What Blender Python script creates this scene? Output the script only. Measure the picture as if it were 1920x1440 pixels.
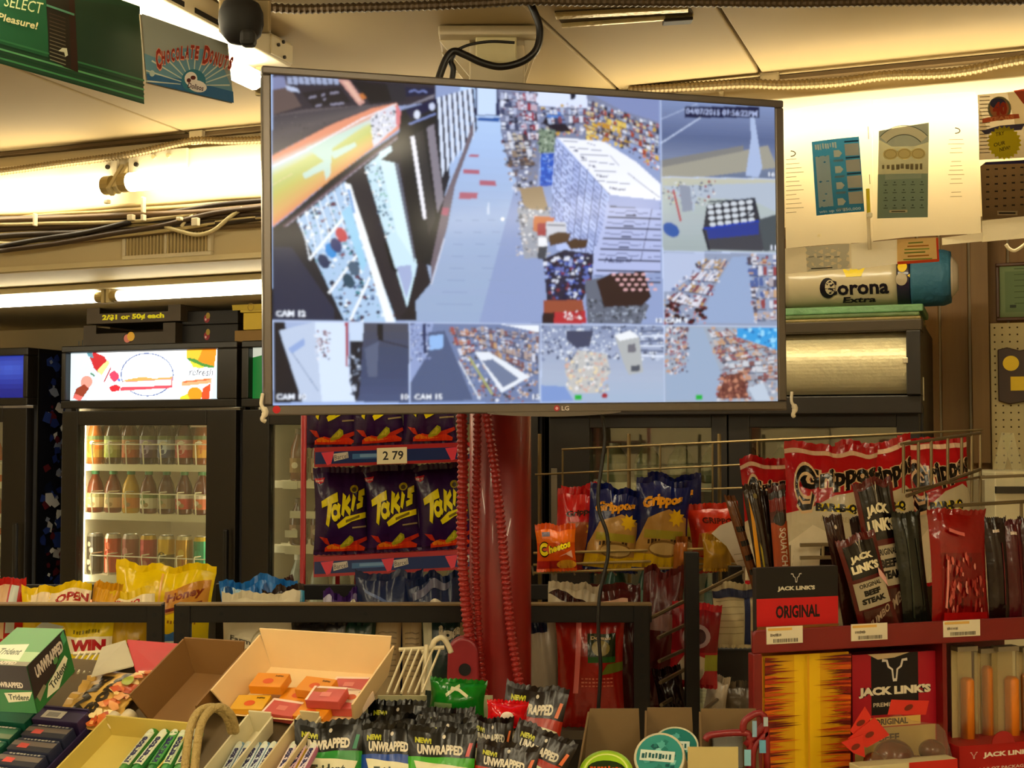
import bpy, math, random
import numpy as np
from mathutils import Vector as V, Matrix, noise
from mathutils.geometry import tessellate_polygon

for o in list(bpy.data.objects):
    bpy.data.objects.remove(o)
scene = bpy.context.scene
COL = scene.collection
R = math.radians
PI = math.pi
rnd = random.Random(7)

# ------------------------------------------------------------------ camera, world, exposure
F = 2400.0          # focal length in pixels of the 1920 x 1440 frame
CZ = 1.65           # eye height
PITCH = math.atan(100 / F)
PSI = R(20.6)       # heading of the shop's back wall against the camera
CEIL = 2.52
camd = bpy.data.cameras.new('camera')
camd.sensor_width = 36
camd.lens = 36 * F / 1920
camd.clip_start = .02
cam = bpy.data.objects.new('camera', camd)
COL.objects.link(cam)
cam.location = (0, 0, CZ)
cam.rotation_euler = (PI / 2 + PITCH, 0, 0)
scene.camera = cam
w = bpy.data.worlds.new('world')
scene.world = w
w.use_nodes = True
w.node_tree.nodes['Background'].inputs[0].default_value = (1, .8, .55, 1)
w.node_tree.nodes['Background'].inputs[1].default_value = .05
vs = scene.view_settings
vs.view_transform = 'Standard'
vs.look = 'None'
vs.gamma = 1
vs.use_curve_mapping = False
vs.exposure = 0.52
TUBE = (1, .88, .61)      # colour of the warm fluorescent tubes
TUBE_S = 10.5

# ------------------------------------------------------------------ photo pixel -> place
def ray(px, py):
    x = (px - 960) / F
    y = -(py - 720) / F
    d = V((x, math.cos(PITCH) - math.sin(PITCH) * y, math.sin(PITCH) + math.cos(PITCH) * y))
    return d / d.y
CAM = V((0, 0, CZ))
EU = V((math.cos(PSI), -math.sin(PSI), 0))     # along the back wall
EW = V((math.sin(PSI), math.cos(PSI), 0))      # away into the shop
def at(px, py, Y): return CAM + ray(px, py) * Y
def onW(px, py, wv):
    d = ray(px, py)
    return CAM + d * (wv / d.dot(EW))
def onU(px, py, uv):
    d = ray(px, py)
    return CAM + d * (uv / d.dot(EU))
def onZ(px, py, z):
    d = ray(px, py)
    return CAM + d * ((z - CZ) / d.z)
def onP(px, py, o, n):
    d = ray(px, py)
    return CAM + d * ((o - CAM).dot(n) / d.dot(n))
def room(u, wv, z): return EU * u + EW * wv + V((0, 0, z))
def uw(p): return p.dot(EU), p.dot(EW), p.z

# ------------------------------------------------------------------ materials
def lin(c):
    if isinstance(c, str):
        c = c.lstrip('#')
        c = [int(c[i:i + 2], 16) / 255 for i in (0, 2, 4)]
    return tuple((x / 12.92 if x <= .04045 else ((x + .055) / 1.055) ** 2.4) ** 1.16 for x in c)   # ink a little deeper than read off the lit photograph
_m = {}
def _new(name):
    m = bpy.data.materials.new(name)
    m.use_nodes = True
    return m, m.node_tree.nodes, m.node_tree.links, m.node_tree.nodes['Principled BSDF']
def mat(c, rough=.6, metal=0, var=.12, scale=14, bump=0, bscale=60, spec=.5, coat=0):
    """plain coloured surface with procedural mottling and fine relief"""
    k = (c, rough, metal, var, scale, bump, bscale, spec, coat)
    if k in _m: return _m[k]
    m, N, L, p = _new('surface')
    col = lin(c)
    tc = N.new('ShaderNodeTexCoord')
    nz = N.new('ShaderNodeTexNoise')
    nz.inputs['Scale'].default_value = scale
    nz.inputs['Detail'].default_value = 4
    L.new(tc.outputs['Object'], nz.inputs['Vector'])
    mx = N.new('ShaderNodeMix')
    mx.data_type = 'RGBA'
    L.new(nz.outputs['Fac'], mx.inputs[0])
    mx.inputs[6].default_value = (*[max(0, x * (1 - var)) for x in col], 1)
    mx.inputs[7].default_value = (*[min(1, x * (1 + var)) for x in col], 1)
    L.new(mx.outputs[2], p.inputs['Base Color'])
    p.inputs['Roughness'].default_value = rough
    p.inputs['Metallic'].default_value = metal
    p.inputs['Specular IOR Level'].default_value = spec
    p.inputs['Coat Weight'].default_value = coat
    if bump:
        n2 = N.new('ShaderNodeTexNoise')
        n2.inputs['Scale'].default_value = bscale
        n2.inputs['Detail'].default_value = 3
        L.new(tc.outputs['Object'], n2.inputs['Vector'])
        b = N.new('ShaderNodeBump')
        b.inputs['Strength'].default_value = bump
        b.inputs['Distance'].default_value = .01
        L.new(n2.outputs['Fac'], b.inputs['Height'])
        L.new(b.outputs[0], p.inputs['Normal'])
    _m[k] = m
    return m
def printed(rough=.6, metal=0, bump=0, bscale=45, spec=.3, emit=0, transl=0):
    """ink laid down as a colour attribute of the mesh"""
    k = ('printed', rough, metal, bump, bscale, spec, emit, transl)
    if k in _m: return _m[k]
    m, N, L, p = _new('printed')
    a = N.new('ShaderNodeAttribute')
    a.attribute_name = 'Col'
    p.inputs['Roughness'].default_value = rough
    p.inputs['Metallic'].default_value = metal
    p.inputs['Specular IOR Level'].default_value = spec
    if emit:
        p.inputs['Base Color'].default_value = (.02, .02, .02, 1)
        L.new(a.outputs['Color'], p.inputs['Emission Color'])
        p.inputs['Emission Strength'].default_value = emit
    else:
        L.new(a.outputs['Color'], p.inputs['Base Color'])
    if bump:
        tc = N.new('ShaderNodeTexCoord')
        n2 = N.new('ShaderNodeTexNoise')
        n2.inputs['Scale'].default_value = bscale
        L.new(tc.outputs['Object'], n2.inputs['Vector'])
        b = N.new('ShaderNodeBump')
        b.inputs['Strength'].default_value = bump
        b.inputs['Distance'].default_value = .012
        L.new(n2.outputs['Fac'], b.inputs['Height'])
        L.new(b.outputs[0], p.inputs['Normal'])
    if transl:
        t = N.new('ShaderNodeBsdfTranslucent')
        L.new(a.outputs['Color'], t.inputs['Color'])
        mx = N.new('ShaderNodeMixShader')
        mx.inputs[0].default_value = transl
        L.new(p.outputs[0], mx.inputs[1])
        L.new(t.outputs[0], mx.inputs[2])
        L.new(mx.outputs[0], N['Material Output'].inputs['Surface'])
    _m[k] = m
    return m
def glow(c, s):
    k = ('glow', c, s)
    if k in _m: return _m[k]
    m, N, L, p = _new('lamp_glow')
    p.inputs['Base Color'].default_value = (.8, .8, .8, 1)
    p.inputs['Emission Color'].default_value = (*c, 1)
    p.inputs['Emission Strength'].default_value = s
    _m[k] = m
    return m
def glass(tint=(.92, .96, .93), refl=.10, rough=.03):
    k = ('glass', tint, refl)
    if k in _m: return _m[k]
    m, N, L, p = _new('clear_pane')
    N.remove(p)
    t = N.new('ShaderNodeBsdfTransparent')
    t.inputs[0].default_value = (*tint, 1)
    g = N.new('ShaderNodeBsdfGlossy')
    g.inputs['Roughness'].default_value = rough
    mx = N.new('ShaderNodeMixShader')
    fr = N.new('ShaderNodeLayerWeight')
    fr.inputs['Blend'].default_value = .25
    mt = N.new('ShaderNodeMath')
    mt.operation = 'MULTIPLY_ADD'
    mt.inputs[1].default_value = .5
    mt.inputs[2].default_value = refl
    L.new(fr.outputs['Fresnel'], mt.inputs[0])
    L.new(mt.outputs[0], mx.inputs[0])
    L.new(t.outputs[0], mx.inputs[1])
    L.new(g.outputs[0], mx.inputs[2])
    L.new(mx.outputs[0], N['Material Output'].inputs['Surface'])
    _m[k] = m
    return m
def wood(c1, c2, scale=1.0):
    k = ('wood', c1, c2, scale)
    if k in _m: return _m[k]
    m, N, L, p = _new('wood_grain')
    tc = N.new('ShaderNodeTexCoord')
    mp = N.new('ShaderNodeMapping')
    mp.inputs['Scale'].default_value = (18 * scale, 18 * scale, 1.2 * scale)
    nz = N.new('ShaderNodeTexNoise')
    nz.inputs['Scale'].default_value = 2.5
    nz.inputs['Detail'].default_value = 6
    L.new(tc.outputs['Object'], mp.inputs[0])
    L.new(mp.outputs[0], nz.inputs['Vector'])
    mx = N.new('ShaderNodeMix')
    mx.data_type = 'RGBA'
    L.new(nz.outputs['Fac'], mx.inputs[0])
    mx.inputs[6].default_value = (*lin(c1), 1)
    mx.inputs[7].default_value = (*lin(c2), 1)
    L.new(mx.outputs[2], p.inputs['Base Color'])
    p.inputs['Roughness'].default_value = .55
    _m[k] = m
    return m

# ------------------------------------------------------------------ objects
MW = {}          # world matrix of every root
def _tags(o, label, cat, group, kind):
    if label: o['label'] = label
    if cat: o['category'] = cat
    if group: o['group'] = group
    if kind: o['kind'] = kind
def thing(name, label, cat, loc=(0, 0, 0), rot=(0, 0, 0), group=None, kind=None):
    o = bpy.data.objects.new(name, None)
    o.empty_display_size = .05
    COL.objects.link(o)
    o.location = loc
    o.rotation_euler = rot
    MW[o] = Matrix.Translation(V(loc)) @ o.rotation_euler.to_matrix().to_4x4()
    _tags(o, label, cat, group, kind)
    return o
def link(name, me, parent=None, bev=0, seg=2):
    o = bpy.data.objects.new(name, me)
    COL.objects.link(o)
    if parent is not None: o.parent = parent
    MW[o] = MW[parent].copy() if parent is not None else Matrix()
    if bev:
        b = o.modifiers.new('bevel', 'BEVEL')
        b.width = bev
        b.segments = seg
        b.limit_method = 'ANGLE'
    return o
class B:
    """collects faces; out() links them as one mesh object"""
    def __init__(s): s.v, s.f, s.c = [], [], []
    def add(s, v, f, c=None):
        n = len(s.v)
        s.v += [V(p) for p in v]
        s.f += [tuple(i + n for i in q) for q in f]
        s.c += [c] * len(f)
        return s
    def box(s, x0, x1, y0, y1, z0, z1, c=None):
        p = [(x, y, z) for z in (z0, z1) for y in (y0, y1) for x in (x0, x1)]
        return s.add(p, [(0, 2, 3, 1), (4, 5, 7, 6), (0, 1, 5, 4), (2, 6, 7, 3), (0, 4, 6, 2), (1, 3, 7, 5)], c)
    def para(s, o, a, b, d, c=None):
        """parallelepiped from a corner and three edges"""
        o, a, b, d = V(o), V(a), V(b), V(d)
        if a.cross(b).dot(d) < 0: a, b = b, a
        p = [o, o + a, o + b, o + a + b, o + d, o + a + d, o + b + d, o + a + b + d]
        return s.add(p, [(0, 2, 3, 1), (4, 5, 7, 6), (0, 1, 5, 4), (2, 6, 7, 3), (0, 4, 6, 2), (1, 3, 7, 5)], c)
    def tube(s, pts, r, n=8, caps=True, c=None):
        pts = [V(p) for p in pts]
        rr = r if isinstance(r, (list, tuple)) else [r] * len(pts)
        vs_, fs = [], []
        up = None
        for i, p in enumerate(pts):
            t = (pts[min(i + 1, len(pts) - 1)] - pts[max(i - 1, 0)])
            if t.length < 1e-9: t = V((0, 0, 1))
            t.normalize()
            if up is None:
                up = V((0, 0, 1)) if abs(t.z) < .9 else V((1, 0, 0))
            a = t.cross(up)
            if a.length < 1e-6: a = t.cross(V((.3, 1, .2)))
            a.normalize()
            b = a.cross(t)
            up = b
            for k in range(n):
                th = 2 * PI * k / n
                vs_.append(p + (a * math.cos(th) + b * math.sin(th)) * rr[i])
        for i in range(len(pts) - 1):
            for k in range(n):
                k2 = (k + 1) % n
                fs.append((i * n + k, i * n + k2, (i + 1) * n + k2, (i + 1) * n + k))
        if caps:
            fs.append(tuple(range(n - 1, -1, -1)))
            fs.append(tuple((len(pts) - 1) * n + k for k in range(n)))
        return s.add(vs_, fs, c)
    def lathe(s, prof, n=20, o=(0, 0, 0), c=None, caps=True):
        """profile of (radius, height) about the vertical through o"""
        o = V(o)
        vs_, fs = [], []
        for r, z in prof:
            for k in range(n):
                th = 2 * PI * k / n
                vs_.append(o + V((r * math.cos(th), r * math.sin(th), z)))
        for i in range(len(prof) - 1):
            for k in range(n):
                k2 = (k + 1) % n
                fs.append((i * n + k, i * n + k2, (i + 1) * n + k2, (i + 1) * n + k))
        if caps:
            fs.append(tuple(range(n - 1, -1, -1)))
            fs.append(tuple((len(prof) - 1) * n + k for k in range(n)))
        return s.add(vs_, fs, c)
    def prism(s, poly, d, c=None):
        """closed 3-D outline pushed along vector d"""
        n = len(poly)
        p = [V(q) for q in poly]
        d = V(d)
        nrm = V((0, 0, 0))
        for i in range(n): nrm += p[i].cross(p[(i + 1) % n])
        if nrm.dot(d) > 0: p = p[::-1]
        s.add(p + [q + d for q in p], [tuple(range(n)), tuple(range(2 * n - 1, n - 1, -1))] +
              [(i, i + n, (i + 1) % n + n, (i + 1) % n) for i in range(n)], c)
        return s
    def out(s, name, material, parent=None, world=False, smooth=False, bev=0, seg=2):
        vv = s.v
        if world and parent is not None:
            inv = MW[parent].inverted()
            vv = [inv @ q for q in vv]
        me = bpy.data.meshes.new(name)
        me.from_pydata(vv, [], s.f)
        if any(c is not None for c in s.c):
            at_ = me.color_attributes.new('Col', 'FLOAT_COLOR', 'CORNER')
            cols = []
            for q, c in zip(s.f, s.c):
                cc = (*lin(c or '#ffffff'), 1)
                cols += list(cc) * len(q)
            at_.data.foreach_set('color', cols)
        if smooth:
            me.polygons.foreach_set('use_smooth', [True] * len(me.polygons))
        me.materials.append(material)
        me.update()
        return link(name, me, parent, bev, seg)
def solo(o, label, cat, group=None, kind=None):
    _tags(o, label, cat, group, kind)
    return o
def centred(o):
    """move a mesh thing's origin to its base"""
    me = o.data
    n = len(me.vertices)
    a = np.empty(n * 3)
    me.vertices.foreach_get('co', a)
    a = a.reshape(-1, 3)
    c = (a.min(0) + a.max(0)) / 2
    c[2] = a[:, 2].min()
    me.vertices.foreach_set('co', (a - c).ravel())
    me.update()
    o.location = V(c)
    MW[o] = Matrix.Translation(V(c))
    return o
def dup(root, loc=None, rot=None, label=None, group=None):
    r = root.copy()
    COL.objects.link(r)
    if loc is not None: r.location = loc
    if rot is not None: r.rotation_euler = rot
    if label: r['label'] = label
    if group: r['group'] = group
    MW[r] = Matrix.Translation(r.location) @ r.rotation_euler.to_matrix().to_4x4()
    for ch in list(root.children):
        c = ch.copy()
        COL.objects.link(c)
        c.parent = r
        MW[c] = MW[r]
        for g in ch.children:
            d = g.copy()
            COL.objects.link(d)
            d.parent = c
            MW[d] = MW[r]
    return r
def smooth_line(pts, n=8):
    """Catmull-Rom through the points"""
    p = [V(q) for q in pts]
    p = [p[0] * 2 - p[1]] + p + [p[-1] * 2 - p[-2]]
    out = []
    for i in range(1, len(p) - 2):
        for k in range(n):
            t = k / n
            out.append(.5 * ((2 * p[i]) + (p[i + 1] - p[i - 1]) * t + (2 * p[i - 1] - 5 * p[i] + 4 * p[i + 1] - p[i + 2]) * t * t
                             + (3 * p[i] - p[i - 1] - 3 * p[i + 1] + p[i + 2]) * t ** 3))
    out.append(p[-2])
    return out
def ribbed(b, pts, r, pitch, depth, n=10):
    """corrugated hose or armoured cable along the points"""
    L = [0]
    for i in range(1, len(pts)): L.append(L[-1] + (pts[i] - pts[i - 1]).length)
    tot = L[-1]
    m = max(4, int(tot / pitch * 4))
    q, rr, j = [], [], 0
    for i in range(m + 1):
        d = tot * i / m
        while j < len(L) - 2 and L[j + 1] < d: j += 1
        t = (d - L[j]) / max(1e-9, L[j + 1] - L[j])
        q.append(pts[j].lerp(pts[j + 1], t))
        rr.append(r - depth * (.5 + .5 * math.cos(2 * PI * d / pitch)))
    return b.tube(q, rr, n)

# ------------------------------------------------------------------ printing
_txt = {}
def text_tris(s, bold=0.0):
    k = (s, bold)
    if k in _txt: return _txt[k]
    cu = bpy.data.curves.new('lettering', 'FONT')
    cu.body = s
    cu.size = 1
    cu.offset = bold
    cu.resolution_u = 2
    o = bpy.data.objects.new('lettering', cu)
    COL.objects.link(o)
    dg = bpy.context.evaluated_depsgraph_get()
    me = o.evaluated_get(dg).to_mesh()
    me.calc_loop_triangles()
    vv = [(v.co.x, v.co.y) for v in me.vertices]
    tt = [tuple(t.vertices) for t in me.loop_triangles]
    o.evaluated_get(dg).to_mesh_clear()
    bpy.data.objects.remove(o)
    bpy.data.curves.remove(cu)
    x0 = min((p[0] for p in vv), default=0)
    x1 = max((p[0] for p in vv), default=1)
    y0 = min((p[1] for p in vv), default=0)
    y1 = max((p[1] for p in vv), default=1)
    _txt[k] = (vv, tt, (x0, x1, y0, y1))
    return _txt[k]
class Art:
    """flat print: coloured shapes in a 2-D frame, later laid on a surface"""
    def __init__(s): s.items = []
    def tri(s, pts, tris, c): s.items.append((pts, tris, c)); return s
    def poly(s, pts, c):
        t = tessellate_polygon([[V((p[0], p[1], 0)) for p in pts]])
        return s.tri(list(pts), [tuple(q) for q in t], c)
    def rect(s, x0, y0, x1, y1, c): return s.tri([(x0, y0), (x1, y0), (x1, y1), (x0, y1)], [(0, 1, 2), (0, 2, 3)], c)
    def ell(s, cx, cy, rx, ry, c, rot=0, n=18, a0=0, a1=2 * PI):
        cr, sr = math.cos(rot), math.sin(rot)
        pts = [(cx, cy)]
        for k in range(n + 1):
            th = a0 + (a1 - a0) * k / n
            x, y = rx * math.cos(th), ry * math.sin(th)
            pts.append((cx + x * cr - y * sr, cy + x * sr + y * cr))
        return s.tri(pts, [(0, k, k + 1) for k in range(1, n + 1)], c)
    def ring(s, cx, cy, rx, ry, wd, c, n=28, a0=0, a1=2 * PI, rot=0):
        cr, sr = math.cos(rot), math.sin(rot)
        pts, tr = [], []
        for k in range(n + 1):
            th = a0 + (a1 - a0) * k / n
            for q in (-.5, .5):
                x, y = (rx + wd * q) * math.cos(th), (ry + wd * q) * math.sin(th)
                pts.append((cx + x * cr - y * sr, cy + x * sr + y * cr))
            if k:
                b = 2 * k
                tr += [(b - 2, b - 1, b + 1), (b - 2, b + 1, b)]
        return s.tri(pts, tr, c)
    def stroke(s, pts, wd, c, w2=None):
        w2 = wd if w2 is None else w2
        n = len(pts)
        P, tr = [], []
        for i in range(n):
            a, b = pts[max(0, i - 1)], pts[min(n - 1, i + 1)]
            dx, dy = b[0] - a[0], b[1] - a[1]
            l = math.hypot(dx, dy) or 1
            h = (wd + (w2 - wd) * i / max(1, n - 1)) / 2
            P += [(pts[i][0] - dy / l * h, pts[i][1] + dx / l * h), (pts[i][0] + dy / l * h, pts[i][1] - dx / l * h)]
            if i: tr += [(2 * i - 2, 2 * i - 1, 2 * i + 1), (2 * i - 2, 2 * i + 1, 2 * i)]
        return s.tri(P, tr, c)
    def text(s, t, x, y, w_, h_, c, rot=0, shear=0, bold=0.0, fn=None, down=False, edge=None, ew=.02):
        """fit the string into a w_ by h_ box centred on x, y; down = the frame's y axis points down"""
        if edge: s.text(t, x, y, w_, h_, edge, rot, shear, bold + ew, fn, down)
        vv, tt, (x0, x1, y0, y1) = text_tris(t, bold)
        cr, sr = math.cos(rot), math.sin(rot)
        P = []
        for a, b in vv:
            p = ((a - x0) / (x1 - x0) - .5) * w_
            q = ((b - y0) / max(1e-6, y1 - y0) - .5) * h_
            p += shear * q
            if fn: p, q = fn(p, q)
            if down: q = -q
            P.append((x + p * cr - q * sr, y + p * sr + q * cr))
        return s.tri(P, tt, c)
    def squig(s, x, y, w_, h_, c, rot=0, seed=0):
        """lettering too small to read: a row of uneven strokes"""
        rr = random.Random(seed + int(abs(x * 977 + y * 131)))
        cr, sr = math.cos(rot), math.sin(rot)
        n = 9
        pts, tr = [], []
        for k in range(n):
            a, b = (k / n - .5) * w_, ((k + rr.uniform(.45, .85)) / n - .5) * w_
            d, e = -h_ / 2 * rr.uniform(.6, 1), h_ / 2 * rr.uniform(.5, 1)
            i = len(pts)
            for p, q in ((a, d), (b, d), (b, e), (a, e)): pts.append((x + p * cr - q * sr, y + p * sr + q * cr))
            tr += [(i, i + 1, i + 2), (i, i + 2, i + 3)]
        return s.tri(pts, tr, c)
    def speckle(s, x0, y0, x1, y1, n, cols, r0, r1, rg, clip=None):
        for _ in range(n):
            x, y = rg.uniform(x0, x1), rg.uniform(y0, y1)
            if clip and not inside(x, y, clip): continue
            r = rg.uniform(r0, r1)
            k = rg.randint(4, 6)
            ph = rg.uniform(0, 6)
            pts = [(x + r * rg.uniform(.5, 1.2) * math.cos(ph + 2 * PI * i / k), y + r * rg.uniform(.4, 1.1) * math.sin(ph + 2 * PI * i / k)) for i in range(k)]
            s.tri(pts, [(0, i, i + 1) for i in range(1, k - 1)], rg.choice(cols))
        return s
    def lay(s, name, fn, material, parent, maxlen=None, lift=.00006, world=False, base=.0004):
        """fn(x, y, height) -> point; each shape lies a hair above the one before"""
        VV, FF, CC = [], [], []
        for i, (pts, tris, c) in enumerate(s.items):
            h = base + lift * i
            if maxlen:
                st = [(pts[a], pts[b], pts[d]) for a, b, d in tris]
                fin = []
                while st:
                    a, b, d = st.pop()
                    e = [((a[0] - b[0]) ** 2 + (a[1] - b[1]) ** 2, 0), ((b[0] - d[0]) ** 2 + (b[1] - d[1]) ** 2, 1), ((d[0] - a[0]) ** 2 + (d[1] - a[1]) ** 2, 2)]
                    m, k = max(e)
                    if m > maxlen * maxlen:
                        if k == 1: a, b, d = b, d, a
                        elif k == 2: a, b, d = d, a, b
                        q = ((a[0] + b[0]) / 2, (a[1] + b[1]) / 2)
                        st += [(a, q, d), (q, b, d)]
                    else: fin.append((a, b, d))
                for t in fin:
                    n = len(VV)
                    VV += [fn(p[0], p[1], h) for p in t]
                    FF.append((n, n + 1, n + 2))
                    CC.append(c)
            else:
                n = len(VV)
                VV += [fn(p[0], p[1], h) for p in pts]
                FF += [tuple(j + n for j in t) for t in tris]
                CC += [c] * len(tris)
        b = B()
        b.v = [V(p) for p in VV]
        b.f, b.c = FF, CC
        return b.out(name, material, parent, world)
    def raster(s, x0, y0, x1, y1, nx, ny, bg):
        """paint the shapes in order onto an nx by ny lattice of colours"""
        img = np.empty((ny, nx, 3), np.float32)
        img[:] = lin(bg)
        gx = np.linspace(x0, x1, nx)
        gy = np.linspace(y0, y1, ny)
        dx, dy = (x1 - x0) / (nx - 1), (y1 - y0) / (ny - 1)
        for pts, tris, c in s.items:
            col = lin(c)
            for t in tris:
                a, b, d = (pts[i] for i in t)
                i0 = max(0, int(math.ceil((min(a[0], b[0], d[0]) - x0) / dx)))
                i1 = min(nx - 1, int(math.floor((max(a[0], b[0], d[0]) - x0) / dx)))
                q0, q1 = sorted(((min(a[1], b[1], d[1]) - y0) / dy, (max(a[1], b[1], d[1]) - y0) / dy))
                j0, j1 = max(0, int(math.ceil(q0))), min(ny - 1, int(math.floor(q1)))
                if i1 < i0 or j1 < j0: continue
                X, Y = np.meshgrid(gx[i0:i1 + 1], gy[j0:j1 + 1])
                e1 = (b[0] - a[0]) * (Y - a[1]) - (b[1] - a[1]) * (X - a[0])
                e2 = (d[0] - b[0]) * (Y - b[1]) - (d[1] - b[1]) * (X - b[0])
                e3 = (a[0] - d[0]) * (Y - d[1]) - (a[1] - d[1]) * (X - d[0])
                k = ((e1 >= 0) & (e2 >= 0) & (e3 >= 0)) | ((e1 <= 0) & (e2 <= 0) & (e3 <= 0))
                img[j0:j1 + 1, i0:i1 + 1][k] = col
        return img, gx, gy
def sheet(name, img, fn, gx, gy, material, parent, world=False, smooth=False):
    """a fine lattice whose points carry the painted colours"""
    ny, nx = img.shape[:2]
    vv = [fn(x, y) for y in gy for x in gx]
    if world and parent is not None:
        inv = MW[parent].inverted()
        vv = [inv @ V(q) for q in vv]
    me = bpy.data.meshes.new(name)
    ff = [(j * nx + i, j * nx + i + 1, (j + 1) * nx + i + 1, (j + 1) * nx + i) for j in range(ny - 1) for i in range(nx - 1)]
    me.from_pydata([tuple(q) for q in vv], [], ff)
    a = me.color_attributes.new('Col', 'FLOAT_COLOR', 'POINT')
    a.data.foreach_set('color', np.concatenate([img.reshape(-1, 3), np.ones((nx * ny, 1), np.float32)], 1).ravel())
    if smooth: me.polygons.foreach_set('use_smooth', [True] * len(me.polygons))
    me.materials.append(material)
    me.update()
    return link(name, me, parent)
def inside(x, y, poly):
    r = False
    n = len(poly)
    for i in range(n):
        (x1, y1), (x2, y2) = poly[i], poly[(i + 1) % n]
        if (y1 > y) != (y2 > y) and x < (x2 - x1) * (y - y1) / (y2 - y1) + x1: r = not r
    return r
# ================================================================== the room
def rbox(b, u0, u1, w0, w1, z0, z1, c=None):
    return b.para(room(u0, w0, z0), EU * (u1 - u0), EW * (w1 - w0), V((0, 0, z1 - z0)), c)
def struct(name, b, m, parent=None, **k):
    o = b.out(name, m, parent, world=parent is not None, **k)
    if parent is None: o['kind'] = 'structure'
    return o
SW = 3.10                  # face of the soffit
BW = 4.75                  # back wall
CREAM = mat('#d2c3a0', .7, var=.06, scale=3)
CEILM = mat('#ae9a70', .75, var=.05, scale=2)
U0, U1, W0 = -5.2, 2.6, -2.4
struct('floor', rbox(B(), U0, U1, W0, BW + .05, -.05, 0), mat('#b9b2a2', .35, var=.08, scale=4))
wl = struct('wall_left', rbox(B(), U0 - .05, U0, W0, BW, 0, CEIL + .1), CREAM)
struct('wall_right', rbox(B(), U1, U1 + .05, W0, BW, 0, CEIL + .1), CREAM)
struct('wall_front', rbox(B(), U0, U1, W0 - .05, W0, 0, CEIL + .1), CREAM)
wb = struct('wall_back', rbox(B(), U0, U1, BW + .02, BW + .07, 0, CEIL + .1), CREAM)
plankm = wood('#8c6834', '#a07c44')
darkm = wood('#4a3420', '#5b4229')
us = [-1.45, -1.18, -.91, -.62, -.40, -.245, -.172, -.073, .055, .20, .50, .80, 1.1, 1.4, 1.7, 2.0, 2.3, 2.6]
pl = []
for i in range(len(us) - 1):
    o = rbox(B(), us[i] + .004, us[i + 1] - .004, BW, BW + .03, 0, CEIL + .02).out('plank', plankm, wb, True, bev=.003)
for a, c in ((-5.1, CREAM), (-4.35, CREAM), (-3.42, darkm), (-2.98, darkm), (-2.55, darkm), (-2.1, darkm)):
    pass
for a, e in ((-3.72, -3.30), (-3.29, -2.88), (-2.87, -2.46), (-2.45, -2.04), (-2.03, -1.46)):
    rbox(B(), a, e, BW - .004, BW + .02, 1.2, 2.148).out('plank', darkm, wb, True, bev=.003)

cbx = rbox(B(), U0, U1, W0, SW, CEIL + .03, CEIL + .08)
rbox(cbx, U0, U1, SW, BW + .05, CEIL + .05, CEIL + .10)
ceil = struct('ceiling', cbx, CEILM)
cu = [U0, -3.37, -2.15, -.87, -.51, .71, 1.93, U1]
for i in range(len(cu) - 1):
    for a, e in ((W0, -.2), (-.2, SW - .004)):
        rbox(B(), cu[i] + .004, cu[i + 1] - .004, a + .003, e - .003, CEIL, CEIL + .028).out('ceiling_panel', CEILM, ceil, True, bev=.004)
# soffit that drops from the ceiling over the coolers
SOF = mat('#cfc09c', .65, var=.05, scale=3)
sof = B()
rbox(sof, U0, U1, SW, SW + .03, 2.15, CEIL + .08)
rbox(sof, U0, -1.3, SW + .03, BW + .05, 2.15, 2.18)
rbox(sof, -1.3, U1, SW + .03, SW + .15, 2.15, 2.18)
rbox(sof, -1.3, U1, SW + .12, SW + .15, 2.18, CEIL + .08)
rbox(sof, -1.33, -1.3, SW + .15, BW + .05, 2.18, CEIL + .08)
so = struct('wall_soffit', sof, SOF)
# dark shadow gap strip between ceiling panel and soffit, light trim bead along the soffit's foot
rbox(B(), U0, U1, SW - .012, SW - .0005, 2.153, 2.168).out('bead', mat('#d8cba6', .6), so, True)
for a in (-1.86, -.62, .62):
    rbox(B(), a, a + .012, SW - .005, SW - .0005, 2.17, 2.5).out('cover_strip', SOF, so, True)
tr = struct('trim_1', rbox(B(), U0, U1, SW - .03, SW - .001, CEIL - .012, CEIL - .002), mat('#6a5634', .7))

# ------------------------------------------------------------------ fluorescent strip lights
WHITE = mat('#d9cfb4', .45, var=.04)
SOCK = mat('#c9bb90', .5)
DARK = mat('#2a2119', .5)
def strip_light(label, a, b, r, house, plates=(True, True), strength=TUBE_S, group=None, offs=V((0, 0, 0)), slots=False):
    """a, b: ends of the tube; house: (lower corner offset, across, up) of the channel it hangs under"""
    t = thing('strip_light', label, 'light', a, group=group)
    d = b - a
    ln = d.length
    d = d / ln
    c0, ca, cb = house
    hb = B().para(a + c0 - d * .03, d * (ln + .06), ca, cb)
    hb.out('housing', WHITE, t, True, bev=.004)
    tb = B().tube([a + d * (.02 + (ln - .04) * k / 8) for k in range(9)], r, 14)
    tb.out('tube', glow(TUBE, strength), t, True, smooth=True)
    for p, sgn in ((a, 1), (b, -1)):
        q = B().tube([p - d * .004 * sgn, p + d * .024 * sgn], r * 1.02, 14)
        q.out('tube_cap', mat('#b9a878', .35, .6), t, True)
        s = B()
        up = (c0 + ca / 2 + cb / 2)
        nrm = up.normalized()
        sd = d.cross(nrm).normalized()
        s.para(p - d * .016 * sgn - sd * .015 - nrm * (r + .004), sd * .03, d * .014 * sgn, nrm * (r + .004 + up.length))
        s.out('lamp_holder', SOCK, t, True, bev=.002)
    return t
def soffit_light(label, u0, u1, z, r, wv, group):
    a, b = room(u0, wv, z), room(u1, wv, z)
    t = strip_light(label, a, b, r, (V((0, 0, r + .008)) + EW * .034, EW * .033, V((0, 0, .058))), group=group)
    return t
g1 = 'strip lights along the soffit face'
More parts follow.
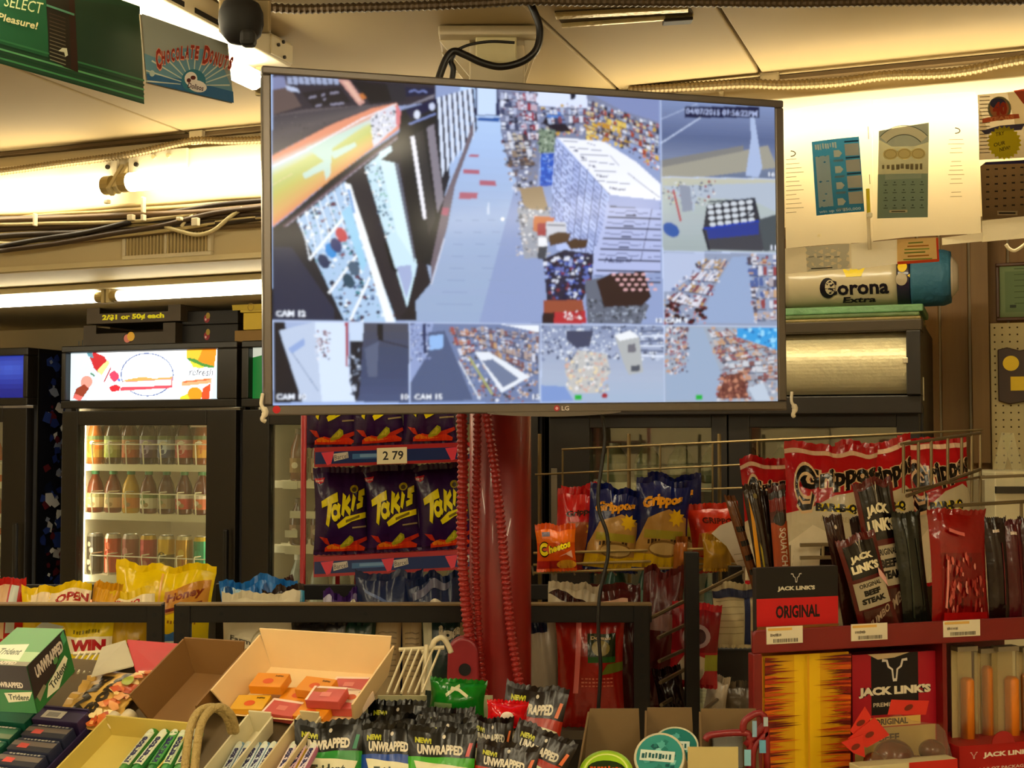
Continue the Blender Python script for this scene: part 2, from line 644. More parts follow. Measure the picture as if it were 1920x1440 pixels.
t1 = soffit_light('long bright strip light on the soffit at the far left, above the green banner end', -3.60, -2.375, 2.378, .027, 3.03, g1)
t2 = soffit_light('bright strip light on the soffit running behind the left edge of the hanging television', -2.335, -1.11, 2.382, .027, 3.03, g1)
t3 = soffit_light('strip light on the soffit hidden behind the white lottery posters', -.96, .42, 2.372, .027, 3.04, g1)
for tt, uu, s in ((t1, -2.375, -1), (t2, -2.335, 1), (t3, -.96, 1)):
    # punched end plate of the channel with its screw bosses
    e = B()
    rbox(e, min(uu, uu + s * .2), max(uu, uu + s * .2), 3.052, 3.064, 2.408, 2.474)
    e.out('end_plate', WHITE, tt, True, bev=.002)
    for k, (du, dz) in enumerate(((.03, .012), (.09, .03), (.14, .03))):
        p = room(uu + s * du, 3.052, 2.425 + dz)
        B().tube([p, p - EW * .006], .007, 8).out('screw', DARK if k == 0 else SOCK, tt, True)
g2 = 'strip lights under the soffit over the coolers'
for lab, u0, u1 in (('thin strip light under the soffit at the far left over the blue cooler', -3.95, -2.70),
                    ('thin strip light under the soffit over the juice cooler and the yellow boxes', -2.655, -1.42)):
    wv = 3.46 if u0 < -3 else 3.40
    strip_light(lab, room(u0, wv, 2.105), room(u1, wv - .05, 2.105), .017, (V((0, 0, .022)) - EW * .035, EW * .07, V((0, 0, .02))), group=g2)

# ceiling strip light at the upper left with its slotted side
g3 = 'strip lights on the ceiling'
FU = -1.43
def ceiling_light(label, u, w0, w1, slots):
    a, b = room(u - .06, w0, 2.425), room(u - .06, w1, 2.425)
    t = strip_light(label, a, b, .022, (V((0, 0, .037)) - EU * .06, EU * .12, V((0, 0, .052))), group=g3, strength=TUBE_S * 1.3 if slots else TUBE_S * 3.7)
    if slots:
        x = w1 - .22
        while x > w1 - 1.0:
            s = B()
            rbox(s, u - .001, u + .0015, x - .115, x, 2.468, 2.478)
            s.out('slot', mat('#20160c', .8), t, True)
            x -= .15
        s = B()
        rbox(s, u - .001, u + .004, w1 - .06, w1 + .028, 2.466, 2.508)
        s.out('end_plate', WHITE, t, True, bev=.002)
        for dw, dz in ((.035, .02), (.01, .0), (.015, .032)):
            p = room(u + .004, w1 - dw, 2.472 + dz)
            B().tube([p, p + EU * .004], .004, 8).out('screw', DARK, t, True)
    return t
ceiling_light('slotted white strip light on the ceiling above the doughnut sign', FU, 1.22, 2.40, True)
ceiling_light('unseen strip light added above the shop counter, behind the photographer', FU, -.10, 1.12, False)  # out of view, added to carry the slotted row on and light the foreground
for nm, uu in (('first', -2.9), ('second', .25), ('third', 1.7)):  # extra unseen rows, put in to brighten the foreground
    for nm2, wa in (('near', -.15), ('far', -1.7)):
        ceiling_light('%s unseen strip light of the %s row added behind the photographer' % (nm, nm2), uu, wa, wa + 1.22, False)
ceiling_light('unseen strip light added behind the photographer, in line with the slotted one', FU, -1.7, -.48, False)  # unseen too, added for more light on the foreground
strip_light('strip light in the recess behind the soffit above the right-hand cooler', room(-1.1, 3.36, 2.40), room(.1, 3.36, 2.40), .02, (EW * -.10 - V((0, 0, .03)), EW * .075, V((0, 0, .06))), group=g3, strength=TUBE_S * 2.4)

# ------------------------------------------------------------------ armoured cables and the cable bundle
ARM = mat('#8b7a58', .45, .5, var=.2)
ARMD = mat('#5e4d36', .5, .5, var=.2)
def hose(name, label, cat, pts, r, pitch, depth, m, n=10):
    b = B()
    ribbed(b, smooth_line(pts, 10), r, pitch, depth, n)
    o = b.out(name, m, smooth=False)
    return solo(centred(o), label, cat)
hose('armoured_cable', 'ribbed metal cable along the top of the soffit left of the television', 'cable',
     [onW(x, y, 3.045) for x, y in ((-60, 326), (0, 322), (120, 306), (240, 290), (330, 270), (372, 263), (430, 264), (490, 262), (600, 255), (760, 240))], .0115, .011, .003, ARM)
hose('armoured_cable', 'ribbed metal cable along the top of the soffit right of the television', 'cable',
     [onW(x, y, 3.045) for x, y in ((1180, 168), (1300, 162), (1400, 157), (1470, 159), (1570, 154), (1660, 142), (1760, 138), (1820, 131), (1880, 118), (1960, 104))], .0125, .011, .003, ARM)
for (x, y, lab) in ((372, 262, 'left'), (1444, 152, 'right')):
    p = onW(x, y, 3.06)
    b = B()
    rbox(b, *(lambda q: (q[0] - .022, q[0] + .022))(uw(p)), 3.045, 3.062, p.z - .014, p.z + .024)
    solo(centred(b.out('cable_clip', WHITE, bev=.003)), 'small cream clip holding the ribbed cable %s of the television' % lab, 'clip')
hose('armoured_cable', 'dark ribbed cable running across the ceiling above the television', 'cable',
     [onZ(x, y, CEIL - .012) for x, y in ((500, 14), (560, 17), (640, 15), (760, 12), (900, 6), (990, 1), (1080, 3), (1200, 4), (1350, 5), (1500, 6), (1700, 2), (1980, 0))], .0105, .012, .003, ARMD)
# the bundle
cb = thing('cable_bundle', 'sagging bundle of beige and brown cables below the left strip lights', 'cables', onW(200, 420, 3.08))
rg = random.Random(3)
lines = [(402, 362, 6, '#b8a678', .007), (410, 372, 9, '#a08c5c', .006), (418, 382, 5, '#6b5332', .010), (424, 388, 11, '#c6b68c', .006), (432, 394, 8, '#54402a', .011),
         (441, 398, 13, '#ab9766', .006), (450, 402, 7, '#3f3122', .009), (459, 404, 15, '#bfae80', .006), (468, 406, 10, '#7a6440', .008), (447, 392, 18, '#c9bb92', .005), (413, 368, 16, '#3a2c20', .007)]
for i, (ya, yb, amp, c, r) in enumerate(lines):
    pts = []
    for k in range(-3, 17):
        x = -60 + 640 * k / 8
        y = ya + (yb - ya) * (k / 8) + amp * math.sin(k * .9 + i * 1.7) * (.35 + .3 * math.sin(k + i)) + amp * .4 * math.sin(PI * max(0, min(8, k)) / 8)
        pts.append(onW(x, y, 3.085 - .006 * (i % 4) - r))
    B().tube(smooth_line(pts, 5), r, 7).out('cable', mat(c, .55), cb, True, smooth=True)
for pts, c, r in (([(310, 425), (340, 434), (370, 440), (400, 432), (430, 408), (455, 390)], '#d2c59a', .006), ([(340, 425), (350, 412), (362, 405)], '#d8cca6', .005),
                  ([(0, 462), (80, 448), (160, 436), (245, 416)], '#2e2318', .008), ([(0, 470), (110, 456), (200, 440), (300, 424), (400, 400), (500, 388)], '#4c3924', .008)):
    B().tube(smooth_line([onW(x, y, 3.055) for x, y in pts], 6), r, 7).out('cable', mat(c, .55), cb, True, smooth=True)
for x, y, a, h in ((268, 384, 5, 30), (245, 408, 11, 12), (366, 416, 12, 16), (336, 410, 9, 7), (268, 408, 6, 12), (65, 412, 4, 24), (200, 378, 8, 8)):
    p0, p1 = onW(x - a / 2, y + h / 2, 3.04), onW(x + a / 2, y - h / 2, 3.04)
    b = B()
    rbox(b, uw(p0)[0], uw(p1)[0], 3.035, 3.05, p0.z, p1.z)
    b.out('cable_tie', mat('#e6dcc0', .4), cb, True, bev=.002)
# dark box that the cables run over
b = B()
q0, q1 = onW(275, 430, 3.09), onW(395, 402, 3.09)
rbox(b, uw(q0)[0], uw(q1)[0], 3.07, 3.099, q0.z, q1.z)
solo(centred(b.out('junction_box', mat('#35302a', .6), bev=.004)), 'dark flat junction box behind the cables above the vent grille', 'box')

# ------------------------------------------------------------------ vent grille
q0, q1 = onW(241, 481, SW), onW(395, 418, SW)
gu0, gu1, gz0, gz1 = uw(q0)[0], uw(q1)[0], q0.z, q1.z + .012
vg = thing('vent_grille', 'cream air vent grille with upright fins, right half open and dark', 'vent', room((gu0 + gu1) / 2, SW, gz0))
gm = (gu0 + gu1) / 2 - .002
fr = B()
for a, e, c, d in ((gu0 - .012, gu1 + .012, gz0 - .012, gz0), (gu0 - .012, gu1 + .012, gz1, gz1 + .012), (gu0 - .012, gu0, gz0, gz1), (gu1, gu1 + .012, gz0, gz1), (gm - .004, gm + .004, gz0, gz1)):
    rbox(fr, a, e, SW - .016, SW - .001, c, d)
fr.out('frame', WHITE, vg, True, bev=.002)
rbox(B(), gu0, gm, SW - .006, SW - .002, gz0, gz1).out('damper', mat('#77673f', .6), vg, True)
rbox(B(), gm, gu1, SW - .004, SW - .0015, gz0, gz1).out('opening', mat('#1d150c', .8), vg, True)
for k in range(24):
    u = gu0 + (gu1 - gu0) * (k + .5) / 24
    B().para(room(u - .0035, SW - .014, gz0), EU * .005, EW * .006 + EU * .002, V((0, 0, gz1 - gz0))).out('fin', mat('#c0ae80', .55), vg, True)

# ------------------------------------------------------------------ slot with metal trim in the ceiling
p = [onZ(x, y, CEIL) for x, y in ((1052, 40), (1300, 22), (1290, 6), (1040, 20))]
cs = thing('ceiling_slot', 'narrow recessed slot with shiny trim in the ceiling above the television', 'vent', p[0])
B().prism([q - V((0, 0, .001)) for q in p], V((0, 0, -.003))).out('opening', mat('#57472c', .7), cs, True)
for i, j, c in ((0, 1, '#d8caa0'), (3, 2, '#c8b88c')):
    d = (p[j] - p[i])
    nn = V((-d.y, d.x, 0)).normalized()
    B().para(p[i] - V((0, 0, .012)), d, nn * (.022 if i else .010), V((0, 0, .011))).out('trim', mat(c, .3, .5, bump=.3, bscale=90), cs, True, bev=.002)
B().para(p[1] - V((0, 0, .016)) - (p[1] - p[0]).normalized() * .06, (p[1] - p[0]).normalized() * .06, V((0, .03, 0)), V((0, 0, .015))).out('end_block', mat('#2f2013', .6), cs, True, bev=.002)

# ------------------------------------------------------------------ red column with white head, hoses
CX, CY = at(938, 1000, 2.75).x, 2.75
CR = .066
col = thing('column', 'round red steel column with a white boxed head under the ceiling', 'column', (CX, CY, 0))
REDP = mat('#8e1c14', .38, var=.18, scale=9, bump=.12, bscale=25, coat=.2)
B().lathe([(CR + .03, 0), (CR + .03, .02), (CR, .02), (CR, 1.2), (CR, 2.22)], 32).out('shaft', REDP, col, smooth=True)
cm = mat('#cbbfa4', .6, var=.12, scale=8)
B().box(-.066, .052, -.06, .06, 2.22, 2.485).out('head_box', cm, col, bev=.004)
B().box(-.13, .078, -.09, .09, 2.497, 2.517).out('head_plate', cm, col, bev=.003)
for x0, x1, xx in ((-.13, -.066, -.066), (.078, .052, .052)):
    for y in (-.05, .04):
        B().prism([(x0, y, 2.497), (xx, y, 2.497), (xx, y, 2.42)], (0, .008, 0)).out('gusset', cm, col)
B().box(-.052, .035, -.075, -.062, 2.44, 2.497).out('lip', mat('#c9bf98', .55), col, bev=.003)
rg = random.Random(5)
for k in range(7):
    x = -.035 + .05 * rg.random()
    z = 2.365 + .03 * rg.random()
    B().box(x, x + .012 + .014 * rg.random(), -.0625, -.0603, z, z + .004 + .008 * rg.random()).out('rust_patch', mat('#8a4a22', .8), col)
HOSE = mat('#9a2219', .42, var=.15, scale=20)
def red_hose(label, pts, r, Y):
    q = smooth_line([at(x, y, Y) for x, y in pts], 10)
    b = B()
    ribbed(b, q, r, .0105, .0035, 12)
    return solo(centred(b.out('ribbed_hose', HOSE)), label, 'hose')
red_hose('ribbed red conduit hanging down the left side of the red column', [(862, 700), (866, 790), (868, 880), (866, 980), (868, 1060), (874, 1140), (884, 1220), (897, 1310), (905, 1360)], .0125, 2.655)
red_hose('thin ribbed red conduit beside the left hose on the red column', [(893, 700), (895, 800), (893, 900), (891, 1000), (893, 1100), (897, 1190), (906, 1300), (915, 1360)], .010, 2.67)
red_hose('ribbed red conduit running down the front of the red column', [(905, 700), (915, 790), (924, 850), (934, 930), (942, 1010), (950, 1100), (958, 1180), (970, 1260), (985, 1340)], .011, 2.655)
# red outlet box at the foot of the left hose
p = at(868, 1248, 2.63)
ob = thing('outlet_box', 'rounded red outlet box with a black knockout beside the column', 'box', p - V((0, 0, .06)))
sh = []
for k in range(17):
    th = PI * k / 16
    sh.append(V((.031 * math.cos(th), 0, .085 + .03 * math.sin(th))))
sh += [V((-.034, 0, 0)), V((.034, 0, 0))]
B().prism(sh, (0, .045, 0)).out('body', mat('#93242c', .4, var=.15), ob, bev=.004)
B().tube([(.004, -.003, .052), (.004, .002, .052)], .0125, 18).out('knockout', mat('#120a08', .8), ob)

# black cable looping from the ceiling to the column head
b = B()
b.tube(smooth_line([at(x, y, 2.53) for x, y in ((983, -12), (1000, 18), (1012, 55), (1006, 92), (980, 115), (940, 125), (905, 118), (872, 103), (852, 96), (838, 108), (825, 140), (818, 170))], 8), .0075, 8)
b.tube(smooth_line([at(x, y, 2.535) for x, y in ((850, 97), (880, 84), (920, 78), (965, 80))], 6), .003, 6)
b.tube(smooth_line([at(x, y, 2.54) for x, y in ((852, 98), (845, 115), (850, 130), (846, 160))], 6), .006, 8)
solo(centred(b.out('black_cable', mat('#1c1410', .4), smooth=True)), 'thick black cable looping down from the ceiling behind the television', 'cable')

# dark dome camera beside the ceiling light
p = at(452, 34, 2.36)
dc = thing('dome_camera', 'black round security camera on a beige bracket above the doughnut sign', 'camera', p)
bb = B()
nn = 24
prof = [(0.004, -.05), (.024, -.045), (.037, -.03), (.042, -.01), (.041, .01), (.034, .026), (.018, .034), (.004, .036)]
bb.lathe(prof, nn)
bb.out('dome', mat('#17130f', .75, var=.2), dc, smooth=True)
B().box(.004, .032, -.036, -.004, -.060, -.030).out('visor', mat('#1b1612', .7), dc, bev=.008)
B().box(-.047, .05, .02, .034, -.02, CEIL - p.z - .0005).out('bracket', mat('#a08c62', .6), dc, bev=.004)
B().box(-.05, .055, -.02, .034, .040, .052).out('bracket_arm', mat('#a8946a', .6), dc, bev=.003)
# ================================================================== hanging television
TVP = V((.049, 2.258, 1.985))
TVR = (R(1.3), R(-.9), R(16.8))
TW, TH, TD = .97, .584, .05
tv = thing('television', 'large flat television hung from the column, showing nine security camera views', 'television', TVP, TVR)
# euler order: yaw * tilt * roll
_m3 = Matrix.Rotation(R(16.8), 3, 'Z') @ Matrix.Rotation(R(1.3), 3, 'X') @ Matrix.Rotation(R(-.9), 3, 'Y')
tv.rotation_euler = _m3.to_euler()
MW[tv] = Matrix.Translation(TVP) @ _m3.to_4x4()
TVI = MW[tv].inverted()
TVN = _m3 @ V((0, -1, 0))
def scr(px, py):
    q = TVI @ onP(px, py, TVP, TVN)
    return q.x, q.z
sx0, sz1 = scr(508, 140)
sx1, sz0 = scr(1458, 752)
FRM = mat('#6c645c', .33, .45, var=.08)
fb = B()
bz = .0015
for a, b_, c, d in ((-TW / 2, TW / 2, sz1, TH / 2), (-TW / 2, TW / 2, -TH / 2, sz0), (-TW / 2, sx0, sz0, sz1), (sx1, TW / 2, sz0, sz1)):
    fb.box(a, b_, -.004, .022, c, d)
fb.out('bezel', FRM, tv, bev=.003)
B().box(-TW / 2 + .004, TW / 2 - .004, .022, TD, -TH / 2 + .004, TH / 2 - .004).out('back_shell', mat('#17130f', .5), tv, bev=.006)
# lip under the lower bezel with the maker's mark
lip = []
for k in range(21):
    x = -.1 + .25 * k / 20
    lip.append(V((x, -.004, -TH / 2 - .0065 * math.sin(PI * k / 20) ** .7)))
lip += [V((.15, -.004, -TH / 2 + .002)), V((-.1, -.004, -TH / 2 + .002))]
B().prism(lip, (0, .02, 0)).out('lip', FRM, tv)
mk = Art()
mk.ell(.028, -TH / 2 + .008, .0055, .0055, '#b03a4a')
mk.ell(.028, -TH / 2 + .008, .0028, .0028, '#d8a8b0')
mk.text('LG', .044, -TH / 2 + .008, .014, .008, '#d8d0cc', bold=.02)
mk.lay('maker_mark', lambda x, y, h: V((x, -.004 - h, y)), printed(.4), tv)
st = Art()
q = scr(518, 768)
st.ell(q[0], q[1], .0065, .0065, '#c8242c')
st.lay('red_sticker', lambda x, y, h: V((x, -.004 - h, y)), printed(.5), tv)
# bracket to the column
arm = B()
arm.box(-.16, .16, TD, TD + .012, -.12, .12)
arm.out('wall_plate', mat('#191613', .5), tv, bev=.003)
ip = TVI @ V((CX, CY - CR, 1.99))
B().tube([V((0, TD + .01, 0)), V((0, ip.y - .03 if ip.y > .1 else .12, 0)), ip], .022, 10).out('mount_arm', mat('#191613', .5), tv)
# knotted white ties on the two lower corners
for px, py, s in ((492, 772, 1), (1481, 765, -1)):
    x, z = scr(px, py)
    b = B()
    b.tube(smooth_line([V((x, -.008, z + .03)), V((x - .003, -.012, z + .012)), V((x + .004, -.012, z)), V((x - .001 * s, -.010, z - .012)), V((x + .004, -.008, z - .016))], 5), [.003] * 8 + [.0055] * 5 + [.004] * 8, 7)
    b.out('tie', mat('#d8cdb4', .7), tv, smooth=True)

# ---- the picture, drawn in photograph pixels and carried onto the screen plane
S = Art()
rg = random.Random(11)
c1 = lambda *q: [(500 + x / 5.053, 140 + y / 5.053) for x, y in q]
c2 = lambda *q: [(860 + x * .2031, 150 + y * .2031) for x, y in q]
c3 = lambda *q: [(940 + x * .1632, 380 + y * .1632) for x, y in q]
c4 = lambda *q: [(1000 + x * .2448, 600 + y * .2448) for x, y in q]
c5 = lambda *q: [(480 + x / 3, 100 + y / 3) for x, y in q]
c6 = lambda *q: [(960 + x * .3473, 120 + y * .3473) for x, y in q]
c7 = lambda *q: [(480 + x / 3, 560 + y / 3) for x, y in q]
def P(pts, c): S.poly(pts, c)
def blend(a, b, t):
    A = [int(a[i:i + 2], 16) for i in (1, 3, 5)]
    Bc = [int(b[i:i + 2], 16) for i in (1, 3, 5)]
    return '#%02x%02x%02x' % tuple(int(p + (q - p) * t) for p, q in zip(A, Bc))
def bands(p0, p1, p2, p3, cs, n=24):
    """quad p0-p1 / p3-p2 shaded through the colours cs from the first edge to the last"""
    for k in range(n):
        t0, t1 = k / n, (k + 1) / n
        t = (k + .5) / n * (len(cs) - 1)
        i = min(int(t), len(cs) - 2)
        L_ = lambda a, b, u: (a[0] + (b[0] - a[0]) * u, a[1] + (b[1] - a[1]) * u)
        P([L_(p0, p3, t0), L_(p1, p2, t0), L_(p1, p2, t1), L_(p0, p3, t1)], blend(cs[i], cs[i + 1], t - i))
def quadpt(q, u, v):
    A, B_, C, D = q
    return ((A[0] * (1 - u) + B_[0] * u) * (1 - v) + (D[0] * (1 - u) + C[0] * u) * v, (A[1] * (1 - u) + B_[1] * u) * (1 - v) + (D[1] * (1 - u) + C[1] * u) * v)
def rowsq(q, nr, nc, cols, rgen, gap='#3a4058', pw=1.0, fill=.9, lines=True):
    """goods standing in rows on shelves inside a quad (TL, TR, BR, BL); pw spaces the columns in perspective"""
    for j in range(nr):
        v0, v1 = j / nr, (j + .86) / nr
        for i in range(nc):
            if rgen.random() > fill: continue
            u0, u1 = (i / nc) ** pw, ((i + rgen.uniform(.7, 1.0)) / nc) ** pw
            top = v0 + (v1 - v0) * rgen.uniform(0, .45)
            c = rgen.choice(cols)
            P([quadpt(q, u0, top), quadpt(q, u1, top), quadpt(q, u1, v1), quadpt(q, u0, v1)], c)
            if rgen.random() < .6:
                m = top + (v1 - top) * rgen.uniform(.3, .6)
                P([quadpt(q, u0, m), quadpt(q, u1, m), quadpt(q, u1, m + (v1 - top) * .25), quadpt(q, u0, m + (v1 - top) * .25)], rgen.choice(cols))
        if lines: S.stroke([quadpt(q, 0, v1 + .05 / nr), quadpt(q, 1, v1 + .05 / nr)], 1.4, gap)
# main view: cooler aisle
P([(500, 130), (1242, 175), (1245, 608), (505, 606)], '#9aaad2')
bands(*c1((1850, 60), (2600, 120), (2000, 2400), (1300, 2400)), ['#c4dcff', '#b4cdf4', '#a9bde0', '#a7b9d8', '#a3b6d6'], 30)
# stacked stuff over the left cooler
P(c1((0, 0), (1600, 40), (1600, 260), (1240, 300), (0, 420)), '#3c3644')
P(c1((30, 30), (160, 20), (330, 300), (30, 390)), '#6f5f5e')
P(c1((30, 20), (170, 20), (190, 120), (30, 150)), '#8d93b8')
for k in range(9):
    P(c1((190 + k * 55, 20), (235 + k * 55, 24), (245 + k * 55, 95), (200 + k * 55, 90)), '#a9b4d2')
P(c1((170, 100), (290, 130), (310, 170), (200, 150)), '#c2cde8')
P(c1((330, 170), (690, 120), (800, 260), (440, 310)), '#2c2630')
for x, y, a in ((400, 210, 70), (520, 190, 30), (600, 170, 80), (460, 290, 60), (600, 275, 130), (540, 230, 20)):
    P(c1((x, y), (x + a, y - 12), (x + a, y + 6), (x, y + 18)), '#9a98ae')
P(c1((675, 45), (780, 55), (930, 260), (880, 300), (760, 150)), '#d6a8a0')
P(c1((720, 60), (765, 65), (900, 250), (870, 260)), '#e7c0b0')
P(c1((870, 190), (980, 150), (980, 215), (900, 240)), '#c9814a')
P(c1((790, 50), (1150, 90), (1190, 250), (980, 280), (930, 200)), '#211d28')
P(c1((1130, 80), (1300, 90), (1320, 250), (1190, 260)), '#34333f')
P(c1((1310, 120), (1590, 130), (1580, 190), (1320, 210)), '#23264a')
S.stroke(c1((1350, 165), (1400, 145), (1440, 170), (1480, 150), (1520, 172)), 2.5, '#8f9ed8')
# cooler roof
P(c1((30, 390), (360, 330), (900, 290), (1220, 275), (1000, 330), (600, 480), (200, 690), (30, 780)), '#675f66')
bands(*c1((30, 400), (900, 295), (700, 430), (30, 760)), ['#55505a', '#6b6468', '#5d565c'], 12)
S.speckle(512, 215, 640, 260, 40, ['#4b454c', '#7a7276'], .8, 2.2, rg)
# shaded header of the cooler
P(c1((30, 780), (600, 480), (1000, 320), (1230, 270), (1285, 380), (1250, 520), (1000, 700), (600, 990), (200, 1330), (30, 1460)), '#e9a184')
bands(*c1((30, 800), (1010, 380), (1010, 690), (30, 1440)), ['#e8a68a', '#d9e6ee', '#d8dc96', '#cdd48a', '#d4cf7c', '#ddc47c', '#e6bb7e', '#e8a878'], 40)
P(c1((370, 690), (600, 600), (960, 440), (900, 500), (620, 700), (600, 960), (560, 1000), (540, 900), (360, 990), (340, 940), (540, 820)), '#cfe6dc')
P(c1((600, 740), (840, 640), (850, 680), (640, 800)), '#cfe6dc')
S.stroke(c1((40, 1055), (240, 940)), 1.2, '#f3dcb0')
S.stroke(c1((50, 870), (420, 690), (900, 420), (1230, 280)), 2.5, '#f4f4fb')
P(c1((980, 400), (1200, 290), (1250, 340), (1240, 480), (1010, 690)), '#dfe2f0')
S.speckle(696, 205, 742, 262, 90, ['#3c3a44', '#c8505c', '#ffffff', '#8f93a8', '#ffffff', '#55606e'], 1, 3.4, rg, c1((980, 400), (1200, 300), (1230, 360), (1220, 470), (1010, 680)))
P(c1((1220, 275), (1285, 370), (1270, 480), (1230, 520)), '#e28c94')
# left cooler's dark doors
P(c1((30, 1470), (200, 1340), (600, 1000), (900, 780), (1260, 540), (1330, 700), (1420, 2330), (30, 2330)), '#2b2832')
P(c5((90, 1040), (280, 830), (600, 1440), (600, 1560), (90, 1560)), '#2a2a38')
P(c5((100, 1090), (200, 1090), (440, 1440), (440, 1560), (100, 1560)), '#353a55')
S.stroke(c1((160, 1440), (900, 850), (1240, 580)), 5, '#6b5560')
S.stroke(c1((180, 1440), (905, 862), (1245, 595)), 1.6, '#a8a0b4')
# door 1: bottles behind glass
D1 = c5((230, 940), (500, 720), (790, 1510), (500, 1510))
P(D1, '#b7d2f0')
S.speckle(555, 335, 745, 605, 520, ['#4a3a56', '#6d4458', '#355a78', '#e8f4ff', '#7d98bc', '#89b4c8', '#2c3450', '#f4faff', '#8c5560', '#3f8f9c', '#4d5f8c'], 2, 6, rg, D1)
for k in range(7):
    a = 250 + k * 40
    S.stroke(c5((a - 15, 920 + k * -30), (a + 30, 1050 - k * 28), (a + 50, 1150 - k * 26)), 2.0, '#eef6ff')
for q in (((300, 1160), (520, 890)), ((410, 1350), (600, 1090)), ((530, 1500), (640, 1260))):
    S.stroke(c5(*q), 5, '#f2f8ff')
for x, y, c in ((480, 1020, '#c84a55'), (420, 1110, '#3c9ae0'), (450, 1080, '#283a78'), (380, 1170, '#2c3e68'), (520, 1280, '#3c5a70'), (550, 1210, '#5a7088')):
    S.ell(480 + x / 3, 100 + y / 3, 10, 15, c, rot=-.5)
P(c5((495, 730), (530, 735), (780, 1510), (730, 1510)), '#f6fbff')
P(c5((510, 760), (530, 770), (560, 900), (545, 900)), '#8fb6e6')
P(c5((480, 900), (530, 850), (620, 1180), (600, 1240), (520, 1000)), '#a8d8f4')
# mullion, door 2
P(c5((520, 700), (615, 620), (850, 1440), (790, 1510)), '#34303c')
D2 = c5((612, 640), (755, 520), (905, 1190), (850, 1430))
P(D2, '#d2ecfa')
S.speckle(683, 270, 745, 470, 240, ['#3e5a78', '#6c94a8', '#8fc0b4', '#ffffff', '#44546c', '#8fa8c0'], 1.6, 4, rg, c5((615, 650), (690, 590), (780, 1000), (720, 1060)))
P(c5((690, 560), (760, 520), (880, 1150), (790, 1010)), '#dff6fd')
P(c5((760, 530), (795, 560), (900, 1100), (890, 1180)), '#6f7486')
P(c5((790, 1200), (870, 1190), (880, 1260), (845, 1380)), '#aebbe0')
S.stroke(c5((730, 1060), (770, 1210), (795, 1225)), 6, '#15151c')
P(c5((700, 600), (800, 520), (985, 1290), (860, 1440), (905, 1195), (800, 620)), '#2e2a36')
# further coolers down the aisle
P(c5((815, 320), (1020, 260), (1045, 400), (1060, 820), (985, 1200), (900, 1160), (800, 480)), '#23252f')
P(c5((840, 320), (1015, 255), (1020, 300), (870, 370)), '#1c2050')
P(c5((820, 310), (1000, 250), (1005, 230), (840, 300)), '#8f8c9a')
S.ell(480 + 905 / 3, 100 + 345 / 3, 6, 8, '#dfe6f8')
S.ell(480 + 990 / 3, 100 + 300 / 3, 6, 7, '#cfd8f2')
S.stroke(c5((860, 400), (1010, 340)), 3, '#8fa0d8')
P(c5((868, 470), (890, 465), (960, 930), (940, 930)), '#f6f6ff')
P(c5((900, 450), (940, 430), (1010, 930), (970, 1030)), '#3a3a42')
P(c5((960, 420), (1000, 400), (1055, 820), (1020, 900)), '#8f8a98')
P(c5((1010, 380), (1060, 340), (1090, 700), (1055, 820)), '#1d2238')
for k in range(7):
    x = 1020 + k * 29
    P(c5((x, 250 - k * 8), (x + 17, 245 - k * 8), (x + 42 - k * 1, 650 - k * 36), (x + 26, 700 - k * 36)), '#dfeaff')
    P(c5((x + 17, 245 - k * 8), (x + 28, 242 - k * 8), (x + 50, 640 - k * 36), (x + 40, 660 - k * 36)), '#20264a')
P(c5((1060, 810), (1160, 560), (1220, 380), (1225, 450), (1120, 740), (1075, 980), (985, 1300), (985, 1180)), '#7f7480')
S.stroke(c5((985, 1300), (1060, 1040)), 3, '#cfd4e8')
# far door and mat
P(c2((150, 60), (360, 70), (380, 330), (160, 330)), '#1f2b60')
P(c2((172, 70), (345, 80), (345, 325), (175, 320)), '#cfe2ff')
P(c2((175, 350), (380, 350), (370, 388), (175, 380)), '#2a62ac')
for q in (((90, 690), (190, 690), (180, 710), (90, 708)), ((45, 825), (190, 835), (190, 870), (40, 862)), ((190, 925), (340, 930), (345, 975), (190, 970)), ((10, 1035), (175, 1040), (170, 1100), (0, 1095)), ((-150, 1180), (-90, 1185), (-100, 1250), (-160, 1245))):
    P(c2(*q), '#b86f84')
for k in range(8):
    S.stroke(c2((-80 - k * 18, 1300 + k * 110), (500 + k * 12, 1290 + k * 112)), .7, '#98a9cc')
S.ell(942, 411, 3.5, 3.2, '#ffffff')
S.stroke(c2((275, 1130), (272, 1240)), 4, '#cfdcf0')
# shelves at the right of the aisle
P(c2((360, 80), (1180, 140), (1840, 190), (1850, 560), (900, 540), (750, 700), (720, 1000), (560, 1000), (440, 700), (390, 480)), '#8890ae')
P(c2((700, 110), (1180, 140), (1190, 260), (720, 240)), '#dfe8ff')
P(c2((1200, 120), (1850, 180), (1850, 390), (1500, 280)), '#8d9ac6')
P(c2((1025, 120), (1080, 125), (1075, 180), (1030, 178)), '#20223c')
S.speckle(935, 170, 1030, 340, 420, ['#2a2a48', '#8a3a50', '#c8cfe8', '#e8ecff', '#5a6080', '#7a3040', '#b8c0dc', '#34304a'], 1.6, 5, rg, c2((370, 90), (720, 110), (760, 560), (620, 640), (400, 600)))
S.speckle(1000, 195, 1238, 320, 620, ['#3a3a52', '#c9a84c', '#e8e8f4', '#9c4a4c', '#8088a4', '#ddc98c', '#b8bcd0', '#4c4456', '#cc8a74'], 1.8, 5, rg, c2((740, 230), (1180, 200), (1840, 420), (1850, 860), (1400, 560), (900, 520), (760, 440)))
S.speckle(1100, 225, 1175, 275, 90, ['#d8b24a', '#e2c76c', '#c89a3c', '#f0dc98'], 2.5, 6, rg)
S.ell(1040, 219, 16, 11, '#5f8fd8')
P(c2((800, 340), (960, 380), (1050, 480), (900, 480), (770, 400)), '#2a2236')
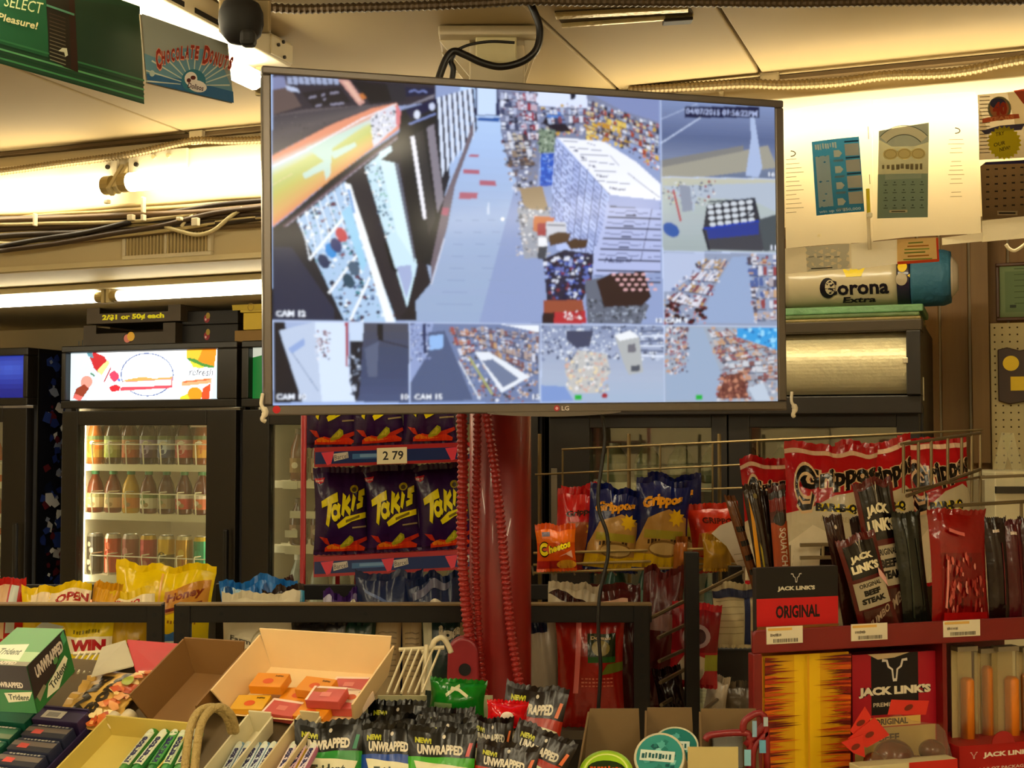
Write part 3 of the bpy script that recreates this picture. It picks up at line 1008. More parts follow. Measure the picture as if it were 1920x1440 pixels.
S.speckle(945, 250, 1012, 440, 360, ['#e4e8f4', '#6a6878', '#98704c', '#b0a8a8', '#404458', '#cfd6ea', '#8d8c98'], 2, 6, rg, c2((400, 540), (700, 560), (740, 1000), (850, 1240), (560, 1200), (440, 800)))
P(c2((740, 450), (890, 470), (890, 670), (740, 670)), '#8fa08e')
S.speckle(1008, 242, 1042, 288, 70, ['#586c60', '#c4d0c4', '#7c9080', '#40524c'], 1.5, 4, rg)
P(c2((760, 680), (890, 680), (870, 980), (750, 980)), '#3464c8')
S.speckle(1012, 290, 1040, 345, 60, ['#6e9cf0', '#2448a0', '#a8c4f8'], 1.2, 3.2, rg)
P(c2((560, 1000), (770, 980), (830, 1200), (620, 1240)), '#a89478')
G1 = ['#c4ccdc', '#7c4450', '#3c4060', '#e4e8f4', '#8c94b0', '#b0563c', '#5c5468', '#d8c49c', '#2c2c40', '#9aa8cc']
rowsq(c2((1200, 180), (1850, 400), (1850, 560), (1180, 330)), 3, 22, G1, rg)
rowsq(c2((1180, 340), (1850, 560), (1850, 760), (1150, 430)), 3, 18, G1 + ['#d8b04c', '#e0c468'], rg)
rowsq(c2((1280, 310), (1560, 400), (1540, 520), (1280, 430)), 2, 6, ['#d8b24a', '#e2c76c', '#c89a3c'], rg, lines=False)
rowsq(c2((385, 120), (520, 110), (560, 470), (395, 460)), 5, 4, ['#dfe6f8', '#4c5478', '#8c94b4', '#b8c0dc', '#343850'], rg)
rowsq(c2((520, 100), (720, 130), (740, 560), (600, 560)), 5, 6, ['#a83c50', '#e8dce4', '#7c2c3c', '#c8b4c4', '#5c3040', '#d8d8ec'], rg)
rowsq(c2((400, 500), (620, 480), (720, 800), (470, 800)), 4, 5, ['#d8dce8', '#6c5c58', '#98887c', '#b8b4bc', '#484858', '#c4bcb0'], rg)
rowsq(c2((760, 240), (1180, 260), (1180, 400), (800, 420)), 2, 12, ['#b8c4e0', '#484c68', '#7c8cb8', '#8c5460', '#d8dcec'], rg, fill=.7)
# pile of white cases
P(c2((900, 530), (1340, 570), (1640, 760), (1860, 960), (1860, 1110), (1395, 1060), (1180, 830)), '#f2f5ff')
for q in (((960, 565), (1180, 580), (1260, 605)), ((1020, 620), (1320, 655)), ((1060, 680), (1380, 700)), ((1130, 740), (1440, 780)), ((1180, 830), (1450, 850)), ((1280, 930), (1600, 965)), ((1400, 700), (1480, 790)), ((1560, 860), (1700, 970), (1860, 1090))):
    S.stroke(c2(*q), 1.3, '#5a6688')
for x, y, wd in ((1060, 650, 40), (1120, 715, 60), (1190, 795, 90), (1270, 885, 110), (1390, 1005, 150)):
    S.text('Natural', *c2((x + wd / 2, y))[0], wd * .2031, 5, '#454e78', rot=.12, bold=.02, down=True)
P(c2((890, 560), (920, 540), (1395, 1060), (1290, 1760), (900, 1560), (860, 1000)), '#bccbf4')
qs = c2((898, 560), (1395, 1060), (1290, 1760), (862, 1250))
for j in range(8):
    for i in range(9):
        u0, u1 = (i / 9) ** 1.35, ((i + 1) / 9) ** 1.35
        v0, v1 = j / 8, (j + 1) / 8
        P([quadpt(qs, u0, v0), quadpt(qs, u1, v0), quadpt(qs, u1, v1), quadpt(qs, u0, v1)], rg.choice(['#c4d1f8', '#b4c2ee', '#bac9f2', '#a9b7e2']))
        P([quadpt(qs, u0 + (u1 - u0) * .25, v0 + .05), quadpt(qs, u0 + (u1 - u0) * .8, v0 + .05), quadpt(qs, u0 + (u1 - u0) * .8, v0 + .075), quadpt(qs, u0 + (u1 - u0) * .25, v0 + .075)], '#7684b6')
for j in range(9): S.stroke([quadpt(qs, 0, j / 8), quadpt(qs, .5, j / 8), quadpt(qs, 1, j / 8)], 1.3, '#55639a')
for i in range(10): S.stroke([quadpt(qs, (i / 9) ** 1.35, 0), quadpt(qs, (i / 9) ** 1.35, 1)], 1.5 if i > 4 else .9, '#3e4a80')
P(c3((1210, 0), (1240, 0), (1760, 10), (1830, 60), (1830, 800), (1560, 830), (1040, 830), (1060, 600), (1180, 200)), '#b9c3ea')
for k in range(8):
    xl, xr = 1245 - k * 27, 1755 - k * 27
    y = -75 + k * 122
    S.stroke(c3((xl, y + 118), (xr, y + 135), (1830, y + 140)), 2.6, '#22284e')
    if k == 6: continue
    S.stroke(c3((xl + 20, y + 60), (xl + 200, y + 75), (xl + 220, y + 45), (xl + 330, y + 50), (xl + 350, y + 80), (xr - 40, y + 75)), 1.5, '#4b5686')
    P(c3((xl + 210, y + 105), (xl + 330, y + 108), (xl + 325, y + 88), (xl + 215, y + 86)), '#2c3460')
    S.stroke(c3((xr + 60, y + 90), (1830, y + 90)), 1.4, '#4b5686')
    S.stroke(c3((xr + 2, y + 20), (xr - 20, y + 128)), 1.2, '#2c3460')
S.text('Natural', *c3((1340, 660))[0], 300 * .1632, 9, '#3c446c', bold=.03, shear=.3, down=True)
P(c2((1390, 1060), (1860, 1110), (1860, 1200), (1380, 1160)), '#a8b4de')
# shelf end, orange boxes, cans, bottles
P(c3((180, 60), (560, 100), (520, 640), (260, 640)), '#a7acb8')
S.speckle(968, 385, 1030, 480, 150, ['#e4e4ea', '#8c8c98', '#c4bfc0', '#686c7a'], 1.5, 4.5, rg)
P(c3((370, 150), (610, 170), (600, 220), (510, 230), (430, 340), (370, 330)), '#cc7d4e')
P(c3((410, 240), (510, 230), (510, 380), (410, 380)), '#a8424c')
P(c3((515, 220), (740, 230), (740, 340), (520, 400)), '#cfd2dd')
S.stroke(c3((530, 260), (730, 265)), 3, '#7c8090')
P(c3((540, 380), (650, 335), (800, 350), (770, 450), (560, 500)), '#5b4230')
P(c3((740, 460), (830, 410), (1000, 430), (970, 520), (800, 540)), '#533a2b')
P(c3((420, 400), (515, 400), (530, 500), (420, 500)), '#eef0f6')
P(c3((430, 500), (530, 510), (500, 660), (410, 640)), '#4d515c')
P(c3((480, 650), (720, 540), (1060, 590), (1040, 900), (930, 1120), (520, 1120)), '#2f2c48')
S.speckle(1018, 468, 1112, 575, 330, ['#3d59b0', '#24264a', '#6c7cc0', '#8a3a44', '#dfe4f4', '#35365c', '#1d1f38', '#9fb0e0'], 1.8, 6, rg, c3((490, 660), (720, 560), (1050, 600), (1020, 900), (920, 1110), (530, 1100)))
P(c3((480, 1120), (930, 1120), (960, 1270), (480, 1290)), '#a05a44')
P(c3((470, 1270), (620, 1260), (600, 1390), (470, 1390)), '#38222a')
P(c3((610, 1260), (960, 1240), (980, 1390), (600, 1390)), '#bc3a44')
S.speckle(1058, 584, 1090, 598, 26, ['#e8d8dc', '#f4f0f4', '#8a2a34'], 1.5, 4, rg)
P(c3((960, 900), (1180, 850), (1700, 1180), (1600, 1390), (990, 1390)), '#6f7688')
S.speckle(1100, 560, 1210, 604, 120, ['#59606e', '#8a93a6', '#a4aec0', '#464c5a'], 2, 5, rg)
P(c3((1090, 900), (1260, 810), (1640, 800), (1720, 1080), (1620, 1180), (1180, 1200)), '#3a2428')
for k in range(5):
    for j in range(4):
        S.ell(*c3((1290 + k * 85 + j * 45, 825 + j * 58))[0], 4.2, 2.3, '#e4b8bc')
# right-hand small views
P([(1238, 178), (1462, 195), (1462, 336), (1240, 330)], '#7f8db4')
bands((1240, 180), (1460, 196), (1460, 335), (1240, 330), ['#8fa0c8', '#7e8cb2', '#67759c', '#8490ae', '#77859f'], 26)
P(c6((800, 560), (1380, 440), (1430, 560), (800, 640)), '#a9a79c')
P(c6((1280, 220), (1310, 300), (1350, 560), (1330, 612), (1260, 605), (1290, 400)), '#b3c3e4')
S.stroke(c6((800, 430), (1040, 275)), 2.2, '#cbd8f2')
S.stroke(c6((800, 300), (1000, 215)), 1.5, '#b6c4e2')
P(c6((800, 520), (1250, 440), (1250, 470), (800, 560)), '#8d8d8c')
S.rect(1283, 200, 1423, 221, '#1c2350')
S.text('04/07/2015 01:56:22PM', 1353, 211, 134, 11, '#b9c6ec', rot=.04, bold=.02, down=True)
P([(1240, 331), (1462, 335), (1462, 475), (1242, 470)], '#b4bfc8')
bands((1240, 331), (1460, 336), (1460, 472), (1242, 470), ['#c8c8b8', '#bac4c4', '#b4bfc4', '#a9b6b8'], 14)
P(c6((810, 660), (1430, 640), (1430, 800), (1300, 740), (1000, 720), (980, 800), (870, 700)), '#b9c4d4')
S.speckle(1242, 340, 1340, 385, 90, ['#8f99ac', '#d8dce0', '#a05a5c', '#c8ccb4', '#6c7890'], 1.5, 4, rg)
S.stroke(c6((870, 680), (910, 850)), 4, '#b85a62')
P(c6((900, 650), (960, 660), (975, 790), (920, 800)), '#9aa2b4')
P(c6((1050, 760), (1310, 720), (1340, 840), (1030, 900)), '#3c3f4c')
for j in range(4):
    for k in range(6):
        S.ell(*c6((1070 + k * 42 + j * 4, 770 + j * 32 - k * 5))[0], 6, 4.2, '#d4dbe4')
P(c6((1030, 885), (1420, 840), (1420, 1010), (1060, 1005)), '#4d4f5a')
P(c6((1050, 890), (1330, 860), (1330, 920), (1060, 945)), '#34489c')
S.stroke(c6((1030, 890), (1320, 850), (1430, 835)), 4, '#1f48b8')
S.stroke(c6((1030, 890), (1062, 1005)), 4, '#23273c')
S.stroke(c6((1310, 735), (1300, 800), (1240, 830)), 3, '#2a3448')
S.stroke(c6((1060, 745), (1305, 730)), 3, '#3d4658')
S.ell(*c6((858, 895))[0], 17, 12, '#3b66b0', rot=.6)
P(c6((1330, 840), (1430, 810), (1430, 1010), (1360, 1010)), '#565f66')
P([(1243, 471), (1462, 476), (1462, 612), (1245, 608)], '#9aa6c0')
P(c6((1190, 1040), (1290, 1040), (1310, 1400), (1000, 1400), (1070, 1250)), '#9fb2d4')
P(c6((810, 1020), (1040, 1020), (1040, 1100), (850, 1230), (815, 1230)), '#bcc8e4')
S.speckle(1245, 478, 1460, 608, 620, ['#6c6478', '#cbb09c', '#9c4c54', '#d8d8e2', '#4a4658', '#b89a58', '#8c94b0', '#e4e4f0', '#5a70a8'], 2, 5, rg, c6((1040, 1040), (1190, 1040), (1010, 1380), (815, 1400), (815, 1250)))
S.speckle(1245, 478, 1460, 608, 420, ['#6c6478', '#cbb09c', '#9c4c54', '#d8d8e2', '#4a4658', '#8c94b0', '#e4e4f0', '#3b5aa8'], 2, 5, rg, c6((1260, 1030), (1435, 1030), (1435, 1410), (1310, 1410)))
for k in range(26):
    S.ell(*c6((rg.uniform(830, 1040), rg.uniform(1260, 1400)))[0], 6, 4, rg.choice(['#3a1a24', '#5a2430', '#2a1a24']))
    S.ell(*c6((rg.uniform(830, 1040), rg.uniform(1260, 1400)))[0], 2, 1.4, '#c88c8c')
rowsq(c6((1050, 1060), (1180, 1040), (1020, 1330), (830, 1280)), 4, 9, ['#c8b0a0', '#8c5058', '#d8d8e4', '#5c6488', '#b89c6c', '#e4e4f0'], rg)
rowsq(c6((1265, 1030), (1435, 1030), (1435, 1390), (1310, 1390)), 6, 6, ['#b8b0b8', '#9c5054', '#5c70a8', '#d8d8e2', '#605868', '#c8a888'], rg)
# bottom row
P([(508, 600), (770, 604), (770, 760), (512, 760)], '#aebfe2')
P(c7((100, 130), (160, 130), (260, 580), (100, 590)), '#26232e')
P(c7((130, 180), (330, 130), (370, 580), (260, 580)), '#c6d4ec')
P(c7((330, 130), (500, 130), (530, 480), (560, 580), (370, 580)), '#dceaff')
P(c7((180, 280), (270, 220), (275, 260), (200, 310)), '#9fb6e4')
S.stroke(c7((200, 300), (350, 520)), 1.5, '#8293b8')
S.speckle(590, 618, 618, 675, 60, ['#8c5058', '#c9c0cc', '#54586c', '#e8ecf6'], 1.5, 4, rg)
P(c7((500, 130), (520, 130), (515, 380), (505, 380)), '#b04452')
P(c7((520, 130), (610, 130), (605, 250), (530, 260)), '#cfe0f8')
P(c7((530, 240), (605, 240), (600, 560), (560, 580), (530, 480)), '#2b2d3c')
S.speckle(655, 640, 680, 740, 60, ['#c9d4e8', '#4c5468', '#1d1f2a', '#8895ac'], 2, 5, rg)
P(c7((605, 130), (860, 135), (860, 585), (560, 580), (600, 500)), '#4f5875')
bands(*c7((605, 140), (860, 140), (860, 580), (580, 580)), ['#5a5b68', '#4e5876', '#4c587c', '#57648a'], 10)
P(c7((610, 280), (690, 240), (680, 440), (630, 440)), '#66708c')
S.stroke(c7((700, 235), (860, 275)), 2, '#2c2c38')
P(c7((680, 140), (715, 140), (715, 235), (685, 235)), '#232530')
P([(766, 604), (1014, 606), (1014, 760), (768, 760)], '#7d8db4')
P(c7((860, 130), (1000, 130), (960, 320), (870, 480)), '#9cacd6')
P(c7((970, 190), (1060, 180), (1220, 570), (870, 580), (870, 470), (960, 320)), '#5e6c90')
P(c7((975, 210), (1055, 200), (1050, 280), (975, 290)), '#9fc4f4')
S.speckle(770, 606, 806, 680, 90, ['#c4d0ec', '#5c6a94', '#8c98c0'], 1.5, 4, rg)
S.stroke(c7((945, 145), (950, 310)), 6, '#34406c')
S.speckle(830, 606, 1012, 756, 760, ['#8a7a7c', '#c4b4ac', '#d8dcec', '#a06460', '#5c5a6c', '#9aa4c0', '#c8a070', '#e4e8f4', '#454656'], 1.8, 4.6, rg, c7((1080, 150), (1590, 190), (1590, 470), (1500, 580), (1240, 575), (1140, 340)))
rowsq(c7((1240, 150), (1595, 190), (1595, 440), (1260, 290)), 4, 16, ['#b8a8a4', '#8c6464', '#d4d8e8', '#6c6c84', '#9aa4c0', '#c8a884'], rg)
rowsq(c7((1085, 150), (1230, 180), (1230, 300), (1150, 330)), 3, 5, ['#c8a088', '#a86460', '#d8dcec', '#7c7484'], rg)
P(c7((1230, 300), (1310, 300), (1540, 440), (1380, 530)), '#e8eef8')
P(c7((1270, 350), (1330, 340), (1480, 450), (1390, 500)), '#7d8aa8')
S.stroke(c7((1140, 350), (1260, 570)), 3, '#d4dcea')
S.stroke(c7((1200, 330), (1330, 540)), 4, '#b4b878')
P(c7((1380, 145), (1590, 150), (1590, 190)), '#eef4ff')
P([(1013, 607), (1246, 610), (1246, 758), (1014, 760)], '#aebad4')
bands(*c4((40, 40), (1000, 50), (1000, 620), (40, 620)), ['#8f9cbc', '#aab5d0', '#b4c0d6', '#aebfd8'], 12)
S.speckle(1015, 612, 1245, 675, 300, ['#c6d0e4', '#6e7894', '#8d98b8', '#dfe6f2', '#545e7c'], 2, 5, rg)
P(c4((250, 80), (460, 80), (430, 200), (330, 215), (250, 150)), '#4d5370')
for k in range(6):
    S.stroke(c4((820, 90 + k * 36), (1000, 80 + k * 40)), 4, '#dbe4f6' if k % 2 else '#6e7a98')
P(c4((240, 390), (340, 230), (560, 260), (590, 400), (480, 560), (300, 560)), '#c8c8c8')
S.speckle(1060, 660, 1140, 735, 150, ['#d8d4d0', '#e8e8ea', '#b0b0b4', '#d8b4a8', '#9ca4b0', '#e8d8b8'], 2, 5, rg)
P(c4((620, 120), (740, 80), (810, 130), (840, 400), (730, 420), (690, 330)), '#b9bdc0')
P(c4((620, 120), (740, 80), (810, 130), (660, 160)), '#eef2f8')
P(c4((720, 190), (780, 180), (785, 245), (725, 250)), '#7c7c88')
P(c4((745, 350), (815, 345), (815, 390), (745, 395)), '#5c6270')
P(c4((60, 500), (240, 510), (310, 620), (60, 625)), '#8aa4d8')
S.rect(*c4((315, 575))[0], *c4((368, 610))[0], '#18b84c')
S.ell(*c4((545, 580))[0], 5.5, 5, '#a83440')
P([(1245, 610), (1464, 612), (1464, 760), (1246, 758)], '#a9b4c4')
P(c4((1190, 60), (1300, 60), (1440, 420), (1400, 620), (1010, 620), (1010, 420), (1170, 340)), '#a4b6d0')
S.speckle(1247, 614, 1290, 700, 150, ['#7c6470', '#c8a088', '#dcdce6', '#54506a', '#a86468', '#8c94b0'], 2, 5, rg)
S.speckle(1320, 614, 1462, 758, 620, ['#8c6468', '#c8a890', '#b0b4c0', '#d8d8e0', '#6c6470', '#a45c5c', '#98a0b4'], 2.2, 5.5, rg, c4((1320, 60), (1560, 60), (1890, 240), (1890, 620), (1400, 620), (1440, 400)))
rowsq(c4((1340, 80), (1560, 70), (1890, 260), (1450, 330)), 4, 11, ['#b09088', '#c8bcb8', '#a86464', '#d8d8e0', '#7c7484', '#c8a484'], rg)
rowsq(c4((1450, 340), (1890, 270), (1890, 460), (1500, 470)), 3, 9, ['#a4a4b0', '#c89c84', '#8c6464', '#d0d4dc'], rg)
P(c4((1560, 60), (1890, 60), (1880, 235), (1560, 130)), '#46a8e4')
S.speckle(1384, 616, 1458, 652, 40, ['#7cccf4', '#2c84c4', '#a4dcf8'], 2, 6, rg, c4((1570, 66), (1880, 66), (1870, 220), (1570, 120)))
P(c4((1640, 520), (1760, 480), (1820, 620), (1700, 620)), '#c4d0e0')
P(c4((1470, 420), (1600, 400), (1650, 600), (1400, 600)), '#7c4c44')
S.speckle(1345, 700, 1400, 748, 70, ['#a0685c', '#6a3a38', '#c89078'], 2, 5, rg)
S.rect(*c4((1243, 572))[0], *c4((1296, 608))[0], '#18b84c')
# grid lines and captions
for q in (((1238, 178), (1244, 608)), ((1241, 332), (1462, 336)), ((1243, 471), (1462, 476)), ((510, 602), (1014, 607), (1462, 612)), ((767, 604), (769, 757)), ((1014, 607), (1014, 757)), ((1245, 611), (1246, 757))):
    S.stroke(list(q), 1.6, '#c8d6f4')
for t, x, y, wd, h in (('CAM 12', 545, 588, 56, 11), ('CAM 10', 546, 744, 56, 11), ('10', 759, 744, 14, 10), ('CAM 15', 803, 744, 52, 10), ('15', 1005, 744, 13, 9), ('CAM 9', 1268, 601, 42, 9), ('12', 1236, 601, 12, 8), ('11', 1450, 464, 10, 9), ('16', 1447, 327, 12, 8)):
    S.text(t, x, y, wd, h, '#eef4ff', bold=.03, down=True, edge='#3c4668', ew=.06)
S.stroke([(509, 138), (509, 757)], 2.5, '#b8d0fa')
S.stroke([(509, 757), (1460, 757)], 4, '#a8c0f0')
# carry over to the screen plane and rasterise to display points
for i, (pts, tris, c) in enumerate(S.items):
    S.items[i] = ([scr(*q) for q in pts], tris, c)
img, gx, gy = S.raster(sx0, sz0, sx1, sz1, 640, 372, '#7888b0')
for _ in range(3):       # the display's own softness
    e = np.pad(img, ((1, 1), (1, 1), (0, 0)), 'edge')
    img = (e[1:-1, 1:-1] * 2 + e[:-2, 1:-1] + e[2:, 1:-1] + e[1:-1, :-2] + e[1:-1, 2:]) / 6
sheet('screen', img, lambda x, y: (x, -.0008, y), gx, gy, printed(.12, spec=.10, emit=.74), tv)
o = tv.children[-1]

# power lead hanging from the set
b = B()
b.tube(smooth_line([at(x, y, 2.36) for x, y in ((1128, 770), (1134, 820), (1130, 860), (1122, 920), (1124, 960), (1138, 1000), (1140, 1040), (1132, 1080), (1124, 1120), (1122, 1180), (1126, 1250), (1122, 1330))], 6), .0035, 7)
solo(centred(b.out('power_lead', mat('#17110e', .45), smooth=True)), 'thin black power lead hanging below the television past the chip bags', 'cable')
# ================================================================== hanging signs and posters
def plane_sign(name, label, cat, corners, art, m, thick=.002, back='#cfc6b0', edge_px=None, group=None):
    """corners: world points TL, TR, BR, BL of a flat card; art drawn in photo pixels"""
    tl, tr, br, bl = corners
    n = (tr - tl).cross(bl - tl).normalized()
    if n.dot(CAM - tl) < 0: n = -n
    t = thing(name, label, cat, (bl + br) / 2, group=group)
    B().prism([q - n * .004 for q in (tl, tr, br, bl)], -n * thick).out('card', mat(back, .7), t, True)
    art.lay('print', lambda x, y, h: onP(x, y, tl, n) + n * h, m, t, world=True)
    return t
# ---- green banner
g = Art()
TL, TR, BR, BL = at(-140, -70, 1.90), V((0, 0, 0)), V((0, 0, 0)), V((0, 0, 0))
zt = 2.52 - .005
BR = at(270, 193, 2.297)
BL = at(-140, 76, 1.93)
BL.z = BR.z
TR = BR + V((at(262, 12, 2.297).x - BR.x, 0, at(262, 12, 2.297).z - BR.z))
TL = BL + (TR - BR)
g.poly([(-140, -130), (262, 12), (270, 193), (-140, 76)], '#294c38')
g.poly([(-140, -90), (90, -10), (90, 108), (-140, 40)], '#2a6444')
g.poly([(138, 0), (262, 14), (268, 150), (146, 118)], '#2b4535')
for k in range(6):
    yb = 118 - k * 8.5
    g.poly([(-140, yb - 43), (0, yb - 2), (270, yb + 74), (270, yb + 77.5), (0, yb + 1.5), (-140, yb - 39.5)], ['#17402b', '#4a8a5c', '#1a4a31', '#62a070', '#17402b', '#3e7a52'][k])
g.poly([(84, -30), (138, -20), (146, 136), (120, 126), (92, 108)], '#2f2a22')
g.poly([(128, -20), (138, -20), (146, 136), (132, 128)], '#3b241c')
for k in range(13):
    y = 24 + k * 7.2
    g.poly([(92, y), (122, y + 10), (122, y + 12), (92, y + 2)], blend('#4a3a30', '#8a8a74', k / 13))
g.poly([(86, 8), (138, 26), (138, 30), (86, 12)], '#5c8f78')
g.poly([(108, 96), (116, 90), (124, 91), (126, 104), (121, 107), (119, 98)], '#c9cbb4')
g.text('SELECT', 43, 9, 72, 21, '#cfd6a4', rot=.21, down=True)
g.text('g Pleasure!', 24, 40, 92, 18, '#d8d3a4', rot=.25, bold=.02, down=True)
t = plane_sign('banner', 'dark green hanging advertising banner with white lettering at the upper left', 'banner', [TL, TR, BR, BL], g, printed(.45, spec=.3), back='#2a4a38')
# ---- doughnut sign
g = Art()
zt, = (2.40,)
c = []
for px, py in ((265, 25), (427, 82)):
    d = ray(px, py)
    c.append(CAM + d * ((zt - CZ) / d.z))
bl, br = at(276, 155, c[0].y), at(438, 193, c[1].y)
g.poly([(265, 25), (427, 82), (438, 193), (276, 155)], '#9aa09a')
g.poly([(270, 100), (300, 112), (330, 90), (380, 92), (420, 130), (434, 165), (438, 193), (276, 155)], '#6f97a8')
g.poly([(274, 138), (350, 150), (437, 172), (438, 193), (276, 155)], '#3d6f98')
cx, cy = 362, 160
for k in range(13):
    a = PI + .1 + k * (PI - .1) / 12
    r = 75 if 2 < k < 10 else 95
    g.stroke([(cx + 24 * math.cos(a), cy + 20 * math.sin(a)), (max(272, min(430, cx + r * math.cos(a))), max(60, cy + r * .85 * math.sin(a)))], 1.5, '#c9cfc0', 3)
g.ell(cx, 152, 23, 22, '#3f7f90', rot=.2)
g.ell(357, 148, 12, 13, '#e4ddd6')
g.ell(369, 162, 18, 11, '#e4ddd6', rot=.25)
g.ell(353, 151, 4, 4, '#5c2a24')
g.ell(361, 146, 5, 4, '#6a3028')
g.text('Dolisos', 366, 163, 30, 10, '#4a2430', rot=.22, bold=.02, down=True)
g.ell(284, 138, 5, 6, '#b7c4bc')
word = 'CHOCOLATE DONUTS'
for i, ch in enumerate(word):
    if ch == ' ': continue
    t_ = i / 15
    x = 296 + 134 * t_
    y = 111 - 15 * math.sin(min(1, t_ * 1.15) * PI * .75) + 34 * max(0, t_ - .45)
    hh = 44 if ch == 'C' and i == 0 else (38 if ch == 'D' else 27)
    wd = 11 if i == 0 else (13 if ch == 'D' else 7.4)
    rr = -.1 + .55 * t_
    g.text(ch, x, y + 1, wd, hh, '#e0a48c', rot=rr * .6, bold=.09, down=True)
    g.text(ch, x, y, wd * .9, hh * .9, '#9a3424', rot=rr * .6, bold=.04, down=True)
t = plane_sign('doughnut_sign', 'blue and grey chocolate doughnut sign with red arched lettering under the ceiling light', 'sign', [c[0], c[1], br, bl], g, printed(.5), back='#b9b09a')
for q in ((268, 34), (274, 122), (424, 78)):
    p = at(q[0], q[1], 2.3)
# ---- lottery posters hanging before the right-hand strip light
PW = 2.975
PAPER = printed(.75, transl=.45)
def poster(name, label, cat, outline, draw, wv=PW, curl=None, m=PAPER, thick=.0015):
    """outline in photo pixels on the plane w = wv; curl(px, py) -> how far the paper bellies forward"""
    pts = [onW(x, y, wv) for x, y in outline]
    t = thing(name, label, cat, min(pts, key=lambda q: q.z))
    a = Art()
    draw(a)
    f = (lambda x, y, h: onW(x, y, wv) - EW * (h + (curl(x, y) if curl else 0)))
    a.lay('print', f, m, t, maxlen=14 if curl else None, world=True)
    return t
def curl_a(x, y): return .012 * math.sin((x - 1470) / 165 * PI) if 1470 < x < 1635 else 0
def draw_a(a):
    a.poly([(1466, 208), (1635, 186), (1637, 454), (1474, 466)], '#f4ead0')
    a.poly([(1523, 268), (1611, 257), (1621, 397), (1532, 406)], '#3f86b4')
    a.poly([(1530, 296), (1556, 293), (1564, 388), (1537, 391)], '#c9d4d4')
    for k in range(4):
        y = 272 + k * 30
        x = 1584 + k * 2.4
        a.poly([(x, y), (x + 26, y - 3), (x + 28, y + 20), (x + 2, y + 22)], '#d8cfc0')
        a.poly([(x - 20, y + 12), (x - 10, y + 11), (x - 4, y + 17), (x - 9, y + 24), (x - 19, y + 25)], '#e8e4d4')
        a.stroke([(x, y - 4), (x + 26, y - 7)], 3, '#33506a')
        a.stroke([(x - 20, y + 32), (x - 2, y + 30)], 4, '#8aa0ac')
    a.squig(1550, 276, 42, 13, '#f4f0e4', rot=-.12)
    a.text('win up to $50,000', 1576, 396, 78, 7, '#d8e4ec', rot=-.1, bold=.03, down=True)
    a.ring(1483, 289, 9, 5, 2, '#5a5648', a0=-PI / 2, a1=PI / 2)
    for k in range(13):
        a.stroke([(1474, 300 + k * 8.3), (1474 + (20, 26, 30, 34)[k % 4], 299 + k * 8.3)], 1.1, '#a89c80')
    a.ell(1537, 443, 4, 3, '#fff6dc')
poster('lottery_poster', 'cream lottery poster with a blue scratch ticket printed on it, beside the television', 'poster', [(1474, 466), (1637, 454)], draw_a, curl=curl_a)
def curl_b(x, y): return .010 * math.sin((x - 1636) / 204 * PI) if 1636 < x < 1840 else 0
def draw_b(a):
    a.poly([(1636, 187), (1829, 172), (1832, 200), (1840, 438), (1700, 446), (1637, 452)], '#f4ead0')
    a.poly([(1648, 246), (1742, 232), (1740, 408), (1645, 410)], '#a8aa98')
    a.poly([(1648, 246), (1742, 232), (1742, 268), (1716, 276), (1672, 276), (1648, 262)], '#c4ccc8')
    a.ring(1695, 300, 52, 54, 16, '#f0ecd8', a0=PI + .75, a1=2 * PI - .75)
    a.ring(1695, 300, 44, 46, 1.5, '#6c7468', a0=PI + .75, a1=2 * PI - .75)
    a.ring(1695, 300, 61, 63, 1.2, '#6c7468', a0=PI + .75, a1=2 * PI - .75)
    for k in range(3):
        a.ell(1670 + k * 26, 290, 14, 10.5, '#d8cc9c')
        a.ring(1670 + k * 26, 290, 11, 8, 1, '#b0a274')
    a.squig(1694, 314, 80, 12, '#8c8468')
    a.poly([(1646, 328), (1740, 327), (1740, 409), (1645, 410)], '#9fb4a8')
    a.poly([(1660, 327), (1728, 327), (1728, 336), (1660, 338)], '#b8c8bc')
    for j in range(4):
        for k in range(5):
            x, y = 1661 + k * 17, 345 + j * 14.5
            a.rect(x - 1.5, y - 3, x + 1.5, y - 1, '#5c6c64')
            a.rect(x - 4, y + 2, x + 4, y + 3.6, '#6c7c72')
    a.rect(1668, 395, 1702, 400, '#dcd4b4')
    a.rect(1672, 397, 1698, 398.8, '#4c5248')
    a.ring(1791, 247, 9, 5, 2, '#6a6450', a0=-PI / 2, a1=PI / 2)
    for k in range(14):
        wd = (26, 30, 20, 24, 0, 18, 22)[k % 7]
        if wd: a.stroke([(1793 - wd / 2, 264 + k * 8.2), (1793 + wd / 2, 263 + k * 8.2)], 1.1, '#b4a888')
    for y0, y1 in ((238, 262), (328, 346)):
        a.stroke([(1627 + (y1 - 230) * .03, y0), (1628 + (y1 - 230) * .03, y1)], 1.3, '#a09472')
poster('lottery_poster', 'wide cream lottery poster with a grey-green scratch ticket grid, next to the yellow star poster', 'poster', [(1637, 452), (1840, 438)], draw_b, curl=curl_b)
# rod with a yellow sleeve between the posters
b = B()
p0, p1 = onW(1631, 468, PW - .02), onW(1628, 408, PW - .02)
b.tube([p0, p1], .0042, 8)
rod = thing('poster_rod', 'thin white rod with a yellow sleeve hanging between the two lottery posters', 'rod', p0)
b.out('rod', mat('#f0e6c8', .5), rod, True, smooth=True)
B().tube([onW(1629, 408, PW - .02), onW(1627, 354, PW - .02)], .0042, 8).out('sleeve', mat('#e8dc2c', .45), rod, True, smooth=True)
B().lathe([(.003, -.006), (.007, -.003), (.007, .004), (.003, .007)], 10, o=onW(1630, 404, PW - .02)).out('knob', mat('#fff4da', .4), rod, True)
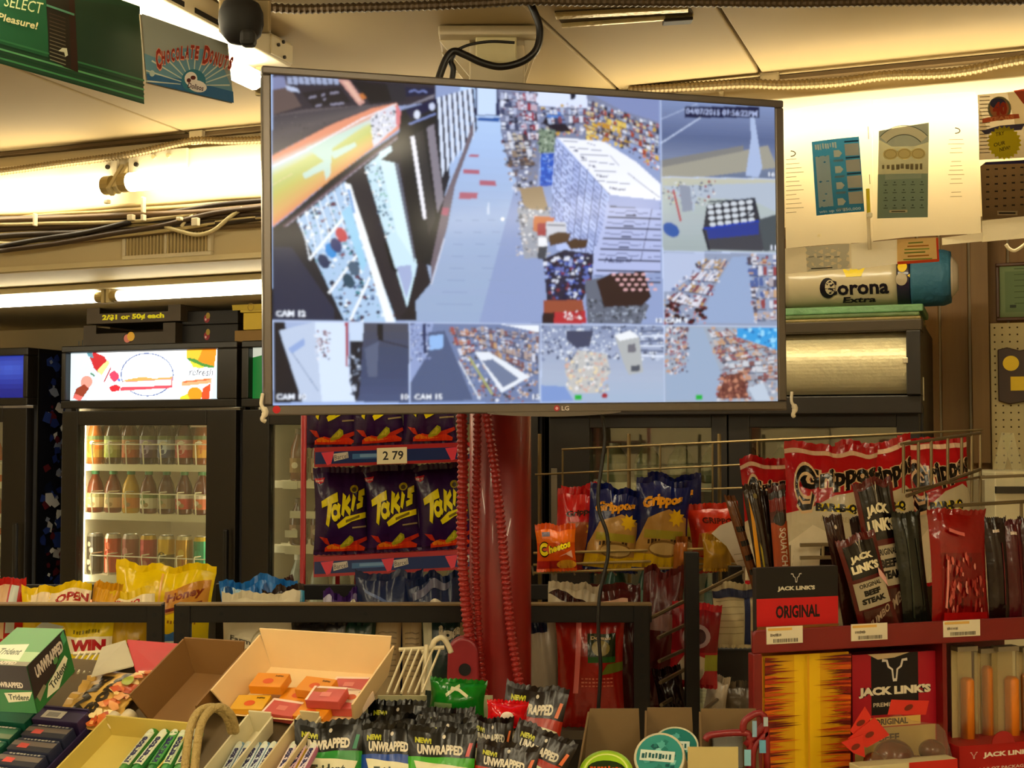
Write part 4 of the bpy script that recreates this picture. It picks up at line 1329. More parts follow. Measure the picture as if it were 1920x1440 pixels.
# star poster
def draw_c(a):
    a.poly([(1833, 178), (1990, 164), (1990, 292), (1836, 300)], '#8c7f66')
    a.poly([(1835, 200), (1850, 240), (1850, 262), (1836, 258)], '#e8dcc0')
    a.poly([(1888, 172), (1925, 166), (1925, 240), (1905, 240)], '#e4d8bc')
    a.poly([(1900, 170), (1925, 166), (1925, 198), (1918, 194)], '#b0563c')
    for k in range(16):
        a.stroke([(1837, 182 + k * 7), (1856, 181 + k * 7)], 1.6, '#6a5c46')
    a.ell(1874, 204, 22, 23, '#6c6a50')
    a.ell(1874, 204, 18, 19, '#b8794c')
    a.ell(1871, 194, 15, 10, '#4c4a64')
    a.text('40', 1875, 204, 27, 26, '#b04428', bold=.07, down=True)
    a.poly([(1842, 223), (1874, 216), (1910, 214), (1912, 222), (1874, 226), (1842, 231)], '#b8603c')
    a.text('YEARS', 1877, 222, 50, 7, '#d8925c', rot=-.07, bold=.05, down=True)
    a.poly([(1840, 246), (1874, 236), (1922, 232), (1915, 244), (1874, 246), (1847, 252)], '#4c465c')
    star = []
    for k in range(44):
        r = 33 if k % 2 else 28
        star.append((1883 + r * math.cos(k * PI / 22), 268 + r * .98 * math.sin(k * PI / 22)))
    a.poly(star, '#b4a814')
    for q, x, y, wd in (('TRY', 1875, 251, 17), ('OUR', 1874, 270, 22), ('NEW!', 1884, 279, 20)):
        a.text(q, x, y, wd, 7, '#4c4410', rot=-.22, bold=.01, shear=.2, down=True)
poster('lottery_poster', 'grey poster with a red emblem and a yellow starburst at the right edge', 'poster', [(1836, 300)], draw_c, wv=PW - .005)
def draw_d(a):
    a.poly([(1838, 312), (1848, 304), (1990, 296), (1990, 404), (1842, 412)], '#5c4a32')
    a.poly([(1844, 309), (1850, 304), (1990, 296), (1990, 304), (1880, 308)], '#3a3460')
    for j in range(6):
        for k in range(6):
            x, y = 1852 + k * 16, 318 + j * 14 - k
            a.rect(x - 3, y - 1.4, x + 3, y + 1.4, '#2e2418')
    a.rect(1870, 396, 1908, 404, '#a89878')
    a.rect(1873, 398.5, 1904, 401.5, '#3a2e1e')
poster('lottery_ticket_card', 'dark brown scratch ticket card below the yellow star poster', 'card', [(1842, 412)], draw_d, wv=PW - .008)
# curled white strips along the foot of the posters
def strip(label, x0, x1, yt0, yt1, yb0, yb1, c, extra=None, wv=PW - .012):
    def dr(a):
        a.poly([(x0, yt0), (x1, yt1), (x1, yb1), (x0, yb0)], c)
        if extra: extra(a)
    def cu(x, y):
        t = (y - yt0) / max(1, yb0 - yt0)
        return -.014 * max(0, min(1, t)) ** 2
    return poster('paper_strip', label, 'paper', [(x0, yb0), (x1, yb1)], dr, wv=wv, curl=cu, m=printed(.75, transl=.15))
def ex1(a):
    a.poly([(1510, 463), (1592, 457), (1592, 503), (1512, 508)], '#d9d6c4')
    for k in range(4): a.stroke([(1516 + k * 16, 482), (1526 + k * 16, 481)], 2, '#9a9a8a')
    a.stroke([(1520, 503), (1560, 501)], 2, '#4c4a40')
strip('curled white ticket strip at the foot of the left lottery poster', 1472, 1596, 466, 456, 512, 502, '#f2e8cc', ex1)
strip('blank white paper strip below the yellow sleeved rod', 1596, 1682, 457, 449, 504, 494, '#fbf4de')
def ex2(a):
    for k in range(6): a.stroke([(1690 + rg.uniform(0, 20), 456 + k * 6), (1730 + rg.uniform(0, 18), 454 + k * 6)], 2.4, ['#7a8c3c', '#b0782c', '#8ca048'][k % 3])
    a.stroke([(1682, 492), (1759, 487)], 5, '#d8582c')
    a.stroke([(1757, 446), (1759, 489)], 4, '#d04828')
strip('small cream ticket with a red border under the posters', 1680, 1760, 449, 445, 494, 489, '#d8b87c', ex2)
strip('short white curled strip under the wide lottery poster', 1766, 1843, 446, 436, 458, 452, '#fff6dc')
strip('white curled strip under the dark ticket card at the right edge', 1841, 1990, 414, 398, 452, 440, '#efe6cc')
# white cord loop below the soffit at the far right
b = B()
b.tube(smooth_line([onW(x, y, 3.06) for x, y in ((1886, 458), (1892, 466), (1902, 470), (1914, 464), (1924, 456))], 6), .004, 7)
solo(centred(b.out('cord_loop', mat('#efe4c8', .5), smooth=True)), 'little white cord loop under the soffit at the right edge', 'cord')
# ================================================================== drink coolers along the back wall
CW = 4.0                   # plane of the cooler doors
CT = 2.0                   # their height
BLK = mat('#17120e', .45, var=.15, scale=6)
BLK2 = mat('#221c16', .42, var=.1)
LINER = mat('#d8cdb0', .5, var=.05)
SHELFW = mat('#e6dcbc', .4, var=.04)
ROT = (0, 0, -PSI)
def cooler(label, u0, u1, doors, header, hz, shelves, lamp, depth=.70, hdr_mat=None, stile=.05, top=CT, divider=True, div0=.06):
    """local frame: x along the wall, y into the cooler, z up; doors: list of (glass x0, glass x1)"""
    t = thing('drink_cooler', label, 'cooler', room(u0, CW, 0), ROT)
    wd = u1 - u0
    b = B()
    b.box(0, .025, .05, depth, .1, top)
    b.box(wd - .025, wd, .05, depth, .1, top)
    b.box(.025, wd - .025, depth - .03, depth, .1, top)
    b.box(.025, wd - .025, .05, depth - .03, top - .03, top)
    b.box(.025, wd - .025, .05, depth - .03, .1, .22)
    b.out('body', BLK, t, bev=.004)
    B().box(.01, wd - .01, .02, depth - .05, 0, .1).out('plinth', mat('#14110e', .6), t)
    l = B()
    l.box(.026, .032, .06, depth - .034, .22, hz[0])
    l.box(wd - .032, wd - .026, .06, depth - .034, .22, hz[0])
    l.box(.032, wd - .032, depth - .04, depth - .034, .22, hz[0])
    l.out('liner', LINER, t)
    # header box carrying the lit sign
    hb = B()
    hb.box(0, wd, -.01, .05, hz[1] + .0, top)
    hb.box(0, wd, -.01, .05, hz[0] - .03, hz[0])
    hb.box(0, header[0], -.01, .05, hz[0], hz[1])
    hb.box(header[1], wd, -.01, .05, hz[0], hz[1])
    hb.out('header_frame', BLK2, t, bev=.004)
    dz1, dz0 = hz[0] - .04, .14
    for (g0, g1, d0, d1) in doors:
        d = B()
        gt, gb = dz1 - .055, dz0 + .07
        d.box(d0, g0, -.005, .04, dz0, dz1)
        d.box(g1, d1, -.005, .04, dz0, dz1)
        d.box(g0, g1, -.005, .04, gt, dz1)
        d.box(g0, g1, -.005, .04, dz0, gb)
        do = d.out('door', BLK2, t, bev=.003)
        B().box(g0, g1, .012, .016, gb, gt).out('pane', glass(), do)
        B().box(d1 - .03, d1 - .012, -.04, -.022, 1.0, 1.32).out('handle', BLK, do, bev=.006)
    for k, z in enumerate(shelves):
        s = B()
        s.box(.034, wd - .034, .075, .085, z - .024, z + .002)
        s.box(.034, wd - .034, depth - .05, depth - .042, z - .012, z)
        n = 10
        for i in range(n):
            s.box(.04, wd - .04, .1 + i * (depth - .16) / n, .106 + i * (depth - .16) / n, z - .006, z)
        sh = s.out('shelf', SHELFW, t)
        if divider:
            m_ = max(2, int(round((wd - .12) / divider)))
            x0 = div0
            pitch = divider
            x = x0
            while x < wd - .05:
                q = B()
                q.tube([(x, .078, z), (x, .070, z + .075), (x, .074, z + .085), (x, .14, z + .085)], .0026, 5)
                q.out('divider', SHELFW, sh)
                x += pitch
            B().tube([(x0, .072, z + .078), (x - pitch, .072, z + .078)], .0024, 5).out('front_rail', SHELFW, sh)
    if lamp:
        for lx in ((lamp[0], .052) if lamp[0] > .3 else (lamp[0],)):
            B().tube([(lx, .062, .5), (lx, .062, hz[0] - .05)], .009, 10).out('lamp_tube', glow((1, .88, .66), lamp[1]), t, smooth=True)
    return t
def local_px(t):
    inv = MW[t].inverted()
    return lambda x, y, wv: inv @ onW(x, y, wv)
# ---- juice cooler
jc = cooler('black glass-door cooler of juice bottles under a bright fruit sign', -3.352, -2.567, [(.078, .655, .004, .781)], (.02, .70), (1.79, 1.975), [1.545, 1.357, 1.118, .88, .64], (.735, 15), divider=.0785, div0=.085)
J = local_px(jc)
lf = lambda px, py, wv=CW - .001: (lambda q: (q.x, q.z))(J(px, py, wv))
B().box(.02, .70, .02, .045, 1.79, 1.975).out('sign_box', mat('#b8b4aa', .5), jc)
g = Art()
g.rect(118, 640, 416, 760, '#f6fafc')
g.poly([(110, 640), (165, 640), (185, 700), (150, 760), (110, 760)], '#c8dce4')
g.poly([(160, 664), (172, 660), (190, 668), (195, 676), (178, 698), (170, 690)], '#b81c2c')
g.poly([(156, 660), (166, 660), (170, 672), (160, 668)], '#5c8c98')
g.poly([(176, 694), (196, 674), (200, 680), (184, 704)], '#f0dc8c')
g.ell(156, 716, 11, 12, '#e89484', rot=.5)
g.poly([(137, 728), (152, 720), (161, 728), (148, 746), (140, 750), (131, 744)], '#8c3c28')
g.poly([(135, 738), (150, 744), (143, 752), (130, 746)], '#d86c64')
g.stroke([(164, 699), (171, 705)], 3, '#4c7c58')
g.stroke([(202, 688), (189, 716)], 2.4, '#a83444')
g.poly([(199, 700), (208, 694), (216, 700), (218, 710), (208, 716), (200, 708)], '#e04464')
g.ell(217, 712, 3, 3, '#6c84c8')
g.ring(270, 702, 49, 40, 2.2, '#6a78a0')
g.poly([(198, 726), (210, 720), (220, 724), (218, 732), (203, 735)], '#c82838')
g.poly([(222, 714), (238, 710), (262, 706), (282, 709), (318, 706), (318, 709), (280, 713), (240, 715)], '#e0a45c')
g.poly([(221, 716), (314, 710), (318, 706), (318, 727), (220, 733)], '#e88c88')
g.poly([(221, 717), (315, 711), (315, 722), (221, 726)], '#fff4f0')
g.poly([(219, 726), (317, 722), (317, 727), (220, 732)], '#d85060')
g.poly([(345, 655), (402, 650), (398, 688), (378, 682), (344, 672)], '#f08c1c')
g.poly([(345, 655), (375, 652), (366, 674), (344, 672)], '#f4b838')
g.poly([(344, 670), (360, 672), (374, 680), (397, 686), (396, 690), (372, 687), (352, 680)], '#4c8c3c')
g.poly([(350, 676), (378, 688), (372, 690), (356, 688)], '#f0d040')
g.text('refresh', 372, 697, 44, 14, '#40404c', bold=.0, shear=.2, rot=.02, down=True)
g.poly([(336, 714), (392, 708), (390, 718), (334, 724)], '#f4a478')
g.stroke([(338, 716), (388, 711)], 2, '#e0683c')
g.ell(360, 739, 14, 14, '#f49424')
g.poly([(374, 728), (390, 718), (386, 752), (372, 752)], '#e0542c')
g.poly([(332, 744), (346, 738), (352, 752), (330, 754)], '#f0c838')
g.poly([(404, 648), (420, 648), (420, 760), (388, 760)], '#c4dce6')
g.stroke([(403, 650), (388, 756)], 3, '#ffffff')
def clipq(a, t, x0, x1, z0, z1):
    pass
img, gx, gy = (lambda a: a.raster(.022, 1.792, .698, 1.973, 200, 62, '#f6fafc'))((lambda a: ([a.items.__setitem__(i, ([lf(*q) for q in p], tr, c)) for i, (p, tr, c) in enumerate(a.items)], a)[1])(g))
sheet('lit_sign', img, lambda x, y: (x, .018, y), gx, gy, printed(.4, emit=1.25), jc)
# price tag on the glass
q0, q1 = lf(355, 801), lf(391, 781)
B().box(q0[0], q1[0], .008, .0115, q0[1], q1[1]).out('price_tag', mat('#efe8d4', .6), jc)

# ---- bottles and cans: one of each kind, then copies
def bottle(name, label, liquid, band, cap, h=.185, r=.033, art=None, group=None, cat='bottle'):
    t = thing(name, label, cat, group=group)
    pr = [(r * .85, 0), (r, .006), (r, h * .50), (r * .96, h * .58), (r * .80, h * .70), (r * .52, h * .82), (r * .40, h * .88), (r * .40, h * .92)]
    B().lathe(pr, 14).out('bottle_body', mat(liquid, .18, var=.1, spec=.6), t, smooth=True)
    B().lathe([(r * .46, h * .90), (r * .46, h), (r * .40, h + .001)], 14).out('cap', mat(cap, .5), t)
    b = B()
    n = 14
    for k in range(n):
        for (z0, z1, c) in band:
            th0, th1 = 2 * PI * k / n, 2 * PI * (k + 1) / n
            rr = r + .0008
            b.add([(rr * math.cos(th0), rr * math.sin(th0), z0 * h), (rr * math.cos(th1), rr * math.sin(th1), z0 * h), (rr * math.cos(th1), rr * math.sin(th1), z1 * h), (rr * math.cos(th0), rr * math.sin(th0), z1 * h)], [(0, 1, 2, 3)], c)
    if art:
        for (x, z, s, c) in art:
            p = []
            for i in range(8):
                a = 2 * PI * i / 8
                th = -PI / 2 + x + s * math.cos(a)
                p.append(((r + .0015) * math.cos(th), (r + .0015) * math.sin(th), (z + s * .55 * math.sin(a) * r / h * 1.6) * h))
            b.add(p, [tuple(range(8))], c)
    b.out('label_band', printed(.45), t, smooth=False)
    return t
def can(name, label, bands, top='#b8b4a8', h=.155, r=.032, group=None, art=None):
    t = thing(name, label, 'can', group=group)
    b = B()
    n = 16
    for (z0, z1, c) in bands:
        for k in range(n):
            th0, th1 = 2 * PI * k / n, 2 * PI * (k + 1) / n
            r0 = r * (.86 if z0 == 0 else 1)
            r1 = r * (.84 if z1 == 1 else 1)
            b.add([(r0 * math.cos(th0), r0 * math.sin(th0), z0 * h), (r0 * math.cos(th1), r0 * math.sin(th1), z0 * h), (r1 * math.cos(th1), r1 * math.sin(th1), z1 * h), (r1 * math.cos(th0), r1 * math.sin(th0), z1 * h)], [(0, 1, 2, 3)], c)
    if art:
        for (x, z, s, c) in art:
            p = []
            for i in range(8):
                a = 2 * PI * i / 8
                th = -PI / 2 + x + s * math.cos(a)
                p.append(((r + .001) * math.cos(th), (r + .001) * math.sin(th), (z + s * .25 * math.sin(a)) * h))
            b.add(p, [tuple(range(8))], c)
    b.out('can_body', printed(.25, .3), t)
    B().lathe([(r * .84, h), (r * .86, h + .003), (r * .80, h + .003), (r * .78, h - .002), (.001, h - .002)], 16).out('lid', mat(top, .25, .8), t)
    return t
def stock(t_c, proto, spots):
    """move a thing to a local spot of its cooler"""
    loc = MW[t_c] @ V(spots[0])
    proto.location = loc
    proto.rotation_euler = (0, 0, -PSI)
    MW[proto] = Matrix.Translation(loc) @ proto.rotation_euler.to_matrix().to_4x4()
ord7 = ['leftmost', 'second from left', 'third from left', 'fourth from left', 'fifth from left', 'sixth from left', 'rightmost']
r1 = [('orange', '#c87830', '#d8a850', '#e08838'), ('pale green', '#5a4020', '#a8b058', '#c8cc88'), ('dark orange', '#6c3418', '#c86838', '#d8a070'), ('purple', '#2e1a30', '#5c3c64', '#b8a8bc'),
      ('dark blue', '#20203c', '#44527c', '#ccd4d8'), ('red', '#541818', '#c03838', '#d8a898'), ('yellow-orange', '#8c4c20', '#e0a83c', '#d88848')]
def jx(k): return J(178 + 33.3 * k, 870, CW + .14).x
for k, (nm, liq, c_a, c_b) in enumerate(r1):
    t = bottle('juice_bottle', '%s juice bottle, %s on the top juice cooler shelf' % (nm, ord7[k]), liq,
               [(.14, .30, c_a), (.30, .50, c_b), (.50, .58, '#7c8c5c')], '#4c7c4c', h=.19,
               art=[(-.2, .36, .45, c_a), (.3, .44, .3, '#e8e4d0'), (.2, .28, .5, c_b)], group='juice bottles on the top shelf')
    stock(jc, t, [(jx(k), .14, 1.5455)])
    dup(t, MW[jc] @ V((jx(k), .225, 1.5455)), (0, 0, -PSI), '%s juice bottle behind the %s one on the top juice shelf' % (nm, ord7[k]), 'juice bottles in the second row')
r2 = [('amber', '#7c3a1c', '#d8c8a0', '#b0a87c'), ('amber', '#7c3a1c', '#d8b890', '#a8a070'), ('yellow', '#c8a01c', '#d88c3c', '#c8a858'), ('cream labelled', '#6c3018', '#e0d8bc', '#6c8c50'),
      ('brown', '#5c2c1c', '#a8987c', '#7c8c5c'), ('red labelled', '#5c1c18', '#c84838', '#e4d8c8'), ('orange-red labelled', '#6c2818', '#d87850', '#e4d4c0')]
for k, (nm, liq, c_a, c_b) in enumerate(r2):
    t = bottle('juice_bottle', '%s green-capped juice bottle, %s on the second juice cooler shelf' % (nm, ord7[k]), liq,
               [(.12, .36, c_a), (.36, .46, c_b)], '#3c8c58', h=.165,
               art=[(-.1, .26, .35, c_b), (.3, .2, .3, '#a88c60')], group='juice bottles on the second shelf')
    stock(jc, t, [(jx(k) + .004, .14, 1.3575)])
r3 = [('dark patterned', [(0, .06, '#6a6458'), (.06, .94, '#4a4238'), (.94, 1, '#8a8478')], [(-.2, .3, .3, '#c8bca8'), (.2, .6, .3, '#8c8478'), (-.1, .75, .25, '#b8ac98'), (.1, .15, .25, '#a49884')]),
      ('coral', [(0, .06, '#b8a890'), (.06, .9, '#cc5c3c'), (.9, 1, '#c8b8a0')], [(0, .5, .5, '#b84c30'), (0, .72, .4, '#dc7c58')]),
      ('dusty pink', [(0, .06, '#a89888'), (.06, .9, '#a86458'), (.9, 1, '#b8a898')], [(-.1, .6, .4, '#c89088'), (.2, .3, .3, '#8c4c48')]),
      ('rose red', [(0, .06, '#a89888'), (.06, .9, '#b84448'), (.9, 1, '#d0a840')], [(.1, .3, .4, '#d89888'), (-.2, .7, .3, '#cc5c58')]),
      ('yellow and olive', [(0, .06, '#908458'), (.06, .55, '#7c6c2c'), (.55, .92, '#d8b024'), (.92, 1, '#c8b88c')], [(0, .5, .5, '#4c4420'), (.2, .3, .3, '#b89c38')]),
      ('golden', [(0, .06, '#a08c4c'), (.06, .92, '#c8982c'), (.92, 1, '#c8b88c')], [(0, .38, .6, '#b86824'), (.2, .6, .4, '#e0c058')]),
      ('turquoise', [(0, .06, '#a8a890'), (.06, .9, '#2c9c74'), (.9, 1, '#d8b840')], [(0, .6, .4, '#48b48c')])]
cans3 = []
for k, (nm, bd, ar) in enumerate(r3):
    t = can('drink_can', '%s drink can, %s on the third juice cooler shelf' % (nm, ord7[k]), bd, art=ar, group='drink cans on the third shelf')
    stock(jc, t, [(jx(k) + .006, .14, 1.1185)])
    cans3.append(t)
for k in (0, 1, 2, 4, 6):
    t = cans3[(k * 2 + 1) % 7]
    dup(t, MW[jc] @ V((jx(k) + .006, .14, .8805)), (0, 0, -PSI), '%s drink can, %s on the fourth shelf behind yellow bags' % (r3[(k * 2 + 1) % 7][0], ord7[k]), 'drink cans on the fourth shelf')

# ---- blue cooler at the left edge
bc = cooler('black cooler with a blue lit header at the left edge', -4.27, -3.512, [(.06, .635, .004, .752)], (.03, .735), (1.805, 1.97), [1.47, 1.255, 1.02, .75], (.70, 16), divider=.09)
g = Art()
n = 18
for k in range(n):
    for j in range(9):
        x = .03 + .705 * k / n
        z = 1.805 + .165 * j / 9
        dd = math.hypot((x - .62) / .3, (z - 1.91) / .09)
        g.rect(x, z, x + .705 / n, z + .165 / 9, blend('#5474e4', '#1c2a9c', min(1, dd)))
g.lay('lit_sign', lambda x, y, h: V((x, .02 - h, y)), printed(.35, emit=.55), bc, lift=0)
# printed right flank of that cooler, seen past its front edge
g = Art()
rr = random.Random(21)
xr = .759
g.rect(.06, .8, .62, 1.98, '#1b1a24')
g.speckle(.08, .85, .60, 1.97, 420, ['#2c3c7c', '#c8c8cc', '#34488c', '#8c94ac', '#1c2440', '#dcdcdc', '#6a2a34'], .008, .035, rr)
for k in range(5): g.squig(.3, 1.1 + k * .2, .1, .3, '#b8bcc8', seed=k)
g.lay('side_print', lambda x, y, h: V((xr + h, x, y)), printed(.45), bc, base=.0008)
kinds = [('orange sports drink bottle with a white label', '#d8742c', '#ece4d4', '#d85c28', 1.47, .2), ('amber sports drink bottle with a white label', '#c8641c', '#e8e4dc', '#c84c1c', 1.255, .2), ('green soda bottle', '#2c7c34', '#4ca858', '#d86838', 1.02, .21), ('dark soda bottle', '#2c1c14', '#b83428', '#b83428', .75, .2)]
for nm, liq, lb, cp, z, h in kinds:
    for k in range(7):
        if k == 0:
            t = bottle('drink_bottle', nm + ', leftmost in the blue cooler', liq, [(.14, .42, lb), (.42, .46, cp)], cp, h=h, r=.036, art=[(0, .28, .35, '#8c949c'), (.1, .34, .15, '#4c5468')], group=nm + 's in the blue cooler')
            stock(bc, t, [(.105 + .09 * k, .14, z + .0005)])
        else:
            dup(t, MW[bc] @ V((.105 + .09 * k, .14, z + .0005)), (0, 0, -PSI), nm + ', ' + ord7[k] + ' in the blue cooler')

# ---- green-headed cooler behind the chip rack
gc = cooler('wide dark cooler with a green header behind the purple chip rack', -2.548, -1.405, [(.115, .53, .004, .57), (.62, 1.09, .574, 1.139)], (.03, 1.11), (1.79, 1.975), [1.49, 1.255, 1.02, .75], (.06, 5), divider=False)
g = Art()
g.rect(.03, 1.79, 1.11, 1.975, '#128a3e')
p = [(.03, 1.975)] + [(.03 + .54 * k / 20, 1.945 + .028 * math.sin(PI * k / 20)) for k in range(21)] + [(.57, 1.975)]
g.poly([(.03, 1.94), (.12, 1.958), (.3, 1.972), (.3, 1.975), (.03, 1.975)], '#eef0dc')
g.lay('lit_sign', lambda x, y, h: V((x, .02 - h, y)), printed(.35, emit=.5), gc)
for sx, sz, w_ in ((.13, 1.475, .06), (.16, 1.37, .12), (.14, 1.3, .05), (.30, 1.475, .08), (.5, 1.475, .06), (.14, 1.24, .08)):
    B().box(sx, sx + w_, .068, .072, sz - .012, sz + .014).out('price_tag', mat('#ded6bc', .6), gc)
spec = [('brown tea bottle', '#6c3418', '#8c6c3c', '#3c2c1c', 1.49, .19), ('dark juice bottle', '#4a2418', '#7c5c44', '#4c3c2c', 1.255, .17), ('clear water bottle', '#8c9088', '#c8d0cc', '#d8d8cc', 1.02, .2), ('red soda bottle', '#5c1c1c', '#b44038', '#98302c', .75, .2)]
wo = ['first', 'second', 'third', 'fourth', 'fifth', 'sixth', 'seventh', 'eighth', 'ninth', 'tenth', 'eleventh', 'twelfth']
for nm, liq, lb, cp, z, h in spec:
    for k in range(11):
        lab = '%s, %s from left in the green-headed cooler' % (nm, wo[k])
        loc = (.15 + .088 * k, .15, z + .0005)
        if k == 0:
            t = bottle('drink_bottle', lab, liq, [(.16, .44, lb)], cp, h=h, r=.034, art=[(0, .3, .4, '#c8b898')], group=nm + 's in the green-headed cooler')
            stock(gc, t, [loc])
        else:
            dup(t, MW[gc] @ V(loc), (0, 0, -PSI), lab)

# ---- dark cooler on the right with a brushed metal header roll
dcx = cooler('dark wide cooler with a curved metal header at the right', -1.392, -.196, [(.16, .56, .02, .61), (.68, 1.12, .614, 1.186)], (.03, 1.16), (1.775, 1.97), [1.50, 1.29, 1.05, .8], (.06, 2.5), divider=False, depth=.72)  # weak unseen lamp tube added to brighten the dark shelves
roll = B()
n = 18
vv, ff = [], []
for k in range(n + 1):
    t_ = k / n
    z = 1.78 + .185 * t_
    y = -.012 - .055 * math.sin(PI * t_) ** .8
    for x in (.035, 1.16): vv.append((x, y, z))
    if k: ff.append((2 * k - 2, 2 * k - 1, 2 * k + 1, 2 * k))
for x_i in (0, 1): ff.append(tuple(2 * k + x_i for k in range(n + 1)) if x_i else tuple(2 * k for k in range(n, -1, -1)))
roll.add(vv, ff)
roll.out('metal_header', mat('#d6ceac', .4, .35, var=.1, bump=.25, bscale=40), dcx, smooth=False)
B().box(-.005, 1.2, -.06, .05, 1.965, 2.0).out('top_rail', mat('#4a4030', .4, .3), dcx, bev=.004)
B().box(0, 1.196, -.05, .0, 1.72, 1.775).out('lower_rail', mat('#241c14', .45), dcx, bev=.004)
B().box(1.155, 1.196, -.07, .0, 1.775, 1.965).out('side_cheek', BLK2, dcx, bev=.003)
B().box(1.145, 1.16, -.075, -.06, 1.868, 1.885).out('catch', mat('#d8d0b8', .3, .7), dcx, bev=.002)
for x, z in ((.36, 1.955),): B().box(x, x + .05, -.066, -.058, z - .012, z + .014).out('clip', mat('#b0a480', .4, .4), dcx)
B().box(1.1965, 1.199, .02, .04, 1.76, 1.83).out('side_tag', mat('#cfc4a4', .6), dcx)
spec = [('pale green jar', '#8c8c64', '#a8a484', '#b0a888', 1.50, .13, .045), ('amber jar', '#8c5a34', '#b08858', '#8c7c58', 1.29, .15, .045), ('teal soda bottle', '#4c6c5c', '#7c9c8c', '#b84840', 1.05, .2, .036)]
for nm, liq, lb, cp, z, h, r in spec:
    for k in range(9):
        lab = '%s, %s from left in the dark right cooler' % (nm, wo[k])
        loc = (.2 + .112 * k, .16, z + .0005)
        if k == 0:
            t = bottle('jar' if 'jar' in nm else 'drink_bottle', lab, liq, [(.2, .48, lb)], cp, h=h, r=r, group=nm + 's in the dark cooler', cat='jar' if 'jar' in nm else 'bottle')
            stock(dcx, t, [loc])
        else:
            dup(t, MW[dcx] @ V(loc), (0, 0, -PSI), lab)

# ================================================================== things on top of the coolers
def crate(label, px0, px1, py0, py1, wv, dp, c, lower, logo=None, sign=None, slope=0, name='display_tray', art=None):
    """low open-fronted cardboard tray on a cooler"""
    a, b_ = onW(px0, py1, wv), onW(px1, py1, wv)
    top = onW((px0 + px1) / 2, py0, wv).z
    u0, u1 = uw(a)[0], uw(b_)[0]
    z0 = lower
    t = thing(name, label, 'tray', room(u0, wv, z0), ROT)
    wd, h = u1 - u0, top - z0
    m = mat(c, .6, var=.12)
    q = B()
    th = .006
    q.box(0, wd, th, dp, 0, th)
    q.box(0, th, 0, dp, th, h)
    q.box(wd - th, wd, 0, dp, th, h)
    q.box(th, wd - th, dp - th, dp, th, h)
    q.out('shell', m, t)
    f = B()
    hl = h * .6
    f.prism([(0, 0, 0), (wd, 0, 0), (wd, 0, h), (wd - wd * .13, 0, h), (wd - wd * .13, 0, hl), (wd * .14, 0, hl), (wd * .14, 0, h), (0, 0, h)], (0, -.005, 0))
    f.out('front', m, t)
    if art:
        art(t, wd, h, hl)
    return t
def art1(t, wd, h, hl):
    a = Art()
    a.text('2/$1 or 50¢ each', wd * .5, hl * .55, wd * .66, hl * .66, '#fbf61a', bold=.05)
    a.lay('print', lambda x, y, q: V((x, -.005 - q, y)), printed(.5), t)
def art2(t, wd, h, hl):
    a = Art()
    a.ell(wd * .5, hl * .6, .026, .02, '#3a2018')
    a.ell(wd * .485, hl * .55, .016, .016, '#e08c84')
    a.ell(wd * .525, hl * .7, .017, .018, '#f0c04c')
    a.lay('emblem', lambda x, y, q: V((x, -.005 - q, y)), printed(.5), t)
zt = CT + .001
lowt = crate('dark brown display tray with a small fruit emblem on top of the juice cooler', 158, 330, 608, 640, 4.06, .3, '#4f4332', zt, art=art2)
z2 = onW(240, 606, 4.06).z + .002
hi = crate('brown display tray with a yellow price sign, stacked on the lower tray', 164, 340, 574, 606, 4.06, .3, '#5c4e3a', z2, art=art1)
def emblem_box(label, px0, px1, py0, py1, wv, z0, z1, dp):
    a, b_ = uw(onW(px0, py1, wv))[0], uw(onW(px1, py1, wv))[0]
    t = thing('carton', label, 'box', room(a, wv, z0), ROT)
    B().box(0, b_ - a, 0, dp, 0, z1 - z0).out('carton_body', mat('#221a16', .6), t, bev=.003)
    g = Art()
    wd, h = b_ - a, z1 - z0
    g.ell(wd * .45, h * .42, .013, .016, '#a83440')
    g.ell(wd * .47, h * .62, .009, .012, '#b89c3c')
    g.ell(wd * .43, h * .36, .004, .005, '#e8c0c0')
    g.lay('emblem', lambda x, y, q: V((x, -q, y)), printed(.5), t)
    return t
zA = onW(380, 608, 4.08).z
emblem_box('dark carton with a red emblem beside the lower display tray', 341, 446, 608, 640, 4.1, CT + .001, zA, .3)
emblem_box('dark carton with a red emblem stacked beside the priced tray', 341, 446, 576, 607, 4.1, zA + .001, 2.128, .3)
# yellow cardboard boxes on the green cooler
def plain_box(label, px0, px1, z0, z1, wv, dp, c, flap=0, name='cardboard_box', ring=False):
    a, b_ = uw(onW(px0, 600, wv))[0], uw(onW(px1, 600, wv))[0]
    t = thing(name, label, 'box', room(a, wv, z0), ROT)
    wd, h = b_ - a, z1 - z0
    m = mat(c, .7, var=.08)
    B().box(0, wd, 0, dp, 0, h).out('carton_body', m, t, bev=.002)
    if flap:
        B().prism([(-flap, -.02, h * .98), (wd, -.02, h * .98), (wd, -.005, h * .3), (-flap * 1.3, -.005, h * .3)], (0, -.004, 0)).out('flap', m, t)
    if ring:
        g = Art()
        g.ring(wd * .3, h * .6, .012, .014, .002, '#a8884c')
        g.lay('stamp', lambda x, y, q: V((x, -.024 - q, y)), printed(.6), t)
    return t
zs = [onW(470, y, 4.05).z for y in (682, 618, 586, 540)]
plain_box('brown cardboard box lowest of the stack on the green-headed cooler', 440, 530, CT + .001, zs[1] - .001, 4.06, .25, '#9c7c44')
plain_box('small yellow cardboard box in the middle of the stack beside the television', 456, 540, zs[1], zs[2] - .001, 4.05, .22, '#dcc04c')
plain_box('yellow cardboard box on top of the stack beside the television', 450, 540, zs[2], 2.135, 4.04, .25, '#d8c056', flap=.02, ring=True)

